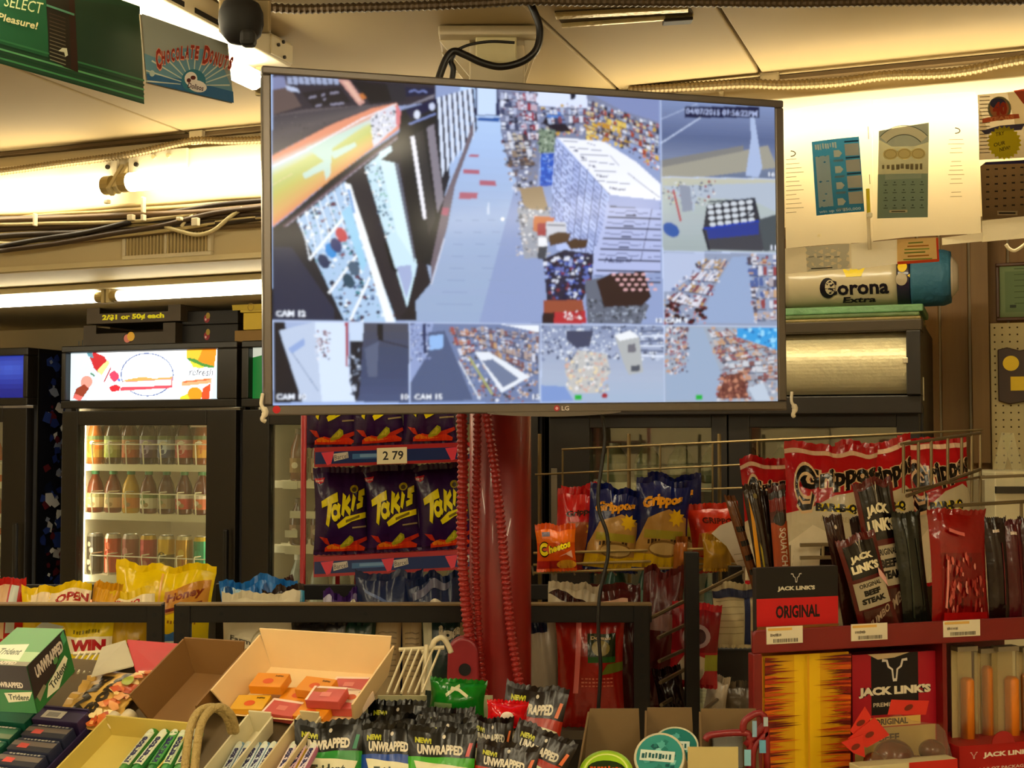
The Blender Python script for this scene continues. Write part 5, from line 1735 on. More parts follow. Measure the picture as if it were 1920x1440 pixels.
# ---- wrapped roll and green mat on the right cooler
q0, q1 = onW(1476, 600, 4.02), onW(1728, 580, 4.02)
m0 = thing('folded_mat', 'green folded plastic mat lying on the dark right cooler', 'mat', room(uw(q0)[0], 3.98, CT + .001), ROT)
wd = uw(q1)[0] - uw(q0)[0]
for k, (c, z0, z1, dx) in enumerate((('#8c7c4c', 0, .012, .0), ('#5c7040', .012, .026, -.004), ('#6c9468', .026, .05, .006))):
    B().box(-.02, wd + dx, .01 * k, .34, z0, z1 - .001).out('fold', mat(c, .5, var=.3, scale=30, bump=.4), m0, bev=.005)
rl = thing('wrapped_roll', 'white wrapped roll with black lettering and a blue end on top of the right cooler', 'roll', room(uw(onW(1476, 575, 4.1))[0], 4.12, CT + .052), ROT)
rx0 = 0
rlen = uw(onW(1782, 540, 4.12))[0] - uw(onW(1476, 575, 4.12))[0]
rad = .087
PL = printed(.22, bump=.25, bscale=14, spec=.6)
def rollseg(name, x0, x1, cfun, m, n=28, nx=16, rr=None):
    b = B()
    vv, ff = [], []
    for i in range(nx + 1):
        x = x0 + (x1 - x0) * i / nx
        for k in range(n):
            th = 2 * PI * k / n
            r_ = (rr(i / nx) if rr else rad) * (1 + .012 * noise.noise(V((x * 20, math.cos(th) * 3, math.sin(th) * 3))))
            vv.append((x, r_ * math.cos(th), rad + r_ * .96 * math.sin(th)))
    for i in range(nx):
        for k in range(n):
            k2 = (k + 1) % n
            ff.append((i * n + k, (i + 1) * n + k, (i + 1) * n + k2, i * n + k2))
    ff += [tuple(range(n)), tuple(nx * n + k for k in range(n - 1, -1, -1))]
    b.add(vv, ff, cfun)
    return b.out(name, m, rl, smooth=True)
rollseg('white_wrap', .0, rlen * .685, '#b9ae92', PL)
rollseg('dark_band', rlen * .685 + .001, rlen * .765, '#2a2138', PL, nx=6)
rollseg('blue_end', rlen * .765 + .001, rlen, '#3a6a80', printed(.6, bump=.5, bscale=40), rr=lambda t: rad * (1.04 if t < .8 else 1.04 - .5 * (t - .8)))
rollseg('white_core', rlen, rlen + .02, '#d8ccb8', PL, rr=lambda t: rad * .8 * (1 - .4 * t), nx=3)
# loose clear end of the wrap
rollseg('clear_end', -.03, -.001, '#a89c78', printed(.15, bump=1, bscale=60), rr=lambda t: rad * (.75 + .25 * t), nx=4)
g = Art()
def rmap(x, y, h):
    # x along the roll, y around it measured down from the front top
    th = PI + y / rad
    return V((x, (rad + .0012 + h) * math.cos(th), rad + (rad + .0012 + h) * .96 * -math.sin(th)))
g = Art()
g.text('Corona', rlen * .44, -.03, rlen * .40, .05, '#1a1420', bold=.03)
g.ell(rlen * .27, -.03, .024, .034, '#1a1420')
g.ell(rlen * .285, -.027, .015, .024, '#b9ae92')
g.lay('lettering', lambda x, y, h: (lambda th: V((x, -(rad + .0016 + h) * math.cos(th), rad + (rad + .0016 + h) * .96 * math.sin(th))))(y / rad), printed(.35), rl, maxlen=.02)
g = Art()
g.text('Extra', rlen * .46, -.075, rlen * .2, .026, '#1a1420', bold=.03, shear=.2)
g.lay('small_lettering', lambda x, y, h: (lambda th: V((x, -(rad + .0016 + h) * math.cos(th), rad + (rad + .0016 + h) * .96 * math.sin(th))))(y / rad), printed(.35), rl, maxlen=.02)
g = Art()
g.poly([(rlen * .385, .004), (rlen * .36, .034), (rlen * .40, .024), (rlen * .43, .036), (rlen * .46, .024), (rlen * .50, .034), (rlen * .475, .004)], '#d8c428')
g.lay('crown_mark', lambda x, y, h: (lambda th: V((x, -(rad + .0016 + h) * math.cos(th), rad + (rad + .0016 + h) * .96 * math.sin(th))))(y / rad), printed(.35), rl, maxlen=.02)
g = Art()
g.ell(rlen * .72, .03, .014, .018, '#d8b828')
g.ell(rlen * .715, -.01, .017, .02, '#a89c84')
g.poly([(rlen * .75, 0), (rlen * .765, -.006), (rlen * .765, .006)], '#d8b828')
g.lay('badge', lambda x, y, h: (lambda th: V((x, -(rad + .0016 + h) * math.cos(th), rad + (rad + .0016 + h) * .96 * math.sin(th))))(y / rad), printed(.35), rl, maxlen=.02)
# ================================================================== bags
FOIL = dict(rough=.24, bump=.35, bscale=22, spec=.7)
def bag_profile(w_, h, t, seed, crumple):
    wave = .02 + crumple * 4
    def hw(v): return w_ / 2 * (1 - .075 * math.sin(PI * min(1, max(0, v))) ** .8)
    def thick(s, v):
        g_ = max(0., math.sin(PI * min(1, max(0, .03 + .94 * v)))) ** .62
        e = max(0., 1 - abs(s) ** 2.3) ** .75
        return t / 2 * g_ * e
    def wr(s, v):
        n1 = noise.noise(V((s * 2.3 + seed * 7.1, v * 3.1, seed * 1.7)))
        ed = max(0, abs(v - .5) * 2 - .45) * 1.8
        n2 = noise.noise(V((s * 8 + seed, v * 1.2, seed * 3.3)))
        return crumple * (n1 * .5 + n2 * ed) * max(0, 1 - abs(s) ** 4)
    def pt(s, v, side, h_=0):
        q = hw(v)
        d = thick(s, v)
        y = -(d + wr(s, v) * (1 if d > .001 else .4) + h_) if side < 0 else d * .9
        sag = wave * h * noise.noise(V((s * 1.9 + seed * 2.2, .3, seed))) * max(0, v - .55) ** 1.5 * 3.3
        return V((s * q, y, v * h + sag))
    return pt
def bag(name, label, w_, h, t, base, art=None, seed=1, crumple=.006, group=None, cat='chip bag', back=None, rough=.24, loc=None, rot=(0, 0, 0), seal=.016, remap=0):
    """pillow bag standing on its bottom edge: x across, y thickness (front = -y), z up; art in x -1..1, z 0..1"""
    T = thing(name, label, cat, group=group, loc=loc or (0, 0, 0), rot=rot)
    pt = bag_profile(w_, h, t, seed, crumple)
    nx, nz = 22, 28
    m = mat(base, rough, bump=.35, bscale=22, spec=.42, var=.06)
    b = B()
    vv, ff = [], []
    for side in (-1, 1):
        o = len(vv)
        for j in range(nz + 1):
            for i in range(nx + 1):
                vv.append(pt(-1 + 2 * i / nx, j / nz, side))
        for j in range(nz):
            for i in range(nx):
                a = o + j * (nx + 1) + i
                q = (a, a + 1, a + nx + 2, a + nx + 1)
                ff.append(q if side < 0 else q[::-1])
    b.add(vv, ff)
    b.out('pouch', m, T, smooth=True)
    for top in (0, 1):
        s = B()
        vv, ff = [], []
        n = 22
        v = 1 if top else 0
        for i in range(n + 1):
            p = pt(-1 + 2 * i / n, v, -1)
            dz = seal if top else -seal * .5
            zz = .0012 * (-1) ** i
            cv = .006 * noise.noise(V((i * .25, seed * 1.3, top)))
            vv += [p + V((0, -.0006, 0)), p + V((0, cv - .0006, dz + zz)), p + V((0, cv + .0008, dz + zz)), p + V((0, .0008, 0))]
            if i:
                k = 4 * i
                ff += [(k - 4, k, k + 1, k - 3), (k - 3, k + 1, k + 2, k - 2), (k - 2, k + 2, k + 3, k - 1)]
        s.add(vv, ff)
        s.out('top_seal' if top else 'bottom_seal', m, T)
    if art:
        G = [[pt(-1 + 2 * i / nx, j / nz, -1) for i in range(nx + 1)] for j in range(nz + 1)]
        def skin(x, y, q):
            # a point of the pouch's own front lattice, lifted by q
            fx, fy = (max(-1, min(1, x)) + 1) / 2 * nx, max(0, min(1, y)) * nz
            i, j = min(int(fx), nx - 1), min(int(fy), nz - 1)
            u_, v_ = fx - i, fy - j
            p_ = G[j][i].lerp(G[j][i + 1], u_).lerp(G[j + 1][i].lerp(G[j + 1][i + 1], u_), v_)
            return p_ + V((0, -q, 0))
        a = Art()
        art(a)
        if remap: a.items = [([(x, remap + (1 - remap) * y) for x, y in P_], t_, c_) for P_, t_, c_ in a.items]
        a.lay('print', skin, printed(rough, bump=.35, bscale=22, spec=.42), T, maxlen=.055, base=.0012, lift=.00013)
    return T
def stand(T, px, py, Y, rot=(0, 0, 0), sink=0):
    """put a thing's base where that pixel meets depth Y"""
    p = at(px, py, Y)
    T.location = p
    T.rotation_euler = rot
    MW[T] = Matrix.Translation(p) @ T.rotation_euler.to_matrix().to_4x4()
    return T
def pxm(n, Y): return n * Y / F

# ================================================================== black rail shelving
STEEL = mat('#1c1712', .45, .3, var=.2, scale=9)
GY = 2.86
def rail_unit(label, xa, xb, posts, deck_z, front=True):
    """slotted steel shelf bay; xa, xb: photo x of its front rail"""
    p0, p1 = at(xa, 1134, GY), at(xb, 1130, GY)
    zt = 1.277
    t = thing('shelf_bay', label, 'shelf', (p0.x, GY, 0))
    wd = p1.x - p0.x
    B().box(0, wd, 0, .012, zt - .038, zt).out('front_rail', STEEL, t, bev=.002)
    B().box(0, wd, -.006, .03, zt, zt + .004).out('lit_rail_top', mat('#8a7654', .4, .5), t)  # highlight along the rail's top edge put into a paler colour
    B().box(0, wd, .40, .412, zt - .038, zt).out('back_rail', STEEL, t, bev=.002)
    B().box(.0, wd, .01, .41, deck_z - .02, deck_z).out('deck', mat('#5c5040', .6), t)
    for px in posts:
        x = at(px, 1134, GY).x - p0.x
        for y in (-.004, .395):
            po = B().box(x - .018, x + .018, y, y + .02, 0, zt + .003).out('post', STEEL, t, bev=.002)
            if y < 0:
                for z in (zt - .02, zt - .065, zt - .11, zt - .155):
                    B().tube([(x, y - .0008, z), (x, y + .001, z)], .0055, 8).out('bolt_hole', mat('#0e0b08', .8), po)
    for x in (.10, .42, .70, 1.0):
        if x < wd - .1: B().tube([(x, -.0008, zt - .018), (x, .001, zt - .018)], .005, 8).out('bolt_hole', mat('#0e0b08', .8), t)
    return t
rail_unit('black steel shelf bay with a front rail at the left, full of yellow bags', -90, 303, [291], 1.085)
rail_unit('long black steel shelf bay running behind the red column', 331, 1222, [342, 1203], 1.0)
# ================================================================== red chip rack with purple bags
RY = 3.42
RACK = mat('#a81e24', .4, var=.12)
RROT = (0, R(-2.0), R(9))
p = at(588, 1046, RY)
rk = thing('chip_rack', 'red wire chip rack with blue label strips left of the red column', 'rack', (p.x, p.y, 0), (0, 0, R(9)))
RW = .50
zsh = [at(720, 836, RY).z, at(720, 1040, RY).z, .95, .62, .3]
for x in (-.028, RW + .03):
    for y in (-.01, .26):
        B().tube([(x, y, 0), (x, y, 1.86)], .0075 if y < 0 else .006, 8).out('post', RACK, rk, smooth=True)
for x in (.062, .115):
    B().box(x, x + .012, .20, .208, .9, 1.85).out('back_bar', RACK, rk)
SLOPE = math.tan(R(2.0))
for i, z in enumerate(zsh):
    s = B()
    def zz(x): return (z - .25 * SLOPE) + x * SLOPE
    s.add([(0, -.02, zz(0)), (RW, -.02, zz(RW)), (RW, .25, zz(RW)), (0, .25, zz(0)), (0, -.02, zz(0) - .005), (RW, -.02, zz(RW) - .005), (RW, .25, zz(RW) - .005), (0, .25, zz(0) - .005)],
          [(0, 1, 2, 3), (7, 6, 5, 4), (0, 4, 5, 1), (1, 5, 6, 2), (2, 6, 7, 3), (3, 7, 4, 0)])
    sh = s.out('shelf', RACK, rk)
    l = B()
    l.add([(0, -.024, zz(0) + .004), (RW, -.024, zz(RW) + .004), (RW, -.030, zz(RW) - .048), (0, -.030, zz(0) - .048)], [(0, 3, 2, 1)])
    l.add([(0, -.019, zz(0) + .004), (RW, -.019, zz(RW) + .004), (RW, -.025, zz(RW) - .048), (0, -.025, zz(0) - .048)], [(0, 1, 2, 3)])
    l.out('lip', RACK, sh)
    a = Art()
    a.rect(.002, -.040, RW - .002, -.008, '#22366a')
    a.rect(.10, -.030, .22, -.016, '#4a72a0')
    a.rect(.12, -.026, .20, -.018, '#7c9cc0')
    for x in ((.04, .37) if i == 0 else (.04, .2, .37)):
        a.poly([(x - .022, -.010), (x + .012, -.008), (x + .004, -.040), (x - .006, -.044)], '#d8485c')
        a.poly([(x + .010, -.014), (x + .048, -.010), (x + .050, -.026), (x + .012, -.034)], '#c8c0b4')
        a.text('Barcel', x + .03, -.022, .034, .012, '#46424c', rot=.1)
    a.lay('label_strip', lambda x, y, h: V((x, -.0245 + y * .12 - h, zz(x) + y)), printed(.35), sh)
    if i == 0:
        a = Art()
        a.rect(.165, -.046, .245, -.003, '#e4dcbc')
        a.text('2 79', .208, -.024, .055, .024, '#2c2c30', bold=.02)
        a.lay('price_card', lambda x, y, h: V((x, -.0265 + y * .12 - h, zz(x) + y)), printed(.6), sh)
def chip_art(a):
    f = lambda *q: [((x - 825) / 218, (1215 - y) / 725) for x, y in q]
    a.rect(-1, .0, 1, .03, '#2c1442')
    a.poly(f((612, 535), (692, 535), (680, 575), (650, 590), (618, 565)), '#d83848')
    a.text('Barcel', *f((650, 558))[0], .26, .03, '#f0d8d0', bold=.03)
    a.ell(*f((925, 640))[0], .16, .052, '#b8a820')
    a.ell(*f((925, 645))[0], .09, .03, '#5a4a2c')
    Y_ = '#f2e61a'
    D_ = '#241034'
    for dx, dy, c, k in ((5, 6, D_, 1.25), (0, 0, Y_, 1)):
        g_ = lambda *q: f(*[(x + dx, y + dy) for x, y in q])
        a.stroke(g_((655, 780), (720, 742), (785, 712)), .085 * k, c, .12 * k)
        a.stroke(g_((722, 742), (712, 850), (698, 975)), .16 * k, c, .11 * k)
        a.ring(*g_((762, 858))[0], .115, .075, .075 * k, c, n=16)
        a.stroke(g_((795, 775), (788, 850), (800, 905)), .12 * k, c, .08 * k)
        a.stroke(g_((842, 690), (832, 790), (822, 885)), .13 * k, c, .1 * k)
        a.stroke(g_((888, 715), (840, 800)), .09 * k, c, .08 * k)
        a.stroke(g_((840, 790), (890, 862)), .08 * k, c, .1 * k)
        a.stroke(g_((925, 700), (905, 838)), .13 * k, c, .09 * k)
        a.stroke(g_((1015, 665), (965, 690), (960, 720), (1000, 742), (995, 780), (945, 806)), .085 * k, c, .07 * k)
    a.poly(f((775, 965), (850, 895), (1030, 852), (1028, 905), (900, 940), (830, 985), (790, 1005)), Y_)
    a.stroke(f((850, 940), (970, 890)), .035, '#8a7c1c')
    a.stroke(f((905, 998), (1030, 985)), .02, '#a89870')
    for q in (((640, 1075), (700, 1090), (730, 1160), (690, 1140)), ((720, 1170), (900, 1130), (1030, 1080), (1035, 1110), (920, 1170))):
        a.poly(f(*q), '#c23a24')
    a.poly(f((690, 1175), (760, 1140), (850, 1165), (960, 1150), (1010, 1180), (1000, 1210), (690, 1212)), '#d8481c')
    a.poly(f((700, 1165), (740, 1145), (800, 1172), (900, 1178), (820, 1192), (710, 1190)), '#e8941c')
    a.poly(f((805, 1165), (830, 1130), (885, 1068), (912, 1085), (915, 1125), (880, 1162), (820, 1180)), '#a8b028')
    a.poly(f((830, 1150), (880, 1085), (900, 1105), (880, 1145)), '#c8c83c')
wpx = 96
proto = bag('chip_bag', 'purple chip bag with yellow lettering, left on the lower rack shelf', pxm(106, RY), pxm(148, RY), .065, '#3b1d55', chip_art, seed=2, crumple=.007, group='purple chip bags')
spots = [(640, 1037, 'left on the lower rack shelf'), (739, 1034, 'middle on the lower rack shelf'), (838, 1031, 'right on the lower rack shelf, partly behind the hose'),
         (622, 834, 'left on the upper rack shelf under the television'), (710, 830, 'middle on the upper rack shelf above the price card'), (806, 827, 'right on the upper rack shelf under the television')]
for k, (x, y, lab) in enumerate(spots):
    q = at(x, y, RY + (x - 588) / F * RY * math.tan(R(9)) + .055)
    # stand on the sloping shelf
    lx = (MW[rk].inverted() @ q).x
    z = (zsh[0] if k > 2 else zsh[1]) - .25 * SLOPE + lx * SLOPE + .0085
    q.z = z
    rt = (R(-5), R(-2 + (2, -1, -3, 2, -2, 1)[k]), R(9 + (6, -4, 3, 2, 5, -3)[k]))
    if k == 0:
        proto.location = q
        proto.rotation_euler = rt
    else:
        dup(proto, q, rt, 'purple chip bag with yellow lettering, ' + lab)

# ================================================================== bags in the black shelf bays
def deck_bag(name, label, px0, px1, top, Y, deck, base, art=None, t=.07, seed=1, rot=0, roll=0, crumple=.010, cat='snack bag', rough=.26, lean=-3):
    w_ = pxm(px1 - px0, Y)
    p = at((px0 + px1) / 2, 1200, Y)
    p.z = deck + .009
    ztop = at((px0 + px1) / 2, top, Y).z
    hh = ztop - deck - .024
    return bag(name, label, w_, hh, t, base, art, seed, crumple, cat=cat, rough=rough, loc=p, rot=(R(lean), R(roll), R(rot)), remap=.07 / hh if deck == DR else 0)
DL, DR = 1.085, 1.0
def a_red(a):
    a.rect(-.2, 0, .35, 1, '#d8b48c')
    a.rect(.42, .5, .75, 1, '#c8ccc4')
    a.text('WIN', .0, .36, 1.4, .16, '#a8202c', bold=.05)
    a.rect(-1, .2, 1, .24, '#e8dcc0')
deck_bag('snack_bag', 'red and white snack bag at the left edge behind the black rail', -42, 44, 1086, 2.98, DL, '#b8241f', a_red, seed=3)
def a_y1(a):
    a.rect(-.7, .86, 1, 1, '#ecd8b4')
    a.text('OPEN', .5, .92, .9, .09, '#b03024', bold=.05)
    a.ring(-.1, .68, .5, .12, .04, '#a87c0c', a0=.2, a1=2.6)
    a.poly([(-.8, .5), (.1, .46), (.4, .62), (-.2, .68)], '#c8ccc4')
    a.squig(-.3, .56, .7, .05, '#5c5040')
deck_bag('snack_bag', 'bright yellow snack bag with a red word, second from the left edge', 36, 168, 1098, 2.96, DL, '#e6c60c', a_y1, seed=4, crumple=.016, rough=.22)
def a_tan(a):
    a.rect(-.8, .55, .8, .86, '#c8944c')
    a.text('honey', 0, .7, 1.1, .12, '#7c4420', bold=.02, shear=.3)
deck_bag('snack_bag', 'yellow and tan snack bag leaning behind the black rail at the left', 148, 202, 1093, 2.99, DL, '#d8a420', a_tan, seed=5, roll=8)
def a_y2(a):
    a.rect(-1, .87, 1, .995, '#ecdcb4')
    a.text('NO PELMO', -.2, .93, 1.5, .075, '#b83024', bold=.05, shear=.2)
    a.rect(-1, .3, 1, .52, '#ece0c4')
    a.squig(0, .62, 1.2, .05, '#6c5c10')
def a_win(a):
    a.rect(-1, .47, 1, .74, '#ece0c4')
    a.text('WIN', .05, .6, 1.5, .2, '#b42024', bold=.07)
    a.squig(0, .82, 1.2, .07, '#8c7c14')
deck_bag('snack_bag', 'yellow prize-draw snack bag with a big red word below the black rail', 120, 212, 1150, 2.925, DL, '#e0c81c', a_win, seed=6, t=.05)
deck_bag('snack_bag', 'flat yellow bag with a white band lying behind the black rail', 192, 306, 1108, 2.99, DL, '#e6c818', a_y2, seed=7, t=.06, roll=-7)
def a_tall(a):
    a.poly([(.08, .56), (.95, .66), (.95, .93), (.1, .80)], '#c8903c')
    a.text('Honey', .5, .76, .7, .11, '#8a3c18', bold=.04, shear=.3, rot=.12)
    a.stroke([(.12, .60), (.85, .70)], .035, '#7c2c1c')
    a.stroke([(-.02, .45), (0, .98)], .05, '#e8b868')
    a.squig(.5, .5, .6, .04, '#a87818')
deck_bag('snack_bag', 'tall yellow snack bag with a tan label standing highest above the black rail', 203, 392, 1056, 3.08, DL, '#e8cc0c', a_tall, seed=8, crumple=.018, t=.09, rough=.2, roll=3)
deck_bag('snack_bag', 'yellow bag with a brown stamp below the rail next to the corner post', 206, 276, 1150, 2.93, DL, '#b8961c', lambda a: a.stroke([(0, .6), (.7, .66)], .08, '#7c3c1c'), seed=9, t=.04)
deck_bag('snack_bag', 'blue and white snack bag seen between the two shelf bays', 284, 348, 1140, 3.06, DL, '#2c6ca8', lambda a: (a.rect(-1, .3, 1, .55, '#d8d8d0'), a.stroke([(-.6, .7), (.6, .95)], .12, '#b8d0e0')), seed=10, t=.05)
# long bay, from the left
def a_white(a):
    a.ell(.25, .45, .45, .25, '#cfc8ae')
    a.ring(.25, .45, .42, .23, .03, '#a89c7c')
    a.text('Farm', -.45, .55, .6, .06, '#4c4438', rot=-.1, bold=.02)
    a.stroke([(-.8, .5), (-.5, .4), (-.1, .37)], .03, '#4c4438')
deck_bag('snack_bag', 'white paper-like snack bag with a round crest behind the black rail', 413, 560, 1112, 2.96, DR, '#cfc6ac', a_white, seed=11, t=.10, rough=.4)
def a_blue(a):
    rr = random.Random(4)
    a.speckle(-1, .4, 1, 1, 40, ['#c8e0e8', '#4c94c8', '#1c548c', '#7cb4d4'], .06, .16, rr)
    a.rect(.35, .55, .9, .9, '#3a2420')
deck_bag('snack_bag', 'crumpled bright blue bag rising behind the white crest bag', 428, 575, 1086, 3.06, DR, '#2a74b8', a_blue, seed=12, crumple=.03, t=.09, roll=-5)
def a_br(a):
    a.poly([(-.2, .5), (.8, .5), (.8, .92), (-.1, .9)], '#6a1c1c')
    a.rect(.75, .75, 1, 1, '#3c8cac')
deck_bag('snack_bag', 'dark brown and red snack bag next to the white crest bag', 513, 592, 1100, 2.99, DR, '#33201c', a_br, seed=13, t=.05, roll=-6)
deck_bag('snack_bag', 'slanting brown bag with a pale blue edge under the chip rack', 548, 606, 1084, 3.07, DR, '#4a2c22', lambda a: a.poly([(-1, .7), (1, .98), (1, 1), (-1, .82)], '#a8bcc4'), seed=14, t=.04, roll=-14)
deck_bag('snack_bag', 'small purple snack bag with white marks below the chip rack', 604, 672, 1108, 3.0, DR, '#4a2a6c', lambda a: (a.ell(.6, .85, .3, .1, '#d8d0bc'), a.ell(-.2, .8, .12, .04, '#c8b8d0'), a.rect(-1, .7, -.5, 1, '#b8b4c8')), seed=15, t=.06, crumple=.02)
deck_bag('snack_bag', 'large navy blue snack bag behind the black rail, left of the hoses', 664, 792, 1076, 3.0, DR, '#1d2a4e', lambda a: (a.stroke([(-.7, .9), (.1, .78), (.9, .72)], .03, '#5c6c94'), a.ell(.95, .82, .06, .03, '#b8bca0')), seed=16, t=.11, crumple=.014)
deck_bag('snack_bag', 'navy blue snack bag with a white badge directly beside the red hoses', 782, 884, 1080, 2.97, DR, '#1f2d50', lambda a: (a.ell(.1, .75, .4, .07, '#d8d0bc'), a.ell(.0, .735, .2, .05, '#2a3450'), a.stroke([(-.8, .9), (.6, .98)], .08, '#6c6c80')), seed=17, t=.09, crumple=.018, roll=-5)
deck_bag('snack_bag', 'dark snack bag with a golden-brown picture below the black rail', 545, 652, 1158, 2.92, DR, '#221a18', lambda a: (a.ell(-.15, .45, .5, .3, '#8c7430'), a.ell(-.15, .42, .4, .24, '#6a4c1c'), a.ell(.0, .44, .18, .18, '#a88a48'), a.rect(.6, .1, .95, .8, '#8c4450')), seed=18, t=.05)
deck_bag('snack_bag', 'dark green snack bag below the black rail under the navy bag', 628, 704, 1156, 2.925, DR, '#1b3a2e', lambda a: a.poly([(-1, .1), (.2, .1), (.5, .8), (-1, .75)], '#22283a'), seed=19, t=.05)
for k, (x0, x1) in enumerate(((700, 752), (753, 792))):
    deck_bag('paper_bag', '%s of two tan back panels of snack bags below the rail' % ('left', 'right')[k], x0, x1, 1154, 2.93, DR, '#a08c68', lambda a: [a.stroke([(-.7, .2 + .08 * j), (.7, .2 + .08 * j)], .02, '#7c6a4c') for j in range(9)], seed=20 + k, t=.035, crumple=.004, rough=.5)
def a_ios(a):
    a.rect(-.95, 0, -.55, 1, '#bcb8a0')
    a.text('ios', .25, .84, 1.0, .2, '#c8c0a8', bold=.06, edge='#14201c', ew=.05)
    a.rect(.7, 0, 1, 1, '#a8946c')
deck_bag('snack_bag', 'green-black snack bag with white script below the rail by the hoses', 790, 876, 1154, 2.925, DR, '#1d3430', a_ios, seed=23, t=.05)
# right of the column
deck_bag('snack_bag', 'grey and white snack bag just right of the red column above the rail', 1012, 1108, 1092, 2.98, DR, '#b8ac94', lambda a: a.poly([(-1, .95), (1, .7), (1, .82), (-.6, 1)], '#3c1814'), seed=24, t=.07, crumple=.02, roll=4)
deck_bag('snack_bag', 'dark red glossy bag lying across the shelf right of the column', 1060, 1225, 1098, 3.04, DR, '#4c1814', lambda a: (a.stroke([(-.8, .82), (.7, .88)], .06, '#c8a48c'), a.poly([(-.4, .72), (.5, .74), (.3, .8), (-.3, .79)], '#b89884')), seed=25, t=.09, crumple=.025, rough=.18, roll=-6)
deck_bag('snack_bag', 'tall maroon bag standing at the end post of the long shelf bay', 1188, 1266, 1066, 3.1, DR, '#5c1c18', lambda a: a.rect(-.6, .45, .6, .62, '#8c6c64'), seed=26, t=.06, crumple=.02, roll=5)
deck_bag('snack_bag', 'silver-grey side of a snack bag beside the red column below the rail', 1000, 1058, 1150, 2.955, DR, '#9a8e7c', lambda a: a.rect(-1, .82, .4, 1, '#1c2038'), seed=27, t=.05, rough=.2, roll=-5)
def a_bigred(a):
    a.poly([(-.55, 0), (-.4, 0), (-.25, 1), (-.4, 1)], '#d87870')
    a.poly([(-.1, .42), (.75, .42), (.75, .82), (-.1, .82)], '#2c3418')
    a.ell(.3, .62, .28, .11, '#8c7c3c')
    a.rect(-.1, .42, .75, .5, '#2c5c24')
    a.text('Doritos', .3, .76, .6, .05, '#c8b088', bold=.03)
    a.poly([(.3, .25), (1, .3), (1, .42), (.5, .4)], '#6c7428')
    [a.squig(.2, .2 - k * .05, 1.0, .025, '#c86c54', seed=k) for k in range(3)]
deck_bag('snack_bag', 'big red snack bag with a green emblem below the rail right of the column', 1042, 1172, 1150, 2.9, DR, '#98200f', a_bigred, seed=28, t=.06, rough=.2)
deck_bag('snack_bag', 'dark red bag tucked behind the end post of the long bay', 1130, 1205, 1156, 2.95, DR, '#4c120e', None, seed=29, t=.05)

# ================================================================== wire chip rack on the right
WIRE = mat('#8d7c58', .35, .7, var=.15)
WY = 3.45
def wire(b, pts, r=.0026, Y=WY):
    return b.tube([at(x, y, Y if len(q) < 3 else q[2]) for q in pts for x, y in [q[:2]]], r, 6)
cr = thing('wire_rack', 'brass-coloured wire chip rack behind the hanging power lead', 'rack', V((at(1200, 1072, WY).x, WY, 0)))
B().tube([at(1003, 890, WY + .2), at(1420, 870, WY + .2)], .0032, 6).out('back_wire', WIRE, cr, True)
B().tube([at(1053, 843, WY + .2), at(1842, 806, WY + .2)], .0036, 6).out('back_wire', WIRE, cr, True)
B().tube([at(1290, 918, WY + .2), at(1420, 914, WY + .2)], .0032, 6).out('back_wire', WIRE, cr, True)
for x in (1055, 1140, 1238, 1336, 1420):
    B().tube([at(x, 843 - (x - 1053) * .047, WY + .2), at(x, 1075, WY + .2)], .0032, 6).out('upright_wire', WIRE, cr, True)
for i, (ya, yb, xe) in enumerate(((1037, 1028, 1365), (1059, 1050, 1290), (1074, 1064, 1290))):
    B().tube([at(1000, ya, WY - .02), at(xe, yb, WY - .02)], .0038, 6).out('front_wire', mat('#b09a66', .35, .6), cr, True)
B().tube([at(1290, 1058, WY - .02), at(1420, 1056, WY - .02)], .0032, 6).out('front_wire', WIRE, cr, True)
B().tube([at(1310, 1070, WY - .02), at(1365, 1040, WY + .1)], .003, 6).out('cross_wire', WIRE, cr, True)
B().tube([at(1310, 1045, WY - .02), at(1365, 1062, WY + .1)], .003, 6).out('cross_wire', WIRE, cr, True)
zb = at(1150, 1076, WY).z
for k in range(9):
    x = -.0 + at(1000, 1076, WY).x + k * .055
    B().tube([V((x, WY - .02, zb)), V((x, WY + .2, zb))], .0028, 6).out('base_wire', WIRE, cr, True)
for x in (1012, 1180, 1350):
    q = at(x, 1076, WY + .21)
    B().tube([V((q.x, q.y, 0)), V((q.x, q.y, 1.66))], .006, 6).out('leg', WIRE, cr, True)
# grey post end seen behind the rack
q0 = at(1038, 878, WY + .3)
B().box(q0.x - .008, q0.x + .009, WY + .27, WY + .285, 0, at(1038, 878, WY + .28).z).out('rear_post', mat('#8a8270', .5), cr, True)
def rack_bag(name, label, px0, px1, top, Y, base, art, seed, t=.06, rot=0, roll=0, lean=-4, crumple=.012, basey=1070, rough=.22):
    w_ = pxm(px1 - px0, Y)
    p = at((px0 + px1) / 2, basey, Y)
    h = at((px0 + px1) / 2, top, Y).z - p.z - .016
    return bag(name, label, w_, h, t, base, art, seed, crumple, loc=p + V((0, 0, .006)), rot=(R(lean), R(roll), R(rot)), rough=rough)
def a_cheese(a):
    a.rect(-1, .66, 1, 1, '#e87818')
    a.rect(-1, 0, 1, .2, '#a8281c')
    a.ell(.5, .1, .5, .12, '#d8a02c')
    a.rect(-.7, .82, -.3, .93, '#7c7484')
    a.ring(-.62, .5, .2, .12, .16, '#181008', n=14, a0=.8, a1=5.6)
    a.ring(-.62, .5, .2, .12, .10, '#f4dc1c', n=14, a0=.8, a1=5.6)
    a.text('heetos', .18, .56, 1.15, .2, '#f4dc1c', bold=.05, rot=.14, edge='#181008', ew=.07)
    a.poly([(.1, .3), (.8, .46), (.85, .26), (.5, .36)], '#e8b8a0')
rack_bag('chip_bag', 'small orange cheese puff bag with yellow lettering at the left of the wire rack', 1006, 1082, 986, 3.40, '#d85c14', a_cheese, 31, t=.05, roll=-2)
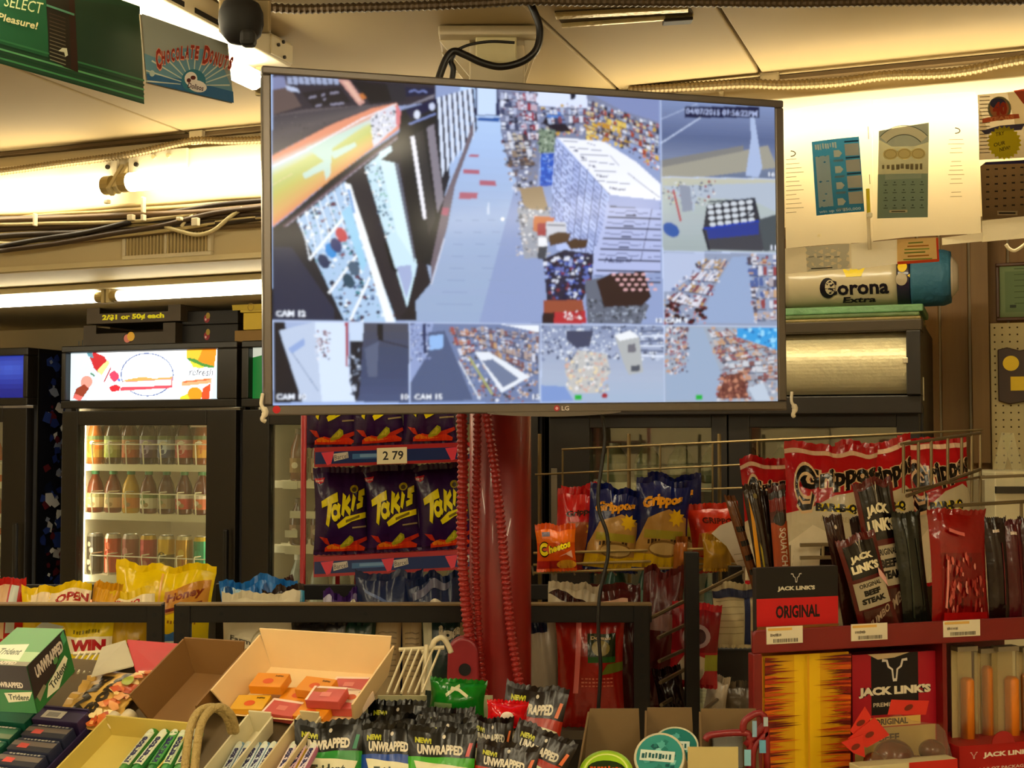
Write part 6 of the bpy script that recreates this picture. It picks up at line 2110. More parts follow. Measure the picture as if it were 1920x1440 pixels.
def a_redc(a):
    a.text('Grippos', 0, .76, 1.3, .1, '#3a1c10', bold=.04, shear=.3, rot=.08)
    a.poly([(-.8, .1), (.8, .1), (.9, .66), (-.5, .62)], '#a05a2c')
    star = [(.5 + (.3 if k % 2 else .18) * math.cos(k * PI / 8), .55 + (.13 if k % 2 else .08) * math.sin(k * PI / 8)) for k in range(16)]
    a.poly(star, '#d8a81c')
rack_bag('chip_bag', 'red chip bag with a yellow star behind the orange cheese puff bag', 1034, 1128, 922, 3.50, '#b81c1c', a_redc, 32, t=.08, roll=5)
rack_bag('chip_bag', 'second red chip bag crowded behind the first on the wire rack', 1062, 1150, 914, 3.58, '#b01a1c', a_redc, 33, t=.07, roll=-3, rot=8)
def a_bl(a):
    a.poly([(-1, 0), (1, 0), (.95, .3), (.9, .62), (.2, .72), (-.6, .6), (-.95, .3)], '#b8904c')
    a.rect(-1, 0, 1, .17, '#d8b414')
    a.rect(-.7, .36, .8, .46, '#a89c34')
    a.squig(0, .32, 1.1, .08, '#4c3418')
    a.ell(.1, .24, .6, .1, '#c8ac70')
    a.ring(.1, .24, .58, .09, .03, '#8c6c38')
    star = [(.5 + (.34 if k % 2 else .2) * math.cos(k * PI / 8), .62 + (.12 if k % 2 else .07) * math.sin(k * PI / 8)) for k in range(16)]
    a.poly(star, '#d8b01c')
    a.text('Grippos', -.05, .8, 1.5, .16, '#d8981c', bold=.06, shear=.35, rot=.06, edge='#141a3c', ew=.03)
bl = rack_bag('chip_bag', 'blue and yellow chip bag just right of the hanging power lead', 1092, 1196, 916, 3.46, '#16205c', a_bl, 34, t=.08, roll=6, crumple=.02)
rack_bag('chip_bag', 'blue and yellow chip bag in the middle of the wire rack with large script', 1184, 1288, 904, 3.45, '#16205c', a_bl, 35, t=.085, roll=4, crumple=.014)
rack_bag('chip_bag', 'dark blue chip bag standing highest at the back of the wire rack', 1224, 1324, 894, 3.60, '#131a4c', a_bl, 36, t=.08, roll=-3, rot=-10, crumple=.018)
def a_or(a):
    a.rect(-1, .0, 1, .22, '#c8941c')
    a.text('GRIPPO', .1, .8, 1.2, .1, '#5c1c0c', bold=.03, rot=-.05)
    a.poly([(-.9, .25), (.9, .25), (.7, .68), (-.7, .62)], '#b86430')
    a.ell(-.2, .5, .14, .05, '#ecd0a8')
rack_bag('chip_bag', 'orange-red chip bag at the right end of the wire rack', 1300, 1398, 948, 3.48, '#c03418', a_or, 37, t=.07, roll=-6)
for k, (x0, x1, c) in enumerate(((1262, 1290, '#a86828'), (1318, 1372, '#b8902c'))):
    rack_bag('chip_bag', ('narrow tan chip bag wedged between the blue and the orange bags', 'small yellow chip bag at the front right of the wire rack')[k], x0, x1, (1010, 1005)[k], 3.42, c, None, 38 + k, t=.04)

# ================================================================== red and white chip bags on the near right
NY = 2.75
def a_grip(a):
    a.rect(-1, .965, 1, 1, '#d8b89c')
    a.poly([(-1, 0), (1, 0), (1, .62), (.6, .70), (0, .66), (-.5, .56), (-1, .5)], '#c9bda0')
    a.poly([(-1, .25), (-.5, .42), (0, .34), (.3, .2), (.2, 0), (-1, 0)], '#dcd0b4')
    a.poly([(-.25, .0), (.5, .0), (.5, .24), (.1, .34), (-.3, .24)], '#241812')
    a.rect(.02, .18, .34, .25, '#c02824')
    a.text('BAR-B-Q', .02, .555, .95, .075, '#1c1408', bold=.07, edge='#e4cc14', ew=.12)
    a.text('FLAVORED', .02, .47, .7, .04, '#b8a888', bold=.02)
    a.text('Grippos', .12, .79, 1.75, .2, '#1c1410', bold=.05, shear=.25, rot=.06, edge='#d8b890', ew=.07)
    a.ring(-.62, .72, .2, .13, .1, '#d8b890', a0=.5, a1=5.2, n=18)
    a.ring(-.62, .72, .2, .13, .05, '#1c1410', a0=.5, a1=5.2, n=18)
    a.stroke([(-.5, .66), (-.55, .56), (-.72, .55), (-.8, .6)], .1, '#d8b890')
    a.stroke([(-.5, .66), (-.55, .56), (-.72, .55), (-.8, .6)], .05, '#1c1410')
def near_bag(label, px0, px1, top, Y, seed, rot, roll, t=.09, crumple=.012):
    w_ = pxm(px1 - px0, Y)
    p = at((px0 + px1) / 2, 1092, Y)
    h = at((px0 + px1) / 2, top, Y).z - p.z - .016
    return bag('chip_bag', label, w_, h, t, '#b41820', a_grip, seed, crumple, loc=p + V((0, 0, .006)), rot=(R(-3), R(roll), R(rot)), rough=.16, group='red and white barbecue chip bags')
near_bag('leftmost red and white barbecue chip bag, behind the meat sticks', 1398, 1512, 860, NY + .14, 41, -8, -2)
near_bag('large red and white barbecue chip bag in front with a yellow flavour label', 1462, 1642, 838, NY, 42, 4, 3)
near_bag('red and white barbecue chip bag behind the upright jerky packs', 1580, 1738, 832, NY + .12, 43, 14, -3)
near_bag('red and white barbecue chip bag at the right end behind the wire basket', 1698, 1850, 828, NY + .25, 44, 12, -5)
wb2 = thing('wire_basket', 'steel wire basket holding the red and white barbecue chip bags', 'basket', V((at(1640, 1090, NY).x, NY, 0)))
W2 = mat('#a09274', .3, .8)
ba = lambda x, y, Y: at(x, y, Y)
for q, r in (([(1690, 833, NY - .05), (1838, 812, NY + .12)], .004), ([(1700, 930, NY - .05), (1838, 880, NY + .12)], .004), ([(1700, 920, NY - .05), (1845, 893, NY + .12)], .003),
             ([(1838, 895, NY + .1), (1960, 890, NY + .1)], .004), ([(1790, 948, NY + .0), (1960, 938, NY + .1)], .0045), ([(1500, 1022, NY - .06), (1700, 1018, NY - .06)], .0045), ([(1500, 1046, NY - .06), (1700, 1042, NY - .06)], .0045), ([(1475, 1088, NY - .06), (1720, 1084, NY - .06)], .0045)):
    B().tube([ba(*p) for p in q], r, 6).out('rail_wire', W2, wb2, True)
for x, y0, y1, d in ((1694, 833, 925, -.05), (1722, 829, 922, -.02), (1746, 826, 915, .01), (1777, 822, 905, .04), (1803, 818, 896, .08), (1822, 814, 940, .1), (1838, 812, 950, .12), (1543, 1022, 1046, -.06), (1480, 1022, 1088, -.06), (1915, 938, 1040, .1)):
    B().tube([ba(x, y0, NY + d), ba(x, y1, NY + d)], .0034, 6).out('upright_wire', W2, wb2, True)
for x, d in ((1480, -.06), (1838, .12)):
    q = ba(x, 1088, NY + d)
    B().tube([V((q.x, q.y, 0)), V((q.x, q.y, q.z + .02))], .006, 6).out('leg', W2, wb2, True)
q = ba(1830, 900, NY + .25)
B().box(q.x - .045, q.x + .02, q.y, q.y + .02, 0, q.z).out('rear_post', mat('#8c8678', .3, .8), wb2, True)

# ================================================================== slanted rack between bays: posts, rods and hung goods
sr = thing('hook_rack', 'black upright rack with slanted steel rods right of the long shelf bay', 'rack', V((at(1297, 1100, 2.9).x, 2.9, 0)))
for x0, x1, ytop, Y in ((1285, 1311, 1036, 2.9), (1368, 1392, 1062, 3.2)):
    a_, b_ = at(x0, ytop, Y), at(x1, ytop, Y)
    B().box(a_.x, b_.x, Y, Y + .03, 0, a_.z).out('post', mat('#1d1914', .45, .3), sr, True, bev=.002)
for (xa, ya), (xb, yb) in (((1222, 1158), (1392, 1072)), ((1234, 1196), (1345, 1142)), ((1236, 1240), (1345, 1190)), ((1238, 1280), (1345, 1222)), ((1240, 1322), (1300, 1285)), ((1322, 1330), (1372, 1290))):
    B().tube([at(xa, ya, 2.86), at(xb, yb, 3.12)], .0045, 7).out('rod', mat('#7c6c50', .35, .7), sr, True)
def a_pk(a):
    a.rect(-1, .45, 1, 1, '#8c1c24')
    a.ell(0, .66, .6, .16, '#b89ca0')
    a.ell(.1, .66, .3, .1, '#4c1c24')
    a.poly([(-1, .1), (.2, .0), (.6, .36), (-.4, .46)], '#d8c8b0')
    a.rect(.4, .2, 1, .42, '#a8a83c')
def hung(label, px0, px1, top, bot, Y, c, art, seed, rot=0, roll=0, rough=.25, name='snack_bag', t=.05):
    w_ = pxm(px1 - px0, Y)
    p = at((px0 + px1) / 2, bot, Y)
    return bag(name, label, w_, at((px0 + px1) / 2, top, Y).z - p.z, t, c, art, seed, .014, loc=p, rot=(R(-2), R(roll), R(rot)), rough=rough, cat='snack bag')
hung('pink-red candy bag hanging on the slanted rods behind the black post', 1252, 1345, 1146, 1282, 2.98, '#c02c34', a_pk, 51, roll=4)
hung('dark brown glossy bag at the foot of the slanted rods', 1236, 1290, 1262, 1330, 2.96, '#2a1212', None, 52, roll=-10)
hung('white knotted package above the cardboard trays right of the black post', 1318, 1360, 1278, 1332, 3.0, '#c8bca8', None, 53, roll=10, t=.06)
hung('grey plastic bag lying low beside the red jerky rack', 1352, 1420, 1290, 1336, 3.02, '#6c6050', None, 54, roll=3, t=.06)
# glove pack and dark box
def a_gl(a):
    a.rect(.25, 0, .5, 1, '#26305c')
    a.rect(.75, 0, .85, 1, '#1c1c28')
    for k in range(6): a.stroke([(-.9, .2 + k * .12), (.2, .22 + k * .12)], .015, '#a09674')
    a.rect(-1, .86, 1, 1, '#1c2244')
hung('cream and navy striped glove pack on the slanted rack beside the black box', 1336, 1430, 1106, 1208, 3.05, '#c8bd98', a_gl, 55, rough=.6, name='glove_pack')
q0, q1 = at(1342, 1300, 3.1), at(1412, 1216, 3.1)
b = B().box(q0.x, q1.x, 3.1, 3.25, q0.z, q1.z)
solo(centred(b.out('storage_box', mat('#26211b', .5), bev=.005)), 'dark square box below the striped glove pack', 'box')
# grey curled paper tag in front of the chip rack
def tagf(x, y, h):
    t_ = (y - 985) / 110
    return at(x, y, 3.40 - .05 * math.sin(t_ * 2.2)) + V((0, -h, 0))
a = Art()
a.poly([(1334, 1000), (1350, 985), (1385, 972), (1398, 1010), (1412, 1060), (1424, 1090), (1412, 1112), (1398, 1100), (1382, 1060), (1362, 1024)], '#a89c88')
for k in range(3): a.stroke([(1376 + k * 6, 1040 + k * 12), (1404 + k * 5, 1036 + k * 12)], 1.4, '#7c705c')
tg = thing('paper_tag', 'curled grey paper tag hanging in front of the wire chip rack', 'tag', at(1412, 1112, 3.40))
a.lay('sheet', tagf, printed(.6), tg, maxlen=16, world=True)
tg2 = Art()
tg2.poly([(1394, 1088), (1416, 1090), (1418, 1112), (1400, 1120)], '#d8d0bc')
tg2.lay('torn_end', tagf, printed(.6), tg, maxlen=16, world=True, base=.003)

# ================================================================== wall things at the far right
c0, c1_ = onW(1868, 602, BW - .02), onW(1990, 488, BW - .02)
fr = thing('certificate', 'green certificate in a thin wooden frame on the panelled wall', 'certificate', room(uw(c0)[0], BW - .004, c0.z), ROT)
wd, hh = uw(c1_)[0] - uw(c0)[0], c1_.z - c0.z
f = B()
for a_ in ((0, wd, 0, .012), (0, wd, hh - .012, hh), (0, .012, .012, hh - .012), (wd - .012, wd, .012, hh - .012)):
    f.box(a_[0], a_[1], -.018, 0, a_[2], a_[3])
f.out('frame', mat('#6a4218', .4), fr, bev=.003)
B().box(.012, wd - .012, -.008, -.002, .012, hh - .012).out('sheet', mat('#8ca070', .6), fr)
g = Art()
g.rect(.03, .03, wd - .03, hh - .03, '#7c9264')
for k in range(7): g.stroke([(.06, .06 + k * .02), (wd - .06, .06 + k * .02)], .003, '#5c7048')
g.rect(.045, .045, .065, .055, '#3c4830')
g.lay('print', lambda x, y, h: V((x, -.008 - h, y)), printed(.5), fr)
c0 = onW(1861, 900, BW - .03)
pgt = onW(1861, 606, BW - .03).z
pb = thing('pegboard', 'cream pegboard with rows of holes on the panelled wall at the right edge', 'pegboard', room(uw(c0)[0], BW - .022, 1.45), ROT)
hh = pgt - 1.45
B().box(0, .6, 0, .006, 0, hh).out('board', mat('#dccfa0', .6), pb, bev=.001)
g = Art()
for i in range(14):
    for j in range(int(hh / .0245)):
        g.ell(.014 + i * .0245, hh - .016 - j * .0245, .0032, .0032, '#5c4c2c', n=8)
g.lay('hole', lambda x, y, h: V((x, -h, y)), printed(.8), pb, lift=0)
pb.children[-1]['kind'] = 'stuff'
pq = onW(1872, 752, BW - .03)
px_ = uw(pq)[0]
plq = thing('plaque', 'dark wooden award plaque with a gold disc and plate on the pegboard', 'plaque', room(px_, BW - .024, pq.z), ROT)
ph = onW(1872, 656, BW - .03).z - pq.z
out = [(0, 0, .0), (0, 0, ph), (.03, 0, ph + .008), (.07, 0, ph - .004), (.14, 0, ph + .008), (.16, 0, ph), (.16, 0, 0), (.13, 0, -.012), (.08, 0, -.004), (.035, 0, -.012)]
B().prism(out, (0, -.014, 0)).out('board', mat('#4c2c16', .35), plq, bev=.003)
B().tube([(.042, -.0145, ph * .73), (.042, -.018, ph * .73)], .026, 24).out('gold_disc', mat('#d8bc3c', .35, .6), plq)
B().box(.04, .15, -.018, -.0142, ph * .2, ph * .47).out('gold_plate', mat('#d8bc34', .35, .5), plq)
# boxed vertical trim
c0 = onW(1833, 868, BW - .1)
b = B()
rbox(b, uw(onW(1826, 868, BW - .1))[0], uw(onW(1860, 868, BW - .1))[0] - .004, BW - .1, BW - .004, c0.z, CEIL + .02)
o = b.out('trim_2', wood('#8a6a38', '#9c7c48'))
o['kind'] = 'structure'
# clear plastic sleeves and bright counter edge low at the far right
gl = glass((.93, .95, .90), .12, .15)
pv = thing('plastic_sleeve', 'clear plastic display sleeve leaning by the pegboard at the right edge', 'sleeve', at(1890, 880, 3.6))
for q in (((1862, 880), (1878, 810), (1898, 812), (1884, 880)), ((1880, 820), (1900, 812), (1925, 900), (1905, 905))):
    B().prism([at(x, y, 3.6) for x, y in q], (0, .002, 0)).out('sheet', gl, pv, True)
ct = B()
q0, q1 = at(1866, 960, 3.7), at(2010, 884, 3.7)
ct.box(q0.x, q1.x, 3.7, 3.95, 0, q1.z)
cto = thing('counter', 'pale counter front below the pegboard at the right edge', 'counter', (q0.x, 3.7, 0))
ct.out('body', mat('#d8cfae', .5), cto, True, bev=.004)
B().box(q0.x, q1.x, 3.69, 3.7, at(1866, 925, 3.7).z, at(1866, 912, 3.7).z).out('dark_band', mat('#3a3428', .5), cto, True)
# ================================================================== red jerky rack on the near right
JO = at(1405, 1180, 2.05)
JYAW = R(17)
JX, JD = V((math.cos(JYAW), math.sin(JYAW), 0)), V((-math.sin(JYAW), math.cos(JYAW), 0))
def JP(px, py, off=0.0): return onP(px, py, JO + JD * off, JD)
jr = thing('jerky_rack', 'dark red metal rack of meat snacks at the lower right', 'rack', V((JO.x, JO.y, 0)), (0, 0, JYAW))
JI = MW[jr].inverted()
def JL(px, py, off=0.0): return JI @ JP(px, py, off)
JRED = mat('#7c0e0b', .4, var=.12)
zr1, zr0 = JL(1405, 1180).z, JL(1405, 1224).z
xr = JL(1990, 1160).x
b = B()
sh = [V((0, -.012, zr0)), V((0, -.012, zr1 - .008)), V((.004, -.012, zr1 - .002)), V((.010, -.012, zr1)), V((xr, -.012, zr1)), V((xr, -.012, zr0))]
b.prism(sh, (0, .006, 0))
b.out('shelf_lip', JRED, jr, bev=.002)
KS = .54        # the rack narrows towards the back on its left side
def jshelf(z):
    B().prism([(0, -.006, z), (xr, -.006, z), (xr, .16, z), (.16 * KS, .16, z)], (0, 0, .004)).out('shelf', JRED, jr)
jshelf(zr0 + .004)
jshelf(.90)
for x in (0, xr - .016):
    B().box(x, x + .016, -.012, .006, 0, zr0).out('post', JRED, jr, bev=.002)
B().box(.16 * KS + .012, .16 * KS + .028, .15, .166, 0, zr0).out('post', JRED, jr, bev=.002)
B().box(.155 * KS + .01, xr, .150, .154, .9, zr0).out('back_panel', mat('#6c0f0c', .5), jr)
x_ = JL(1772, 1300).x
B().box(x_ - .004, x_ + .004, 0, .148, .906, zr0).out('divider', JRED, jr)
for k, (x0, x1, y0, y1) in enumerate(((1430, 1497, 1206, 1176), (1588, 1655, 1200, 1170), (1760, 1828, 1193, 1164))):
    q0, q1 = JL(x0, y0), JL(x1, y1)
    B().box(q0.x, q1.x, -.0135, -.0122, q0.z, q0.z + .027).out('price_label', mat('#dcd2b8', .6), jr)
    a = Art()
    w_ = q1.x - q0.x
    a.rect(.002, .021, w_ * .7, .025, '#d8b060')
    a.squig(w_ * .25, .014, w_ * .3, .005, '#6c6050')
    rr = random.Random(k)
    x = w_ * .18
    while x < w_ * .85:
        d = rr.choice([.0006, .001, .0015])
        a.rect(x, .002, x + d, .008, '#3c3428')
        x += d + .0012
    a.lay('print', lambda x, y, h, q0=q0: V((q0.x + x, -.0136 - h, q0.z + y)), printed(.6), jr, lift=.00001)
def jbox(label, px0, px1, top, bot, off, dp, draw, c='#241a14', name='snack_carton', base=None):
    """printed carton standing parallel to the rack; draw(a, w, h) in metres"""
    q0, q1 = JP(px0, bot, off), JP(px1, bot, off)
    w_ = (q1 - q0).dot(JX)
    zq = q0.z
    z0 = base if base is not None else q0.z
    h = JP((px0 + px1) / 2, top, off).z - z0
    t = thing(name, label, 'carton', V((q0.x, q0.y, z0)), (0, 0, JYAW))
    B().box(0, w_, 0, dp, 0, h).out('carton_body', mat(c, .5), t, bev=.0012)
    a = Art()
    h0 = min(h, JP((px0 + px1) / 2, top, off).z - q0.z)
    draw(a, w_, h0)
    a.lay('print', lambda x, y, q: V((x, -q, y + h - h0)), printed(.45), t, base=.0005)
    return t
def horns(a, x, y, s, c):
    a.stroke([(x - s, y + s * .75), (x - s * .62, y + s * .72), (x - s * .5, y + s * .3), (x - s * .2, y + s * .1), (x - s * .12, y - s * .6)], s * .2, c, s * .12)
    a.stroke([(x + s, y + s * .75), (x + s * .62, y + s * .72), (x + s * .5, y + s * .3), (x + s * .2, y + s * .1), (x + s * .12, y - s * .6)], s * .2, c, s * .12)
    a.stroke([(x - s * .16, y - s * .62), (x + s * .16, y - s * .62)], s * .2, c)
def flames(a, w_, h, y0, y1, seed=1):
    rr = random.Random(seed)
    a.rect(0, y0, w_, y1, '#d8a80c')
    a.rect(w_ * .36, y0, w_ * .66, y1, '#e4bc10')
    n = int((y1 - y0) / .0035)
    for k in range(n):
        y = y0 + (y1 - y0) * k / n
        for s in (0, 1):
            l = w_ * rr.uniform(.14, .45)
            hh = rr.uniform(.0015, .0032)
            c = rr.choice(['#b8400c', '#8c2408', '#d8700c', '#6c1c08', '#c85c10'])
            yy = y + rr.uniform(-.001, .001)
            if yy - hh < y0 or yy + hh > y1: continue
            if s == 0: a.tri([(0, yy - hh), (l, yy + rr.uniform(-.001, .001)), (0, yy + hh)], [(0, 1, 2)], c)
            else: a.tri([(w_, yy - hh), (w_ - l, yy + rr.uniform(-.001, .001)), (w_, yy + hh)], [(0, 1, 2)], c)
    a.rect(w_ * .485, y0, w_ * .505, y1, '#d8a00c')
def d_head(a, w_, h):
    a.rect(0, 0, w_, h, '#1a1210')
    a.rect(0, h * .24, w_, h * .60, '#c01a1e')
    a.text('ORIGINAL', w_ * .5, h * .42, w_ * .54, h * .17, '#240c0a', bold=.04)
    flames(a, w_, h, 0, h * .21, 3)
    a.rect(0, h * .21, w_, h * .24, '#8c5c2c')
    horns(a, w_ * .48, h * .855, w_ * .065, '#c8c0b0')
    a.text("JACK LINK'S", w_ * .48, h * .72, w_ * .46, h * .07, '#d0c8b0', bold=.05)
jbox('black and red carton header with bull horns, standing on the upper rack shelf', 1419, 1572, 1063, 1218, .01, .014, d_head, base=zr0 + .009)
def d_flame(a, w_, h):
    flames(a, w_, h, 0, h, 5)
jbox('tall carton covered in yellow and orange flames on the lower rack shelf', 1432, 1594, 1226, 1500, .012, .03, d_flame, c='#c8780c', base=.907)
def d_jack(a, w_, h):
    a.rect(0, 0, w_, h, '#a8182c')
    a.rect(w_ * .02, 0, w_ * .98, h * .42, '#b8a468')
    a.poly([(w_ * .22, h * .52), (w_ * .78, h * .52), (w_ * .78, h), (w_ * .22, h)], '#1c1416')
    a.poly([(w_ * .18, h), (w_ * .3, h * .955), (w_ * .5, h * .965), (w_ * .68, h)], '#c8b490')
    horns(a, w_ * .5, h * .86, w_ * .15, '#d4ccc0')
    a.text("JACK LINK'S", w_ * .5, h * .70, w_ * .86, h * .085, '#e0d6bc', bold=.06, edge='#1c1416', ew=.06)
    a.text('PREMIUM CUTS', w_ * .5, h * .60, w_ * .52, h * .032, '#c8bca4', bold=.02)
    a.rect(w_ * .2, h * .43, w_ * .8, h * .5, '#d8b868')
    a.text('ORIGINAL', w_ * .45, h * .465, w_ * .4, h * .05, '#2c1c14', bold=.04)
    a.text('BEEF', w_ * .42, h * .34, w_ * .24, h * .06, '#2c1c14', bold=.04)
jbox('red carton with a black panel and white bull horns on the lower rack shelf', 1600, 1758, 1224, 1470, .02, .03, d_jack, c='#7c1420', base=.907)
# upright jerky packs
zb = zr0 + .014
def jpack(label, px, base_y, w_px, top, off, c, art, seed, roll=0, t=.014, yaw=0, rough=.2, name='jerky_pack'):
    q = JP(px, base_y, off)
    dist = q.y
    q.z = zb
    h = JP(px, top, off).z - zb
    h = h / math.cos(R(roll))
    return bag(name, label, pxm(w_px, dist), h - .012, t, c, art, seed, .003, loc=q, rot=(R(-4), R(roll), JYAW + R(yaw)), rough=rough, cat='snack pack', seal=.009)
def d_steak(big):
    def f(a):
        a.rect(-.8, .62, .8, .98, '#1c1412')
        horns(a, .0, .93, .16, '#b8ac98')
        a.text('JACK', -.05, .82, 1.2, .085, '#ddd2b0', bold=.06, edge='#1c1412', ew=.04)
        a.text("LINK'S", .0, .72, 1.45, .09, '#ddd2b0', bold=.06, edge='#1c1412', ew=.04)
        a.rect(-.85, .3, .85, .58, '#a89c84')
        a.text('ORIGINAL', 0, .535, 1.2, .045, '#2c2018', bold=.03)
        a.text('BEEF', 0, .455, .9, .06, '#1c140e', bold=.07)
        a.text('STEAK', 0, .375, 1.3, .06, '#1c140e', bold=.07)
        a.rect(-.7, .03, .7, .28, '#4c2418')
        a.text('JUMBO', .1, .18, 1.2, .1, '#a89078', bold=.02, rot=.12)
        a.stroke([(.6, .64), (.95, .5)], .1, '#d8a8a0')
    return f
def on_shelf(t): 
    t.location.z = zb
    return t
on_shelf(jpack('front beef steak jerky pack leaning left with white lettering', 1652, 1176, 86, 1000, .03, '#5c1612', d_steak(1), 61, roll=-14))
on_shelf(jpack('beef steak jerky pack standing behind the front leaning one', 1682, 1170, 84, 896, .075, '#5c1612', d_steak(0), 62, roll=-8))
on_shelf(jpack('narrow brown meat stick pack with a hang hole left of the jerky packs', 1600, 1176, 40, 962, .09, '#3a1a12', lambda a: a.ell(0, .93, .14, .02, '#d8c8b0'), 63, roll=-9))
on_shelf(jpack('glossy grey-brown stick pack beside the hang-hole pack', 1640, 1176, 44, 965, .12, '#4a3a34', lambda a: a.stroke([(-.4, .3), (-.2, .95)], .12, '#7c6c64'), 64, roll=-6))
on_shelf(jpack('black-green glossy jerky pack between the steak packs and the red pouch', 1722, 1168, 62, 955, .06, '#1c1e16', lambda a: (a.stroke([(-.3, .1), (-.2, .9)], .12, '#34382c'), a.stroke([(.5, .2), (.4, .8)], .08, '#2c3026')), 65, roll=-4))
def d_redp(a):
    rr = random.Random(9)
    a.rect(-.75, .06, .75, .66, '#7c120e')
    a.speckle(-.65, .1, .65, .62, 60, ['#a8342c', '#5c0c0a', '#c0584c', '#8c1c16', '#d88c80'], .03, .08, rr)
    a.stroke([(-.7, .18), (-.62, .6)], .06, '#d8887c')
    a.rect(-.75, .05, .75, .14, '#a81c18')
    a.stroke([(-.5, .86), (.0, .82)], .03, '#c86860')
on_shelf(jpack('large glossy red jerky pouch on the upper rack shelf', 1802, 1166, 128, 952, .05, '#8c1410', d_redp, 66, roll=1, t=.03, rough=.14))
for k, (x, tp, w_, c) in enumerate(((1876, 965, 50, '#260c0e'), (1908, 972, 46, '#52101c'), (1945, 968, 60, '#3a0c10'))):
    on_shelf(jpack(('black-red meat pack right of the large red pouch', 'wine-red meat pack second right of the large red pouch', 'dark red meat pack at the right frame edge')[k], x, 1162, w_, tp, .05, c, lambda a: (a.rect(-.4, .9, .2, .93, '#c8b8a8'), a.stroke([(.3, .2), (.3, .8)], .1, '#6a1c24')), 67 + k, t=.02))
# hanging meat sticks behind the carton header
def d_sq(a):
    a.rect(-1, .95, 1, 1, '#241412')
    a.rect(-1, .86, 1, .95, '#6c1410')
    a.rect(-1, .45, 1, .78, '#8c3c14')
    a.ell(0, .80, .75, .05, '#1c1210')
    a.text('SQUATCH', .1, .60, .27, .95, '#b8a890', bold=.02, rot=-PI / 2)
jpack('upright red and black meat stick pack with vertical lettering', 1474, 1078, 36, 908, .10, '#4c1812', d_sq, 71, roll=-2, name='meat_stick')
t_ = jpack('brown meat stick pack with two yellow stripes, leaning at the rack corner', 1452, 1090, 36, 902, .11, '#2c1a10', lambda a: (a.stroke([(-.9, .3), (-.5, .85)], .3, '#b8800c'), a.stroke([(-.3, .25), (-.2, .6)], .2, '#8c7c14'), a.ell(.2, .95, .2, .02, '#6c5c2c')), 72, roll=-8, name='meat_stick')
t_.location.z = zb
t_ = jpack('dark brown meat stick pack between the striped and the lettered sticks', 1462, 1090, 32, 915, .12, '#2a1410', lambda a: a.rect(-.5, .1, .5, .35, '#a89c8c'), 73, roll=-4, name='meat_stick')
t_.location.z = zb
t_ = jpack('thin patterned meat stick leaning furthest left at the rack corner', 1442, 1090, 22, 925, .13, '#5c3416', lambda a: [a.rect(-.8, .1 + k * .11, .8, .14 + k * .11, '#1c120c') for k in range(7)], 74, roll=-16, name='meat_stick')
t_.location.z = zb

# clear bag of brown pickled sausages with orange tags
cbp = JP(1690, 1440, -.045)
sb = thing('sausage_bag', 'clear bag of round brown sausages with orange tags at the bottom right', 'snack bag', cbp - V((0, 0, .01)), (0, 0, JYAW))
SAUS = mat('#6c2c14', .25, var=.25, scale=30, coat=.3)
I2 = MW[sb].inverted()
for k, (x, y, r) in enumerate(((1676, 1418, .032), (1748, 1408, .022), (1640, 1428, .018), (1716, 1440, .024))):
    c = I2 @ JP(x, y, -.03)
    prof = [(max(.0004, r * math.sin(PI * j / 10)), -r * .85 * math.cos(PI * j / 10)) for j in range(11)]
    B().lathe(prof, 18, o=c, caps=False).out('sausage', SAUS, sb, smooth=True)
pk = B()
film = [(1628, 1462), (1640, 1395), (1652, 1352), (1685, 1338), (1712, 1352), (1760, 1358), (1772, 1370), (1786, 1420), (1795, 1462)]
pk.prism([I2 @ JP(x, y, -.062) for x, y in film], (0, .004, 0))
pk.out('clear_film', glass((.97, .93, .90), .10, .18), sb)
for k, q in enumerate((((1594, 1370), (1622, 1325), (1634, 1345), (1606, 1382)), ((1590, 1385), (1640, 1345), (1668, 1378), (1625, 1402)), ((1578, 1392), (1618, 1378), (1622, 1420), (1600, 1412)), ((1665, 1340), (1672, 1312), (1742, 1314), (1736, 1340)))):
    m_ = mat('#d0321a', .5)
    o_ = -.066 - .002 * k
    B().prism([I2 @ JP(x, y, o_) for x, y in q], (0, .0012, 0)).out('orange_tag', m_, sb)
    g = Art()
    cx = sum(p[0] for p in q) / 4
    cy = sum(p[1] for p in q) / 4
    g.ell(cx, cy, 9, 5, '#7c3018', rot=-.5)
    g.lay('print', lambda x, y, h, o_=o_: I2 @ JP(x, y, o_ - h), printed(.5), sb)
def d_tray(a, w_, h):
    a.rect(w_ * .5, 0, w_, h, '#c02c1c')
jbox('white and red tray in front of the clear sausage bag', 1612, 1796, 1430, 1500, -.085, .03, d_tray, c='#c8bc94', name='snack_tray')
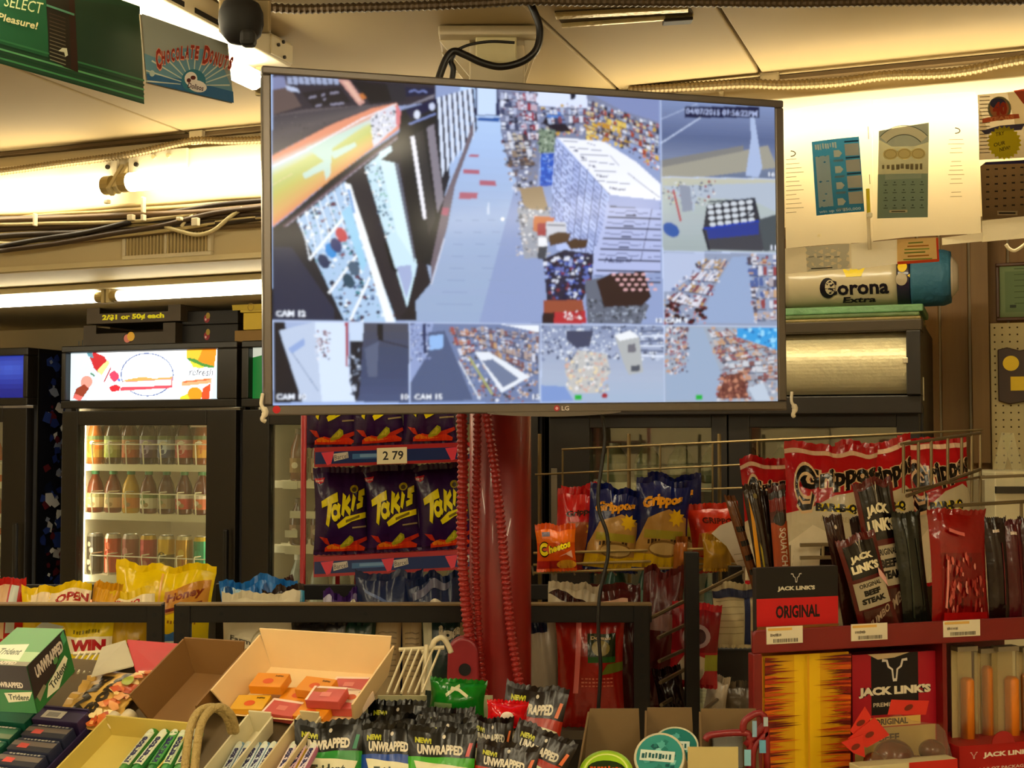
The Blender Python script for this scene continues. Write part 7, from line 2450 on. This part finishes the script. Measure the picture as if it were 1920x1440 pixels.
# cheese and sausage sticks in clear packs
for k, (x0, x1, top, st) in enumerate(((1794, 1838, 1222, (1807, 1832, 1272)), (1838, 1874, 1228, (1856, 1876, 1252)), (1870, 1916, 1222, (1890, 1916, 1270)), (1916, 1958, 1226, (1930, 1950, 1266)))):
    q = JP((x0 + x1) / 2, 1400, .02 + .012 * (k % 2))
    t = thing('cheese_stick', ('leftmost', 'second', 'third', 'rightmost')[k] + ' orange cheese stick in a clear pack on the right of the rack', 'snack pack', q, (0, 0, JYAW), group='cheese sticks in clear packs')
    I3 = MW[t].inverted()
    wd = pxm(x1 - x0, q.y)
    h = JP(x0, top, .02).z - q.z
    B().box(-wd / 2, wd / 2, -.001, .0005, 0, h).out('clear_film', glass((.95, .93, .85), .12, .2), t)
    B().box(-wd / 2, wd / 2, .016, .0175, 0, h).out('back_film', mat('#c4b58c', .35), t)
    B().box(-wd / 2, wd / 2, -.002, .018, h, h + .008).out('seal', mat('#8c8068', .4), t)
    rr = pxm((st[1] - st[0]) / 2, q.y)
    xc = (I3 @ JP((st[0] + st[1]) / 2, 1300, .02)).x
    zt_ = (I3 @ JP(st[0], st[2], .02)).z
    B().lathe([(.001, 0), (rr, .004), (rr, zt_ - .006), (rr * .7, zt_ - .001), (.001, zt_)], 12, o=(xc, .008, 0)).out('stick', mat('#d88414', .5), t, smooth=True)
def d_r16(a, w_, h):
    a.rect(0, 0, w_, h, '#a81a14')
    horns(a, w_ * .14, h * .84, w_ * .035, '#d8ccbc')
    a.text("JACK LINK'S", w_ * .48, h * .83, w_ * .5, h * .1, '#e0d4c0', bold=.05)
    a.text('16 1.2 OZ PACKAGES', w_ * .42, h * .62, w_ * .52, h * .05, '#d8c0b0', bold=.02)
jbox('bright red carton with white lettering in the bottom right corner', 1800, 1990, 1392, 1520, -.02, .1, d_r16, c='#a81a14', base=.907)
tb = B()
n = 20
q = JP(1880, 1393, -.0215)
pts = [q + JX * (.022 * math.cos(PI * k / n)) + V((0, 0, .020 * math.sin(PI * k / n))) for k in range(n + 1)]
tb.prism(pts, -JD * .002)
solo(centred(tb.out('carton_tab', mat('#a81a14', .5))), 'rounded red tab rising from the bright red carton', 'tab')

# ================================================================== sloping candy display in the foreground
SL = R(25)
CO = at(600, 1440, 1.86)
CEX = EU.copy()
CEY = EW * math.cos(SL) + V((0, 0, 1)) * math.sin(SL)
CEZ = V((0, 0, 1)) * math.cos(SL) - EW * math.sin(SL)
CM = Matrix((CEX, CEY, CEZ)).transposed()
CROT = CM.to_euler()
def CP(px, py, c=0.0): return onP(px, py, CO + CEZ * c, CEZ)
def CL(px, py, c=0.0):
    q = CP(px, py, c) - CO
    return q.dot(CEX), q.dot(CEY)
def cw(a, b_, c=0.0): return CO + CEX * a + CEY * b_ + CEZ * c
def cthing(name, label, cat, a, b_, c=0, group=None, rot=None):
    t = thing(name, label, cat, cw(a, b_, c), CROT, group=group)
    MW[t] = Matrix.Translation(cw(a, b_, c)) @ CM.to_4x4()
    return t
dk = thing('candy_stand', 'brown candy stand with a sloping left part, carrying the sweets', 'stand', V((CO.x, CO.y + .2, 0)))
a0, b0 = CL(-160, 1440)
a1 = CL(588, 1440)[0]
BT = CL(600, 1268)[1]
STM = mat('#6c5a3c', .6)
B().para(cw(a0 - .1, -.2, -.012), CEX * (a1 - a0 + .1), CEY * (BT + .2), CEZ * .011).out('sloping_board', STM, dk, True)
for a in (a0 - .08, a1 - .06):
    p1, p2 = cw(a, -.18, -.012), cw(a, BT - .02, -.012)
    B().prism([V((p1.x, p1.y, 0)), V((p2.x, p2.y, 0)), p2, p1], CEX * .02).out('side_panel', STM, dk, True)
ST = 1.055
sx0, sx1 = at(575, 1440, 1.9).x, at(1398, 1440, 1.9).x
B().box(sx0, sx1, 1.78, 2.2, ST - .02, ST).out('flat_shelf', STM, dk, True)
for x in (sx0, sx1 - .02):
    B().box(x, x + .02, 1.8, 2.18, 0, ST - .02).out('side_panel', STM, dk, True)
def ctray(name, label, a0, a1, b0, b1, h, c, ci=None, walls='FBLR', hs=None, th=.003, cat='box', splay=0, c0=0.0):
    """open box on the slope: hs = wall heights F, B, L, R"""
    t = cthing(name, label, cat, a0, b0, c0 + .001)
    W_, L_ = a1 - a0, b1 - b0
    m = mat(c, .65, var=.08)
    hs = hs or [h] * 4
    B().box(0, W_, 0, L_, 0, th).out('floor_panel', m, t)
    s = splay
    P4 = {'F': [(0, 0, th), (W_, 0, th), (W_ + s, -s, hs[0]), (-s, -s, hs[0])], 'B': [(0, L_, th), (W_, L_, th), (W_ + s, L_ + s, hs[1]), (-s, L_ + s, hs[1])],
          'L': [(0, 0, th), (0, L_, th), (-s, L_ + s, hs[2]), (-s, -s, hs[2])], 'R': [(W_, 0, th), (W_, L_, th), (W_ + s, L_ + s, hs[3]), (W_ + s, -s, hs[3])]}
    dd = {'F': (0, -th, 0), 'B': (0, th, 0), 'L': (-th, 0, 0), 'R': (th, 0, 0)}
    for k in walls:
        B().prism(P4[k], dd[k]).out('side_panel', mat(ci, .65, var=.08) if ci and k in 'FR' else m, t)
    return t
def printed_box(name, label, o, e1, e2, e3, c, faces, cat='box'):
    """o corner; e1, e2, e3 edges; faces: list of (corner, edge u, edge v, draw) with draw in 0..1"""
    t = thing(name, label, cat, o)
    B().para(o, e1, e2, e3).out('carton_body', mat(c, .45), t, True, bev=.0015)
    cen = o + (e1 + e2 + e3) / 2
    for fo, fu, fv, dr in faces:
        a = Art()
        dr(a)
        n = fu.cross(fv).normalized()
        if n.dot(fo + (fu + fv) / 2 - cen) < 0: n = -n
        a.lay('print', lambda x, y, h: fo + fu * x + fv * y + n * h, printed(.35), t, world=True, base=.0008)
    return t
# ---- green gum carton
FR, BRt, FLt, BOT = at(50, 1250, 1.93), at(120, 1180, 2.10), at(-45, 1246, 1.955), at(70, 1338, 1.885)
e1, e2, e3 = FLt - FR, BRt - FR, BOT - FR
def g_top(a):
    a.rect(0, 0, 1, 1, '#4c9c48')
    a.rect(0, 0, 1, .16, '#8c8468')
    a.rect(0, .1, 1, .35, '#a8c890')
    a.poly([(.05, .18), (.75, .12), (.62, .55), (.02, .5)], '#e4e4c8')
    a.text('Trident', .4, .34, .45, .16, '#5c6c4c', bold=.03)
    a.text('UNWRAPPED', .4, .06, .7, .08, '#d8d0b8', bold=.04)
def g_side(a):
    # x away from the viewer, y downwards
    a.rect(0, 0, 1, 1, '#1f7030')
    a.poly([(0, 0), (1, 0), (1, .12), (.55, .62), (.0, .72)], '#2c1a14')
    a.text('UNWRAPPED', .5, .27, .72, .26, '#c8bcac', bold=.05, down=True, rot=-.02)
    a.poly([(.86, .05), (.96, .0), (.98, .25), (.88, .3)], '#4c9c68')
    a.poly([(.05, .7), (.25, .62), (.3, .7), (.1, .85)], '#8c8468')
    a.poly([(.25, .92), (.35, .7), (.85, .5), (.9, .62), (.55, .98)], '#d8d4b8')
    a.text('Trident', .6, .74, .46, .18, '#3c4434', bold=.03, down=True, rot=-.3)
    a.ell(.62, .42, .06, .07, '#5c8c50')
def g_front(a):
    a.rect(0, 0, 1, 1, '#1f7030')
    a.rect(0, 0, 1, .52, '#2c1a14')
    a.text('UNWRAPPED', .55, .42, .6, .12, '#c8bcac', bold=.04, down=True)
    a.poly([(.45, .6), (1.0, .55), (.9, .74), (.5, .8)], '#c8c4a8')
    a.text('Trident', .72, .68, .4, .12, '#3c4434', bold=.03, down=True)
gum = printed_box('gum_carton', 'green and brown gum carton tilted at the left edge of the candy stand', FR, e1, e2, e3, '#236a30',
                  [(FR, e1, e2, lambda a: (g_top(a), a.items.__setitem__(slice(None), [([(1 - x, y) for x, y in P_], t_, c_) for P_, t_, c_ in a.items]))),
                   (FR, e2, e3, g_side), (FR + e1, -e1, e3, g_front)], cat='carton')
for k, (x, y, c) in enumerate(((-2, 1368, '#a88c74'), (42, 1365, '#2c5c34'))):
    a_, b_ = CL(x, y + 12)
    t = cthing('gum_carton', ('pale brown carton under the green gum carton', 'low green carton under the green gum carton')[k], 'carton', a_ - .05, b_, .001)
    B().box(0, .055 if k else .05, 0, .06, 0, .03).out('carton_body', mat(c, .5), t, bev=.001)
    g = Art()
    for j in range(3): g.stroke([(.008, .006 + j * .008), (.046, .007 + j * .008)], .002, '#b8b08c')
    g.lay('print', lambda x_, y_, h: V((x_, -h, y_)), printed(.5), t)
# ---- gum pack trays
def gum_tray(label, px_l, px_r, c, cp, sticker):
    a0, b1 = CL(px_l, 1358)
    a1 = CL(px_r, 1358)[0]
    b0 = CL(px_l, 1470)[1] - .03
    t = ctray('gum_tray', label, a0, a1, b0, b1, .01, c, hs=[.012, .034, .012, .012])
    W_ = a1 - a0
    L_ = b1 - b0
    B().box(0, W_, L_ - .030, L_ - .001, .004, .032).out('header', mat(c, .45), t, bev=.001)
    a = Art()
    if sticker:
        a.rect(W_ * .15, L_ - .024, W_ * .6, L_ - .006, '#d8d0c0')
        x = W_ * .24
        while x < W_ * .5:
            a.rect(x, L_ - .021, x + .0013, L_ - .010, '#3c3450')
            x += .0026
        a.lay('barcode', lambda x, y, h: V((x, y, .032 + h)), printed(.5), t, lift=.00001)
    n = 5
    for k in range(n):
        y1 = L_ - .033 - k * .034
        if y1 < .01: break
        g = thing('gum_pack', '%s gum pack from the top in the %s' % (wo[k], 'purple tray' if sticker else 'teal tray'), 'gum pack', MW[t] @ V((.004, y1 - .031, .0045)), CROT, group='gum packs in the %s tray' % ('purple' if sticker else 'teal'))
        MW[g] = Matrix.Translation(MW[t] @ V((.004, y1 - .031, .0045))) @ CM.to_4x4()
        B().box(0, W_ - .008, 0, .031, 0, .022).out('wrapper', mat(cp, .35), g, bev=.003)
        a = Art()
        wd = W_ - .008
        a.rect(0, .0, wd, .011, '#4a4a54' if sticker else '#8c9c84')
        a.rect(0, .011, wd, .022, '#8c8078' if sticker else '#5c8c70')
        a.squig(wd * .55, .026, wd * .75, .004, '#c8c0b4', seed=k)
        if sticker: a.poly([(wd * .18, .006), (wd * .42, .006), (wd * .42, .016), (wd * .2, .017)], '#e86c64')
        else: a.text('7', wd * .1, .014, wd * .14, .02, '#c8d8c0', bold=.03)
        a.lay('print', lambda x, y, h: V((x, y + .001, .022 + h)), printed(.35), g)
    return t
gum_tray('teal gum tray at the left edge of the candy stand', -10, 88, '#1c6c54', '#2c6c58', False)
gum_tray('purple gum tray with pink price stickers on the candy stand', 92, 184, '#40305c', '#3c4058', True)
# ---- yellow candy bag on the slope
def a_wild(a):
    a.text('Wild', -.1, .72, 1.5, .26, '#3a3020', bold=.06)
    a.text('Bones', .1, .44, 1.6, .26, '#3a3020', bold=.06)
    rr = random.Random(8)
    a.speckle(-1, 0, 1, .3, 60, ['#d87838', '#e8a868', '#f0d8a0', '#c85c2c', '#e8c888'], .06, .14, rr)
    a.ell(.4, .2, .16, .08, '#a8b03c')
q = CP(196, 1312, .012)
m_ = Matrix((CEY, -CEZ, -CEX)).transposed()
cbg = bag('candy_bag', 'yellow and orange candy bag with brown lettering lying behind the gum trays', pxm(190, 2.0), pxm(120, 2.0), .03, '#d8b05c', a_wild, 81, .006, cat='candy bag', rough=.3, loc=q + CEX * .05, rot=m_.to_euler())
for k, (x, y) in enumerate(((208, 1372), (236, 1368))):
    a_, b_ = CL(x, y)
    t = cthing('wrapped_candy', ('left', 'right')[k] + ' of two white rolled candies below the yellow candy bag', 'candy', a_, b_ - .01, .013)
    B().tube([(0, 0, 0), (0, .03, 0)], .012, 14).out('wrapper', mat('#d8c8a0', .4), t, smooth=True)
    B().tube([(0, -.0005, 0), (0, .0, 0)], .007, 12).out('core', mat('#8c7c5c', .5), t)
# ---- open carton with red flap
oc = thing('open_carton', 'white carton with a bright red open flap behind the yellow candy bag', 'carton', at(250, 1270, 2.2))
B().prism([at(x, y, Y) for x, y, Y in ((238, 1202, 2.26), (340, 1210, 2.24), (300, 1258, 2.15), (255, 1262, 2.15))], V((0, .004, .002))).out('red_flap', mat('#c0242c', .5), oc, True)
B().prism([at(x, y, Y) for x, y, Y in ((190, 1216, 2.25), (234, 1203, 2.27), (250, 1250, 2.17), (170, 1270, 2.1))], V((0, .004, .002))).out('white_flap', mat('#bfb69a', .6), oc, True)
B().prism([at(x, y, Y) for x, y, Y in ((255, 1262, 2.15), (300, 1258, 2.15), (292, 1272, 2.12), (258, 1276, 2.12))], V((0, .004, -.004))).out('inside_panel', mat('#98202a', .5), oc, True)
# ---- brown cardboard tray
a0, b0 = CL(283, 1356)
a1, b1 = CL(455, 1272)
ctray('cardboard_tray', 'empty open brown cardboard tray in the middle left of the candy stand', a0, a1, b0, b1, .05, '#8a6636', hs=[.004, .062, .06, .05], splay=.012, walls='BLR')
# ---- big pale display box with orange and pink packs
a0, b0 = CL(436, 1342)
a1, b1 = CL(726, 1270)
db = ctray('display_box', 'big pale display box holding orange and pink candy packs', a0, a1, b0, b1, .05, '#e8cc9c', hs=[.014, .066, .055, .05], splay=.014)
g = Art()
g.rect(0, -.001, a1 - a0, .012, '#d89820')
g.text('Ultra', (a1 - a0) * .5, .005, .09, .009, '#a8442c', bold=.04)
g.lay('front_print', lambda x, y, h: V((x, -.0032 - y * .9 - h, .003 + y)), printed(.5), db)
cols = {'o': '#e09418', 'y': '#e0b030', 'p': '#c85c54', 'w': '#ecd4bc'}
lab = {'o': 'orange', 'y': 'yellow', 'p': 'pink', 'w': 'pale'}
for k, (x, y, c, lay) in enumerate(((505, 1276, 'o', 1), (592, 1282, 'o', 1), (470, 1318, 'y', 0), (530, 1324, 'p', 0), (612, 1302, 'p', 1), (560, 1304, 'o', 0), (660, 1302, 'w', 0), (640, 1316, 'p', 0), (585, 1330, 'o', 0), (655, 1284, 'p', 0))):
    a_, b_ = CL(x, y, .02 + .016 * lay)
    where = ('back left', 'back middle', 'front left', 'front second', 'raised middle', 'centre', 'right edge', 'right front', 'front middle', 'back right')[k]
    t = cthing('candy_pack', '%s candy pack at the %s of the pale display box' % (lab[c], where), 'candy pack', a_ - .028, b_ - .018, .005 + .0165 * lay, group='candy packs in the display box')
    t.rotation_euler = (CM @ Matrix.Rotation(R((3, -4, 6, -5, 2, 8, -6, 4, -2, 5)[k]), 3, 'Z')).to_euler()
    wx, wy = .056, .036
    B().box(0, wx, 0, wy, 0, .015).out('carton_body', mat(cols[c], .45), t, bev=.001)
    g = Art()
    if c == 'p':
        g.rect(0, wy * .86, wx, wy, '#f0d8c8')
        g.rect(0, 0, wx * .07, wy, '#f0d8c8')
        g.rect(wx * .35, wy * .3, wx * .65, wy * .6, '#d88478')
    else:
        g.ell(wx * .5, wy * .4, .009, .007, '#d8642c')
        g.squig(wx * .75, wy * .78, .014, .005, '#4c3820')
    g.lay('print', lambda x_, y_, h: V((x_, y_, .015 + h)), printed(.4), t)
# ---- white wire dividers
for nm, xs, y0, y1, dx in (('white wire divider rack between the pale display box and the red column', [760 + 13 * k for k in range(6)], 1216, 1300, -34), ('white wire divider rack showing behind the green gum carton', [150 + 11 * k for k in range(5)], 1224, 1262, -26)):
    wr = thing('wire_divider', nm, 'rack', at(xs[0] + dx, y1, 2.2))
    Wm = mat('#d8ccaa', .4)
    for x in xs:
        B().tube([at(x, y0, 2.32), at(x + dx, y1, 2.2)], .0023, 6).out('wire', Wm, wr, True)
    B().tube([at(xs[0] - 12, y0 + 2, 2.32), at(xs[-1] + 8, y0 - 2, 2.32)], .004, 6).out('top_wire', Wm, wr, True)
    if dx == -34:
        B().tube(smooth_line([at(x, y, 2.32) for x, y in ((790, 1222), (808, 1216), (815, 1202), (828, 1196), (838, 1206), (846, 1224))], 6), .005, 8).out('hook', Wm, wr, True, smooth=True)
        B().tube([at(800, 1210, 2.31), at(790, 1330, 2.25)], .0045, 6).out('upright_wire', Wm, wr, True)
# ---- mint rolls in a pale yellow tray
a0, b0 = CL(128, 1470)
a1, b1 = CL(290, 1390)
ctray('roll_tray', 'pale yellow open tray of green mint rolls at the bottom left', a0 + .0, a1 + .06, b0, b1, .03, '#c8b45c', hs=[.02, .034, .03, .022], splay=.006)
def roll(label, px0, py0, px1, py1, r, c0, c1c, word, group, c=.0):
    p0, p1 = CP(px0, py0, r + c), CP(px1, py1, r + c)
    d = p1 - p0
    ln = d.length
    ex = d.normalized()
    ez = (CEZ - ex * CEZ.dot(ex)).normalized()
    ey = ez.cross(ex)
    M3 = Matrix((ex, ey, ez)).transposed()
    t = thing('candy_roll', label, 'candy roll', p0, M3.to_euler(), group=group)
    MW[t] = Matrix.Translation(p0) @ M3.to_4x4()
    b = B()
    n = 16
    rings = [(0, r * .7), (.004, r), (ln - .004, r), (ln, r * .7)]
    b.tube([(x, 0, 0) for x, _ in rings], [q for _, q in rings], n)
    b.out('wrapper', mat(c0, .35), t, smooth=False)
    a = Art()
    a.rect(ln * .12, -r * .75, ln * .88, r * .75, c1c)
    a.text(word, ln * .45, 0, ln * .6, r * .95, '#2c2a5c', bold=.07)
    a.ell(ln * .85, 0, .008, r * .6, '#d8dcc8')
    a.lay('print', lambda x, y, h: V((x, (r + .0008 + h) * math.sin(y / r), (r + .0008 + h) * math.cos(y / r))), printed(.35), t, maxlen=.006)
    return t
for k, (x0, x1, c0, c1c, w_) in enumerate(((228, 292, '#4c8c3c', '#c8ccb0', 'mentos'), (252, 316, '#3c8c44', '#d8dcc0', 'mentos'), (282, 336, '#2c7c34', '#58a050', 'mint'), (308, 352, '#4c9c4c', '#c8d8b0', 'mentos'), (334, 372, '#5c9c54', '#c8d0b0', 'mentos'))):
    roll('%s green mint roll from the left in the pale yellow tray' % wo[k], x0, 1452, x1, 1372, .0095, c0, c1c, w_, 'mint rolls in the yellow tray', c=.004)
# ---- rope loops
b = B()
rp = thing('rope_handle', 'beige rope loops of a basket handle among the candy trays', 'rope', CP(350, 1440))
for off in (0, 18):
    B().tube(smooth_line([at(x, y, Y) for x, y, Y in ((344 + off, 1470, 1.80), (350 + off, 1410, 1.82), (358 + off, 1362, 1.84), (374 + off, 1334, 1.86), (398 + off * .8, 1326, 1.87), (420 + off * .6, 1338, 1.88), (430 + off * .5, 1356, 1.89), (434 + off * .4, 1372, 1.90))], 6), .0062, 9).out('rope', mat('#b09a62', .7, bump=.6, bscale=200), rp, True, smooth=True)
# ---- two white trays of rolls
for k, (xl, xr_, tone, words, lab_) in enumerate(((398, 498, '#cfc6a4', [('#7ca4b8', '#d4dcdc')] * 5, 'blue'), (500, 588, '#c8b890', [('#c87c9c', '#e8d8d4'), ('#d8b43c', '#e8c8d0'), ('#b8708c', '#e4d4d8')], 'pink'))):
    a0, b0 = CL(xl, 1475)
    a1, b1 = CL(xr_ + 12, 1378)
    ctray('roll_tray', 'white open tray of %s candy rolls at the bottom of the stand' % lab_, a0, a1, b0, b1, .03, tone, hs=[.02, .036, .03, .03], splay=.004)
    for j, (c0, c1c) in enumerate(words):
        x = xl + 22 + j * (16 if k == 0 else 19)
        roll('%s %s candy roll from the left in the white tray' % (wo[j], lab_), x, 1458, x + 34, 1396, .0075, c0, c1c, 'mentos', '%s candy rolls' % lab_, c=.004)
# ---- gum pouches
def pouch_art(col, acc, dark='#0e0b09'):
    def f(a):
        a.rect(-1, 0, 1, .785, col)
        a.text('NEW!', -.55, .925, .48, .05, '#b4b42c', bold=.06)
        a.text('UNWRAPPED', -.05, .848, 1.35, .085, '#d4ccb8', bold=.05)
        a.ell(.05, .96, .05, .018, '#c8c0b0')
        a.poly([(.7, .80), (.8, .92), (.9, .92), (.82, .80)], acc)
        a.poly([(-.82, .75), (.88, .70), (.6, .50), (-.55, .52)], '#d8d4b4')
        a.text('Trident', .0, .63, 1.05, .10, '#33402c', bold=.05)
        a.stroke([(-.8, .2), (.8, .2)], .03, '#b8b49c')
    return f
def gpouch(label, px, top, w_px, Y, c, acc, seed, rot=0, roll_=0, h=.125, lean=-16, dark='#0e0b09', group='gum pouches'):
    zt_ = at(px, top, Y)
    zb_ = ST + .008
    hh = (zt_.z - zb_) / math.cos(R(lean)) / math.cos(R(roll_)) - .008
    r_ = (R(lean), R(roll_), R(rot))
    p = V((zt_.x - math.sin(R(roll_)) * hh, Y - math.sin(R(-lean)) * hh, zb_))
    return bag('gum_pouch', label, pxm(w_px, Y), hh, .03, dark, pouch_art(c, acc, dark), seed, .004, cat='gum pouch', rough=.28, loc=p, rot=r_, group=group, seal=.008)
rowsp = [('bright green', '#2c8c34', '#3c8c6c', 622, 1350, 130, 1.90, 0), ('blue', '#1c4c9c', '#a8a08c', 732, 1358, 114, 1.90, 0), ('lime green', '#4ca82c', '#c85c5c', 832, 1364, 130, 1.89, 2)]
for k, (nm, c, ac, x, tp, wp, Y, rl_) in enumerate(rowsp):
    gpouch('%s gum pouch with a black header in the front row' % nm, x, tp, wp, Y, c, ac, 90 + k, rot=(4, -2, 2)[k], roll_=rl_)
for k, (nm, c, x, tp, wp, Y) in enumerate((('left', '#2c8c34', 636, 1336, 112, 1.97), ('middle', '#1c4c9c', 745, 1342, 108, 1.97), ('right', '#3c9c2c', 835, 1346, 112, 1.96))):
    gpouch('%s dark gum pouch in the second row of pouches' % nm, x, tp, wp, Y, c, '#3c8c6c', 94 + k, rot=(-5, 6, -3)[k])
for k, (nm, x, tp, wp, Y) in enumerate((('left', 632, 1314, 112, 2.04), ('right', 742, 1312, 110, 2.04), ('far right', 846, 1326, 100, 2.02))):
    gpouch('%s black-topped gum pouch in the back row of pouches' % nm, x, tp, wp, Y, '#2c6c34', '#d8c8b0', 98 + k, rot=(3, -3, 5)[k])
def a_gtop(a):
    a.rect(-.8, .05, -.1, .4, '#7c9464')
    a.stroke([(-.35, .62), (.0, .86), (.1, .92)], .1, '#c8ccA0')
    a.stroke([(-.2, .84), (.1, .8), (.45, .62)], .09, '#d0d0ac')
p_ = at(855, 1345, 2.08)
bag('gum_pouch', 'rounded bright green pouch with a white mark in front of the red column', pxm(108, 2.08), .055, .06, '#1c7c24', a_gtop, 102, .006, cat='gum pouch', rough=.18, loc=p_, rot=(R(-10), R(3), R(-6)), seal=.006)
cards = thing('white_carton', 'pale open carton edge behind the black gum pouches', 'carton', at(690, 1340, 2.12))
for x0, x1, y0, y1 in ((604, 704, 1306, 1360), (708, 800, 1304, 1360), (880, 924, 1304, 1345)):
    q0, q1 = at(x0, y1, 2.13), at(x1, y0, 2.13)
    B().box(q0.x, q1.x, 2.128, 2.132, q0.z - .06, q1.z).out('panel', mat('#b8b48c', .6), cards, True)
for k, (lab_, x, tp, wp, Y, rot, rl_, lean) in enumerate((('red gum pouch leaning right at the back beside the red column', 1002, 1284, 118, 2.05, -6, 9, -18), ('red gum pouch in the front row next to the lime one', 948, 1392, 118, 1.88, -8, 7, -14), ('red gum pouch tilted steeply at the right end of the pouches', 1018, 1366, 118, 1.93, -12, 20, -16), ('red gum pouch half hidden behind the front red pouch', 925, 1344, 84, 1.98, 6, 4, -10))):
    gpouch(lab_, x, tp, wp, Y, '#b0341c', '#d8743c', 110 + k, rot, rl_, dark='#1c0c09', lean=lean)
p_ = at(950, 1362, 2.0)
bag('gum_pouch', 'glossy scarlet pouch top with a white patch among the red gum pouches', pxm(78, 2.0), .035, .04, '#c8101c', lambda a: a.ell(.0, .3, .35, .25, '#f0e0d0'), 116, .004, cat='gum pouch', rough=.15, loc=p_, rot=(R(-20), R(3), 0), seal=.004)
# ---- brown trays with round tins
for k, (xl, xr_, yt) in enumerate(((1098, 1204, 1332), (1206, 1304, 1330), (1308, 1425, 1332))):
    Y = 2.0
    q0, q1 = at(xl, 1440, Y), at(xr_, yt, Y)
    t = thing('tin_tray', ('left', 'middle', 'right')[k] + ' brown cardboard tray panel behind the round tins', 'tray', V((q0.x, Y, q0.z - .04)))
    m = mat('#786038', .65, var=.1)
    dx = -.012 if k == 0 else 0
    B().prism([V((q0.x + dx * 1.6, Y - .0, q0.z - .04)), V((q1.x, Y, q0.z - .04)), V((q1.x - .004, Y + .012, q1.z)), V((q0.x + .008, Y + .012, q1.z))], (0, .003, 0)).out('back_panel', m, t, True)
    B().prism([V((q0.x + dx, Y, q0.z - .04)), V((q0.x + dx - .012, Y - .12, q0.z - .07)), V((q0.x + dx - .012, Y - .12, q0.z + .0)), V((q0.x + .004, Y + .01, q1.z - .004))], (.003, 0, 0)).out('side_panel', m, t, True)
    B().box(q0.x, q1.x, Y - .12, Y, q0.z - .075, q0.z - .072).out('floor_panel', m, t, True)
def tin(label, px, py, Y, r, rim, face, art, tilt, yaw):
    M3 = Matrix.Rotation(R(yaw), 3, 'Z') @ Matrix.Rotation(R(tilt), 3, 'X')
    p = at(px, py, Y)
    t = thing('snack_tin', label, 'tin', p, M3.to_euler())
    MW[t] = Matrix.Translation(p) @ M3.to_4x4()
    B().lathe([(r * .94, -.05), (r, -.002), (r * .97, 0), (r * .92, -.0015), (.0005, -.0015)], 32).out('tin_body', mat(rim, .35), t, smooth=False)
    a = Art()
    a.ell(0, 0, r * .9, r * .9, face, n=30)
    art(a, r)
    a.lay('print', lambda x, y, h: V((x, y, -.001 + h)), printed(.35), t)
    return t
def t_green(a, r):
    a.ell(0, r * .1, r * .72, r * .42, '#2c3c14')
    a.squig(0, r * .1, r * 1.2, r * .34, '#c85c28')
    a.ring(0, 0, r * .8, r * .8, r * .06, '#d8e08c')
tin('lime green round tin at the bottom of the cardboard trays', 1136, 1447, 1.90, .040, '#8cb01c', '#a0c42c', t_green, 38, -10)
def t_teal(a, r):
    rr = random.Random(3)
    a.speckle(-r * .6, -r * .6, r * .6, r * .6, 22, ['#2c7c74', '#5ca8a0', '#8cc8c0', '#1c5c5c'], r * .1, r * .25, rr)
    a.rect(-r * .75, -r * .22, r * .6, r * .22, '#c8d4c8')
    a.squig(-r * .08, 0, r * 1.2, r * .26, '#1c5c5c')
tin('teal and white round tin standing in front in the cardboard tray', 1236, 1418, 1.90, .038, '#d8d0b4', '#3c9088', t_teal, 52, -18)
tin('second teal round tin tucked behind the front one', 1266, 1398, 1.96, .036, '#c8c4a8', '#2c7c74', t_teal, 40, -10)
q0, q1 = at(1290, 1470, 1.88), at(1384, 1401, 1.88)
solo(centred(B().box(q0.x, q1.x, 1.88, 1.883, q0.z, q1.z).out('cream_card', mat('#c0b078', .6))), 'plain cream card standing in front of the right cardboard tray', 'card')
# ---- little red wire stand with blue and white cards
rs = thing('wire_stand', 'small red wire stand with blue and white cards beside the flame carton', 'stand', at(1400, 1440, 1.96))
RW_ = mat('#8c1c1c', .4)
for pts in (((1322, 1388), (1334, 1378), (1392, 1374), (1406, 1384), (1404, 1440)), ((1392, 1375), (1398, 1350), (1432, 1342), (1438, 1440)), ((1410, 1440), (1414, 1402), (1440, 1372)), ((1398, 1398), (1440, 1352))):
    B().tube(smooth_line([at(x, y, 1.96) for x, y in pts], 4), .0055, 7).out('wire', RW_, rs, True, smooth=True)
for k, (x0, x1, y0, y1) in enumerate(((1411, 1419, 1352, 1382), (1432, 1440, 1345, 1362), (1424, 1436, 1388, 1412), (1396, 1408, 1406, 1436))):
    q0, q1 = at(x0, y1, 1.95), at(x1, y0, 1.95)
    B().box(q0.x, q1.x, 1.95, 1.952, q0.z, q1.z).out('card', mat(('#8cacc0', '#a8b4b8', '#6ca8c0', '#8cc0d0')[k], .5), rs, True)
q0, q1 = at(1336, 1402, 1.99), at(1392, 1378, 1.99)
solo(centred(B().box(q0.x, q1.x, 1.985, 2.0, q0.z - .03, q1.z).out('small_box', mat('#8c8c88', .5), bev=.002)), 'small blue-grey box inside the little red wire stand', 'box')
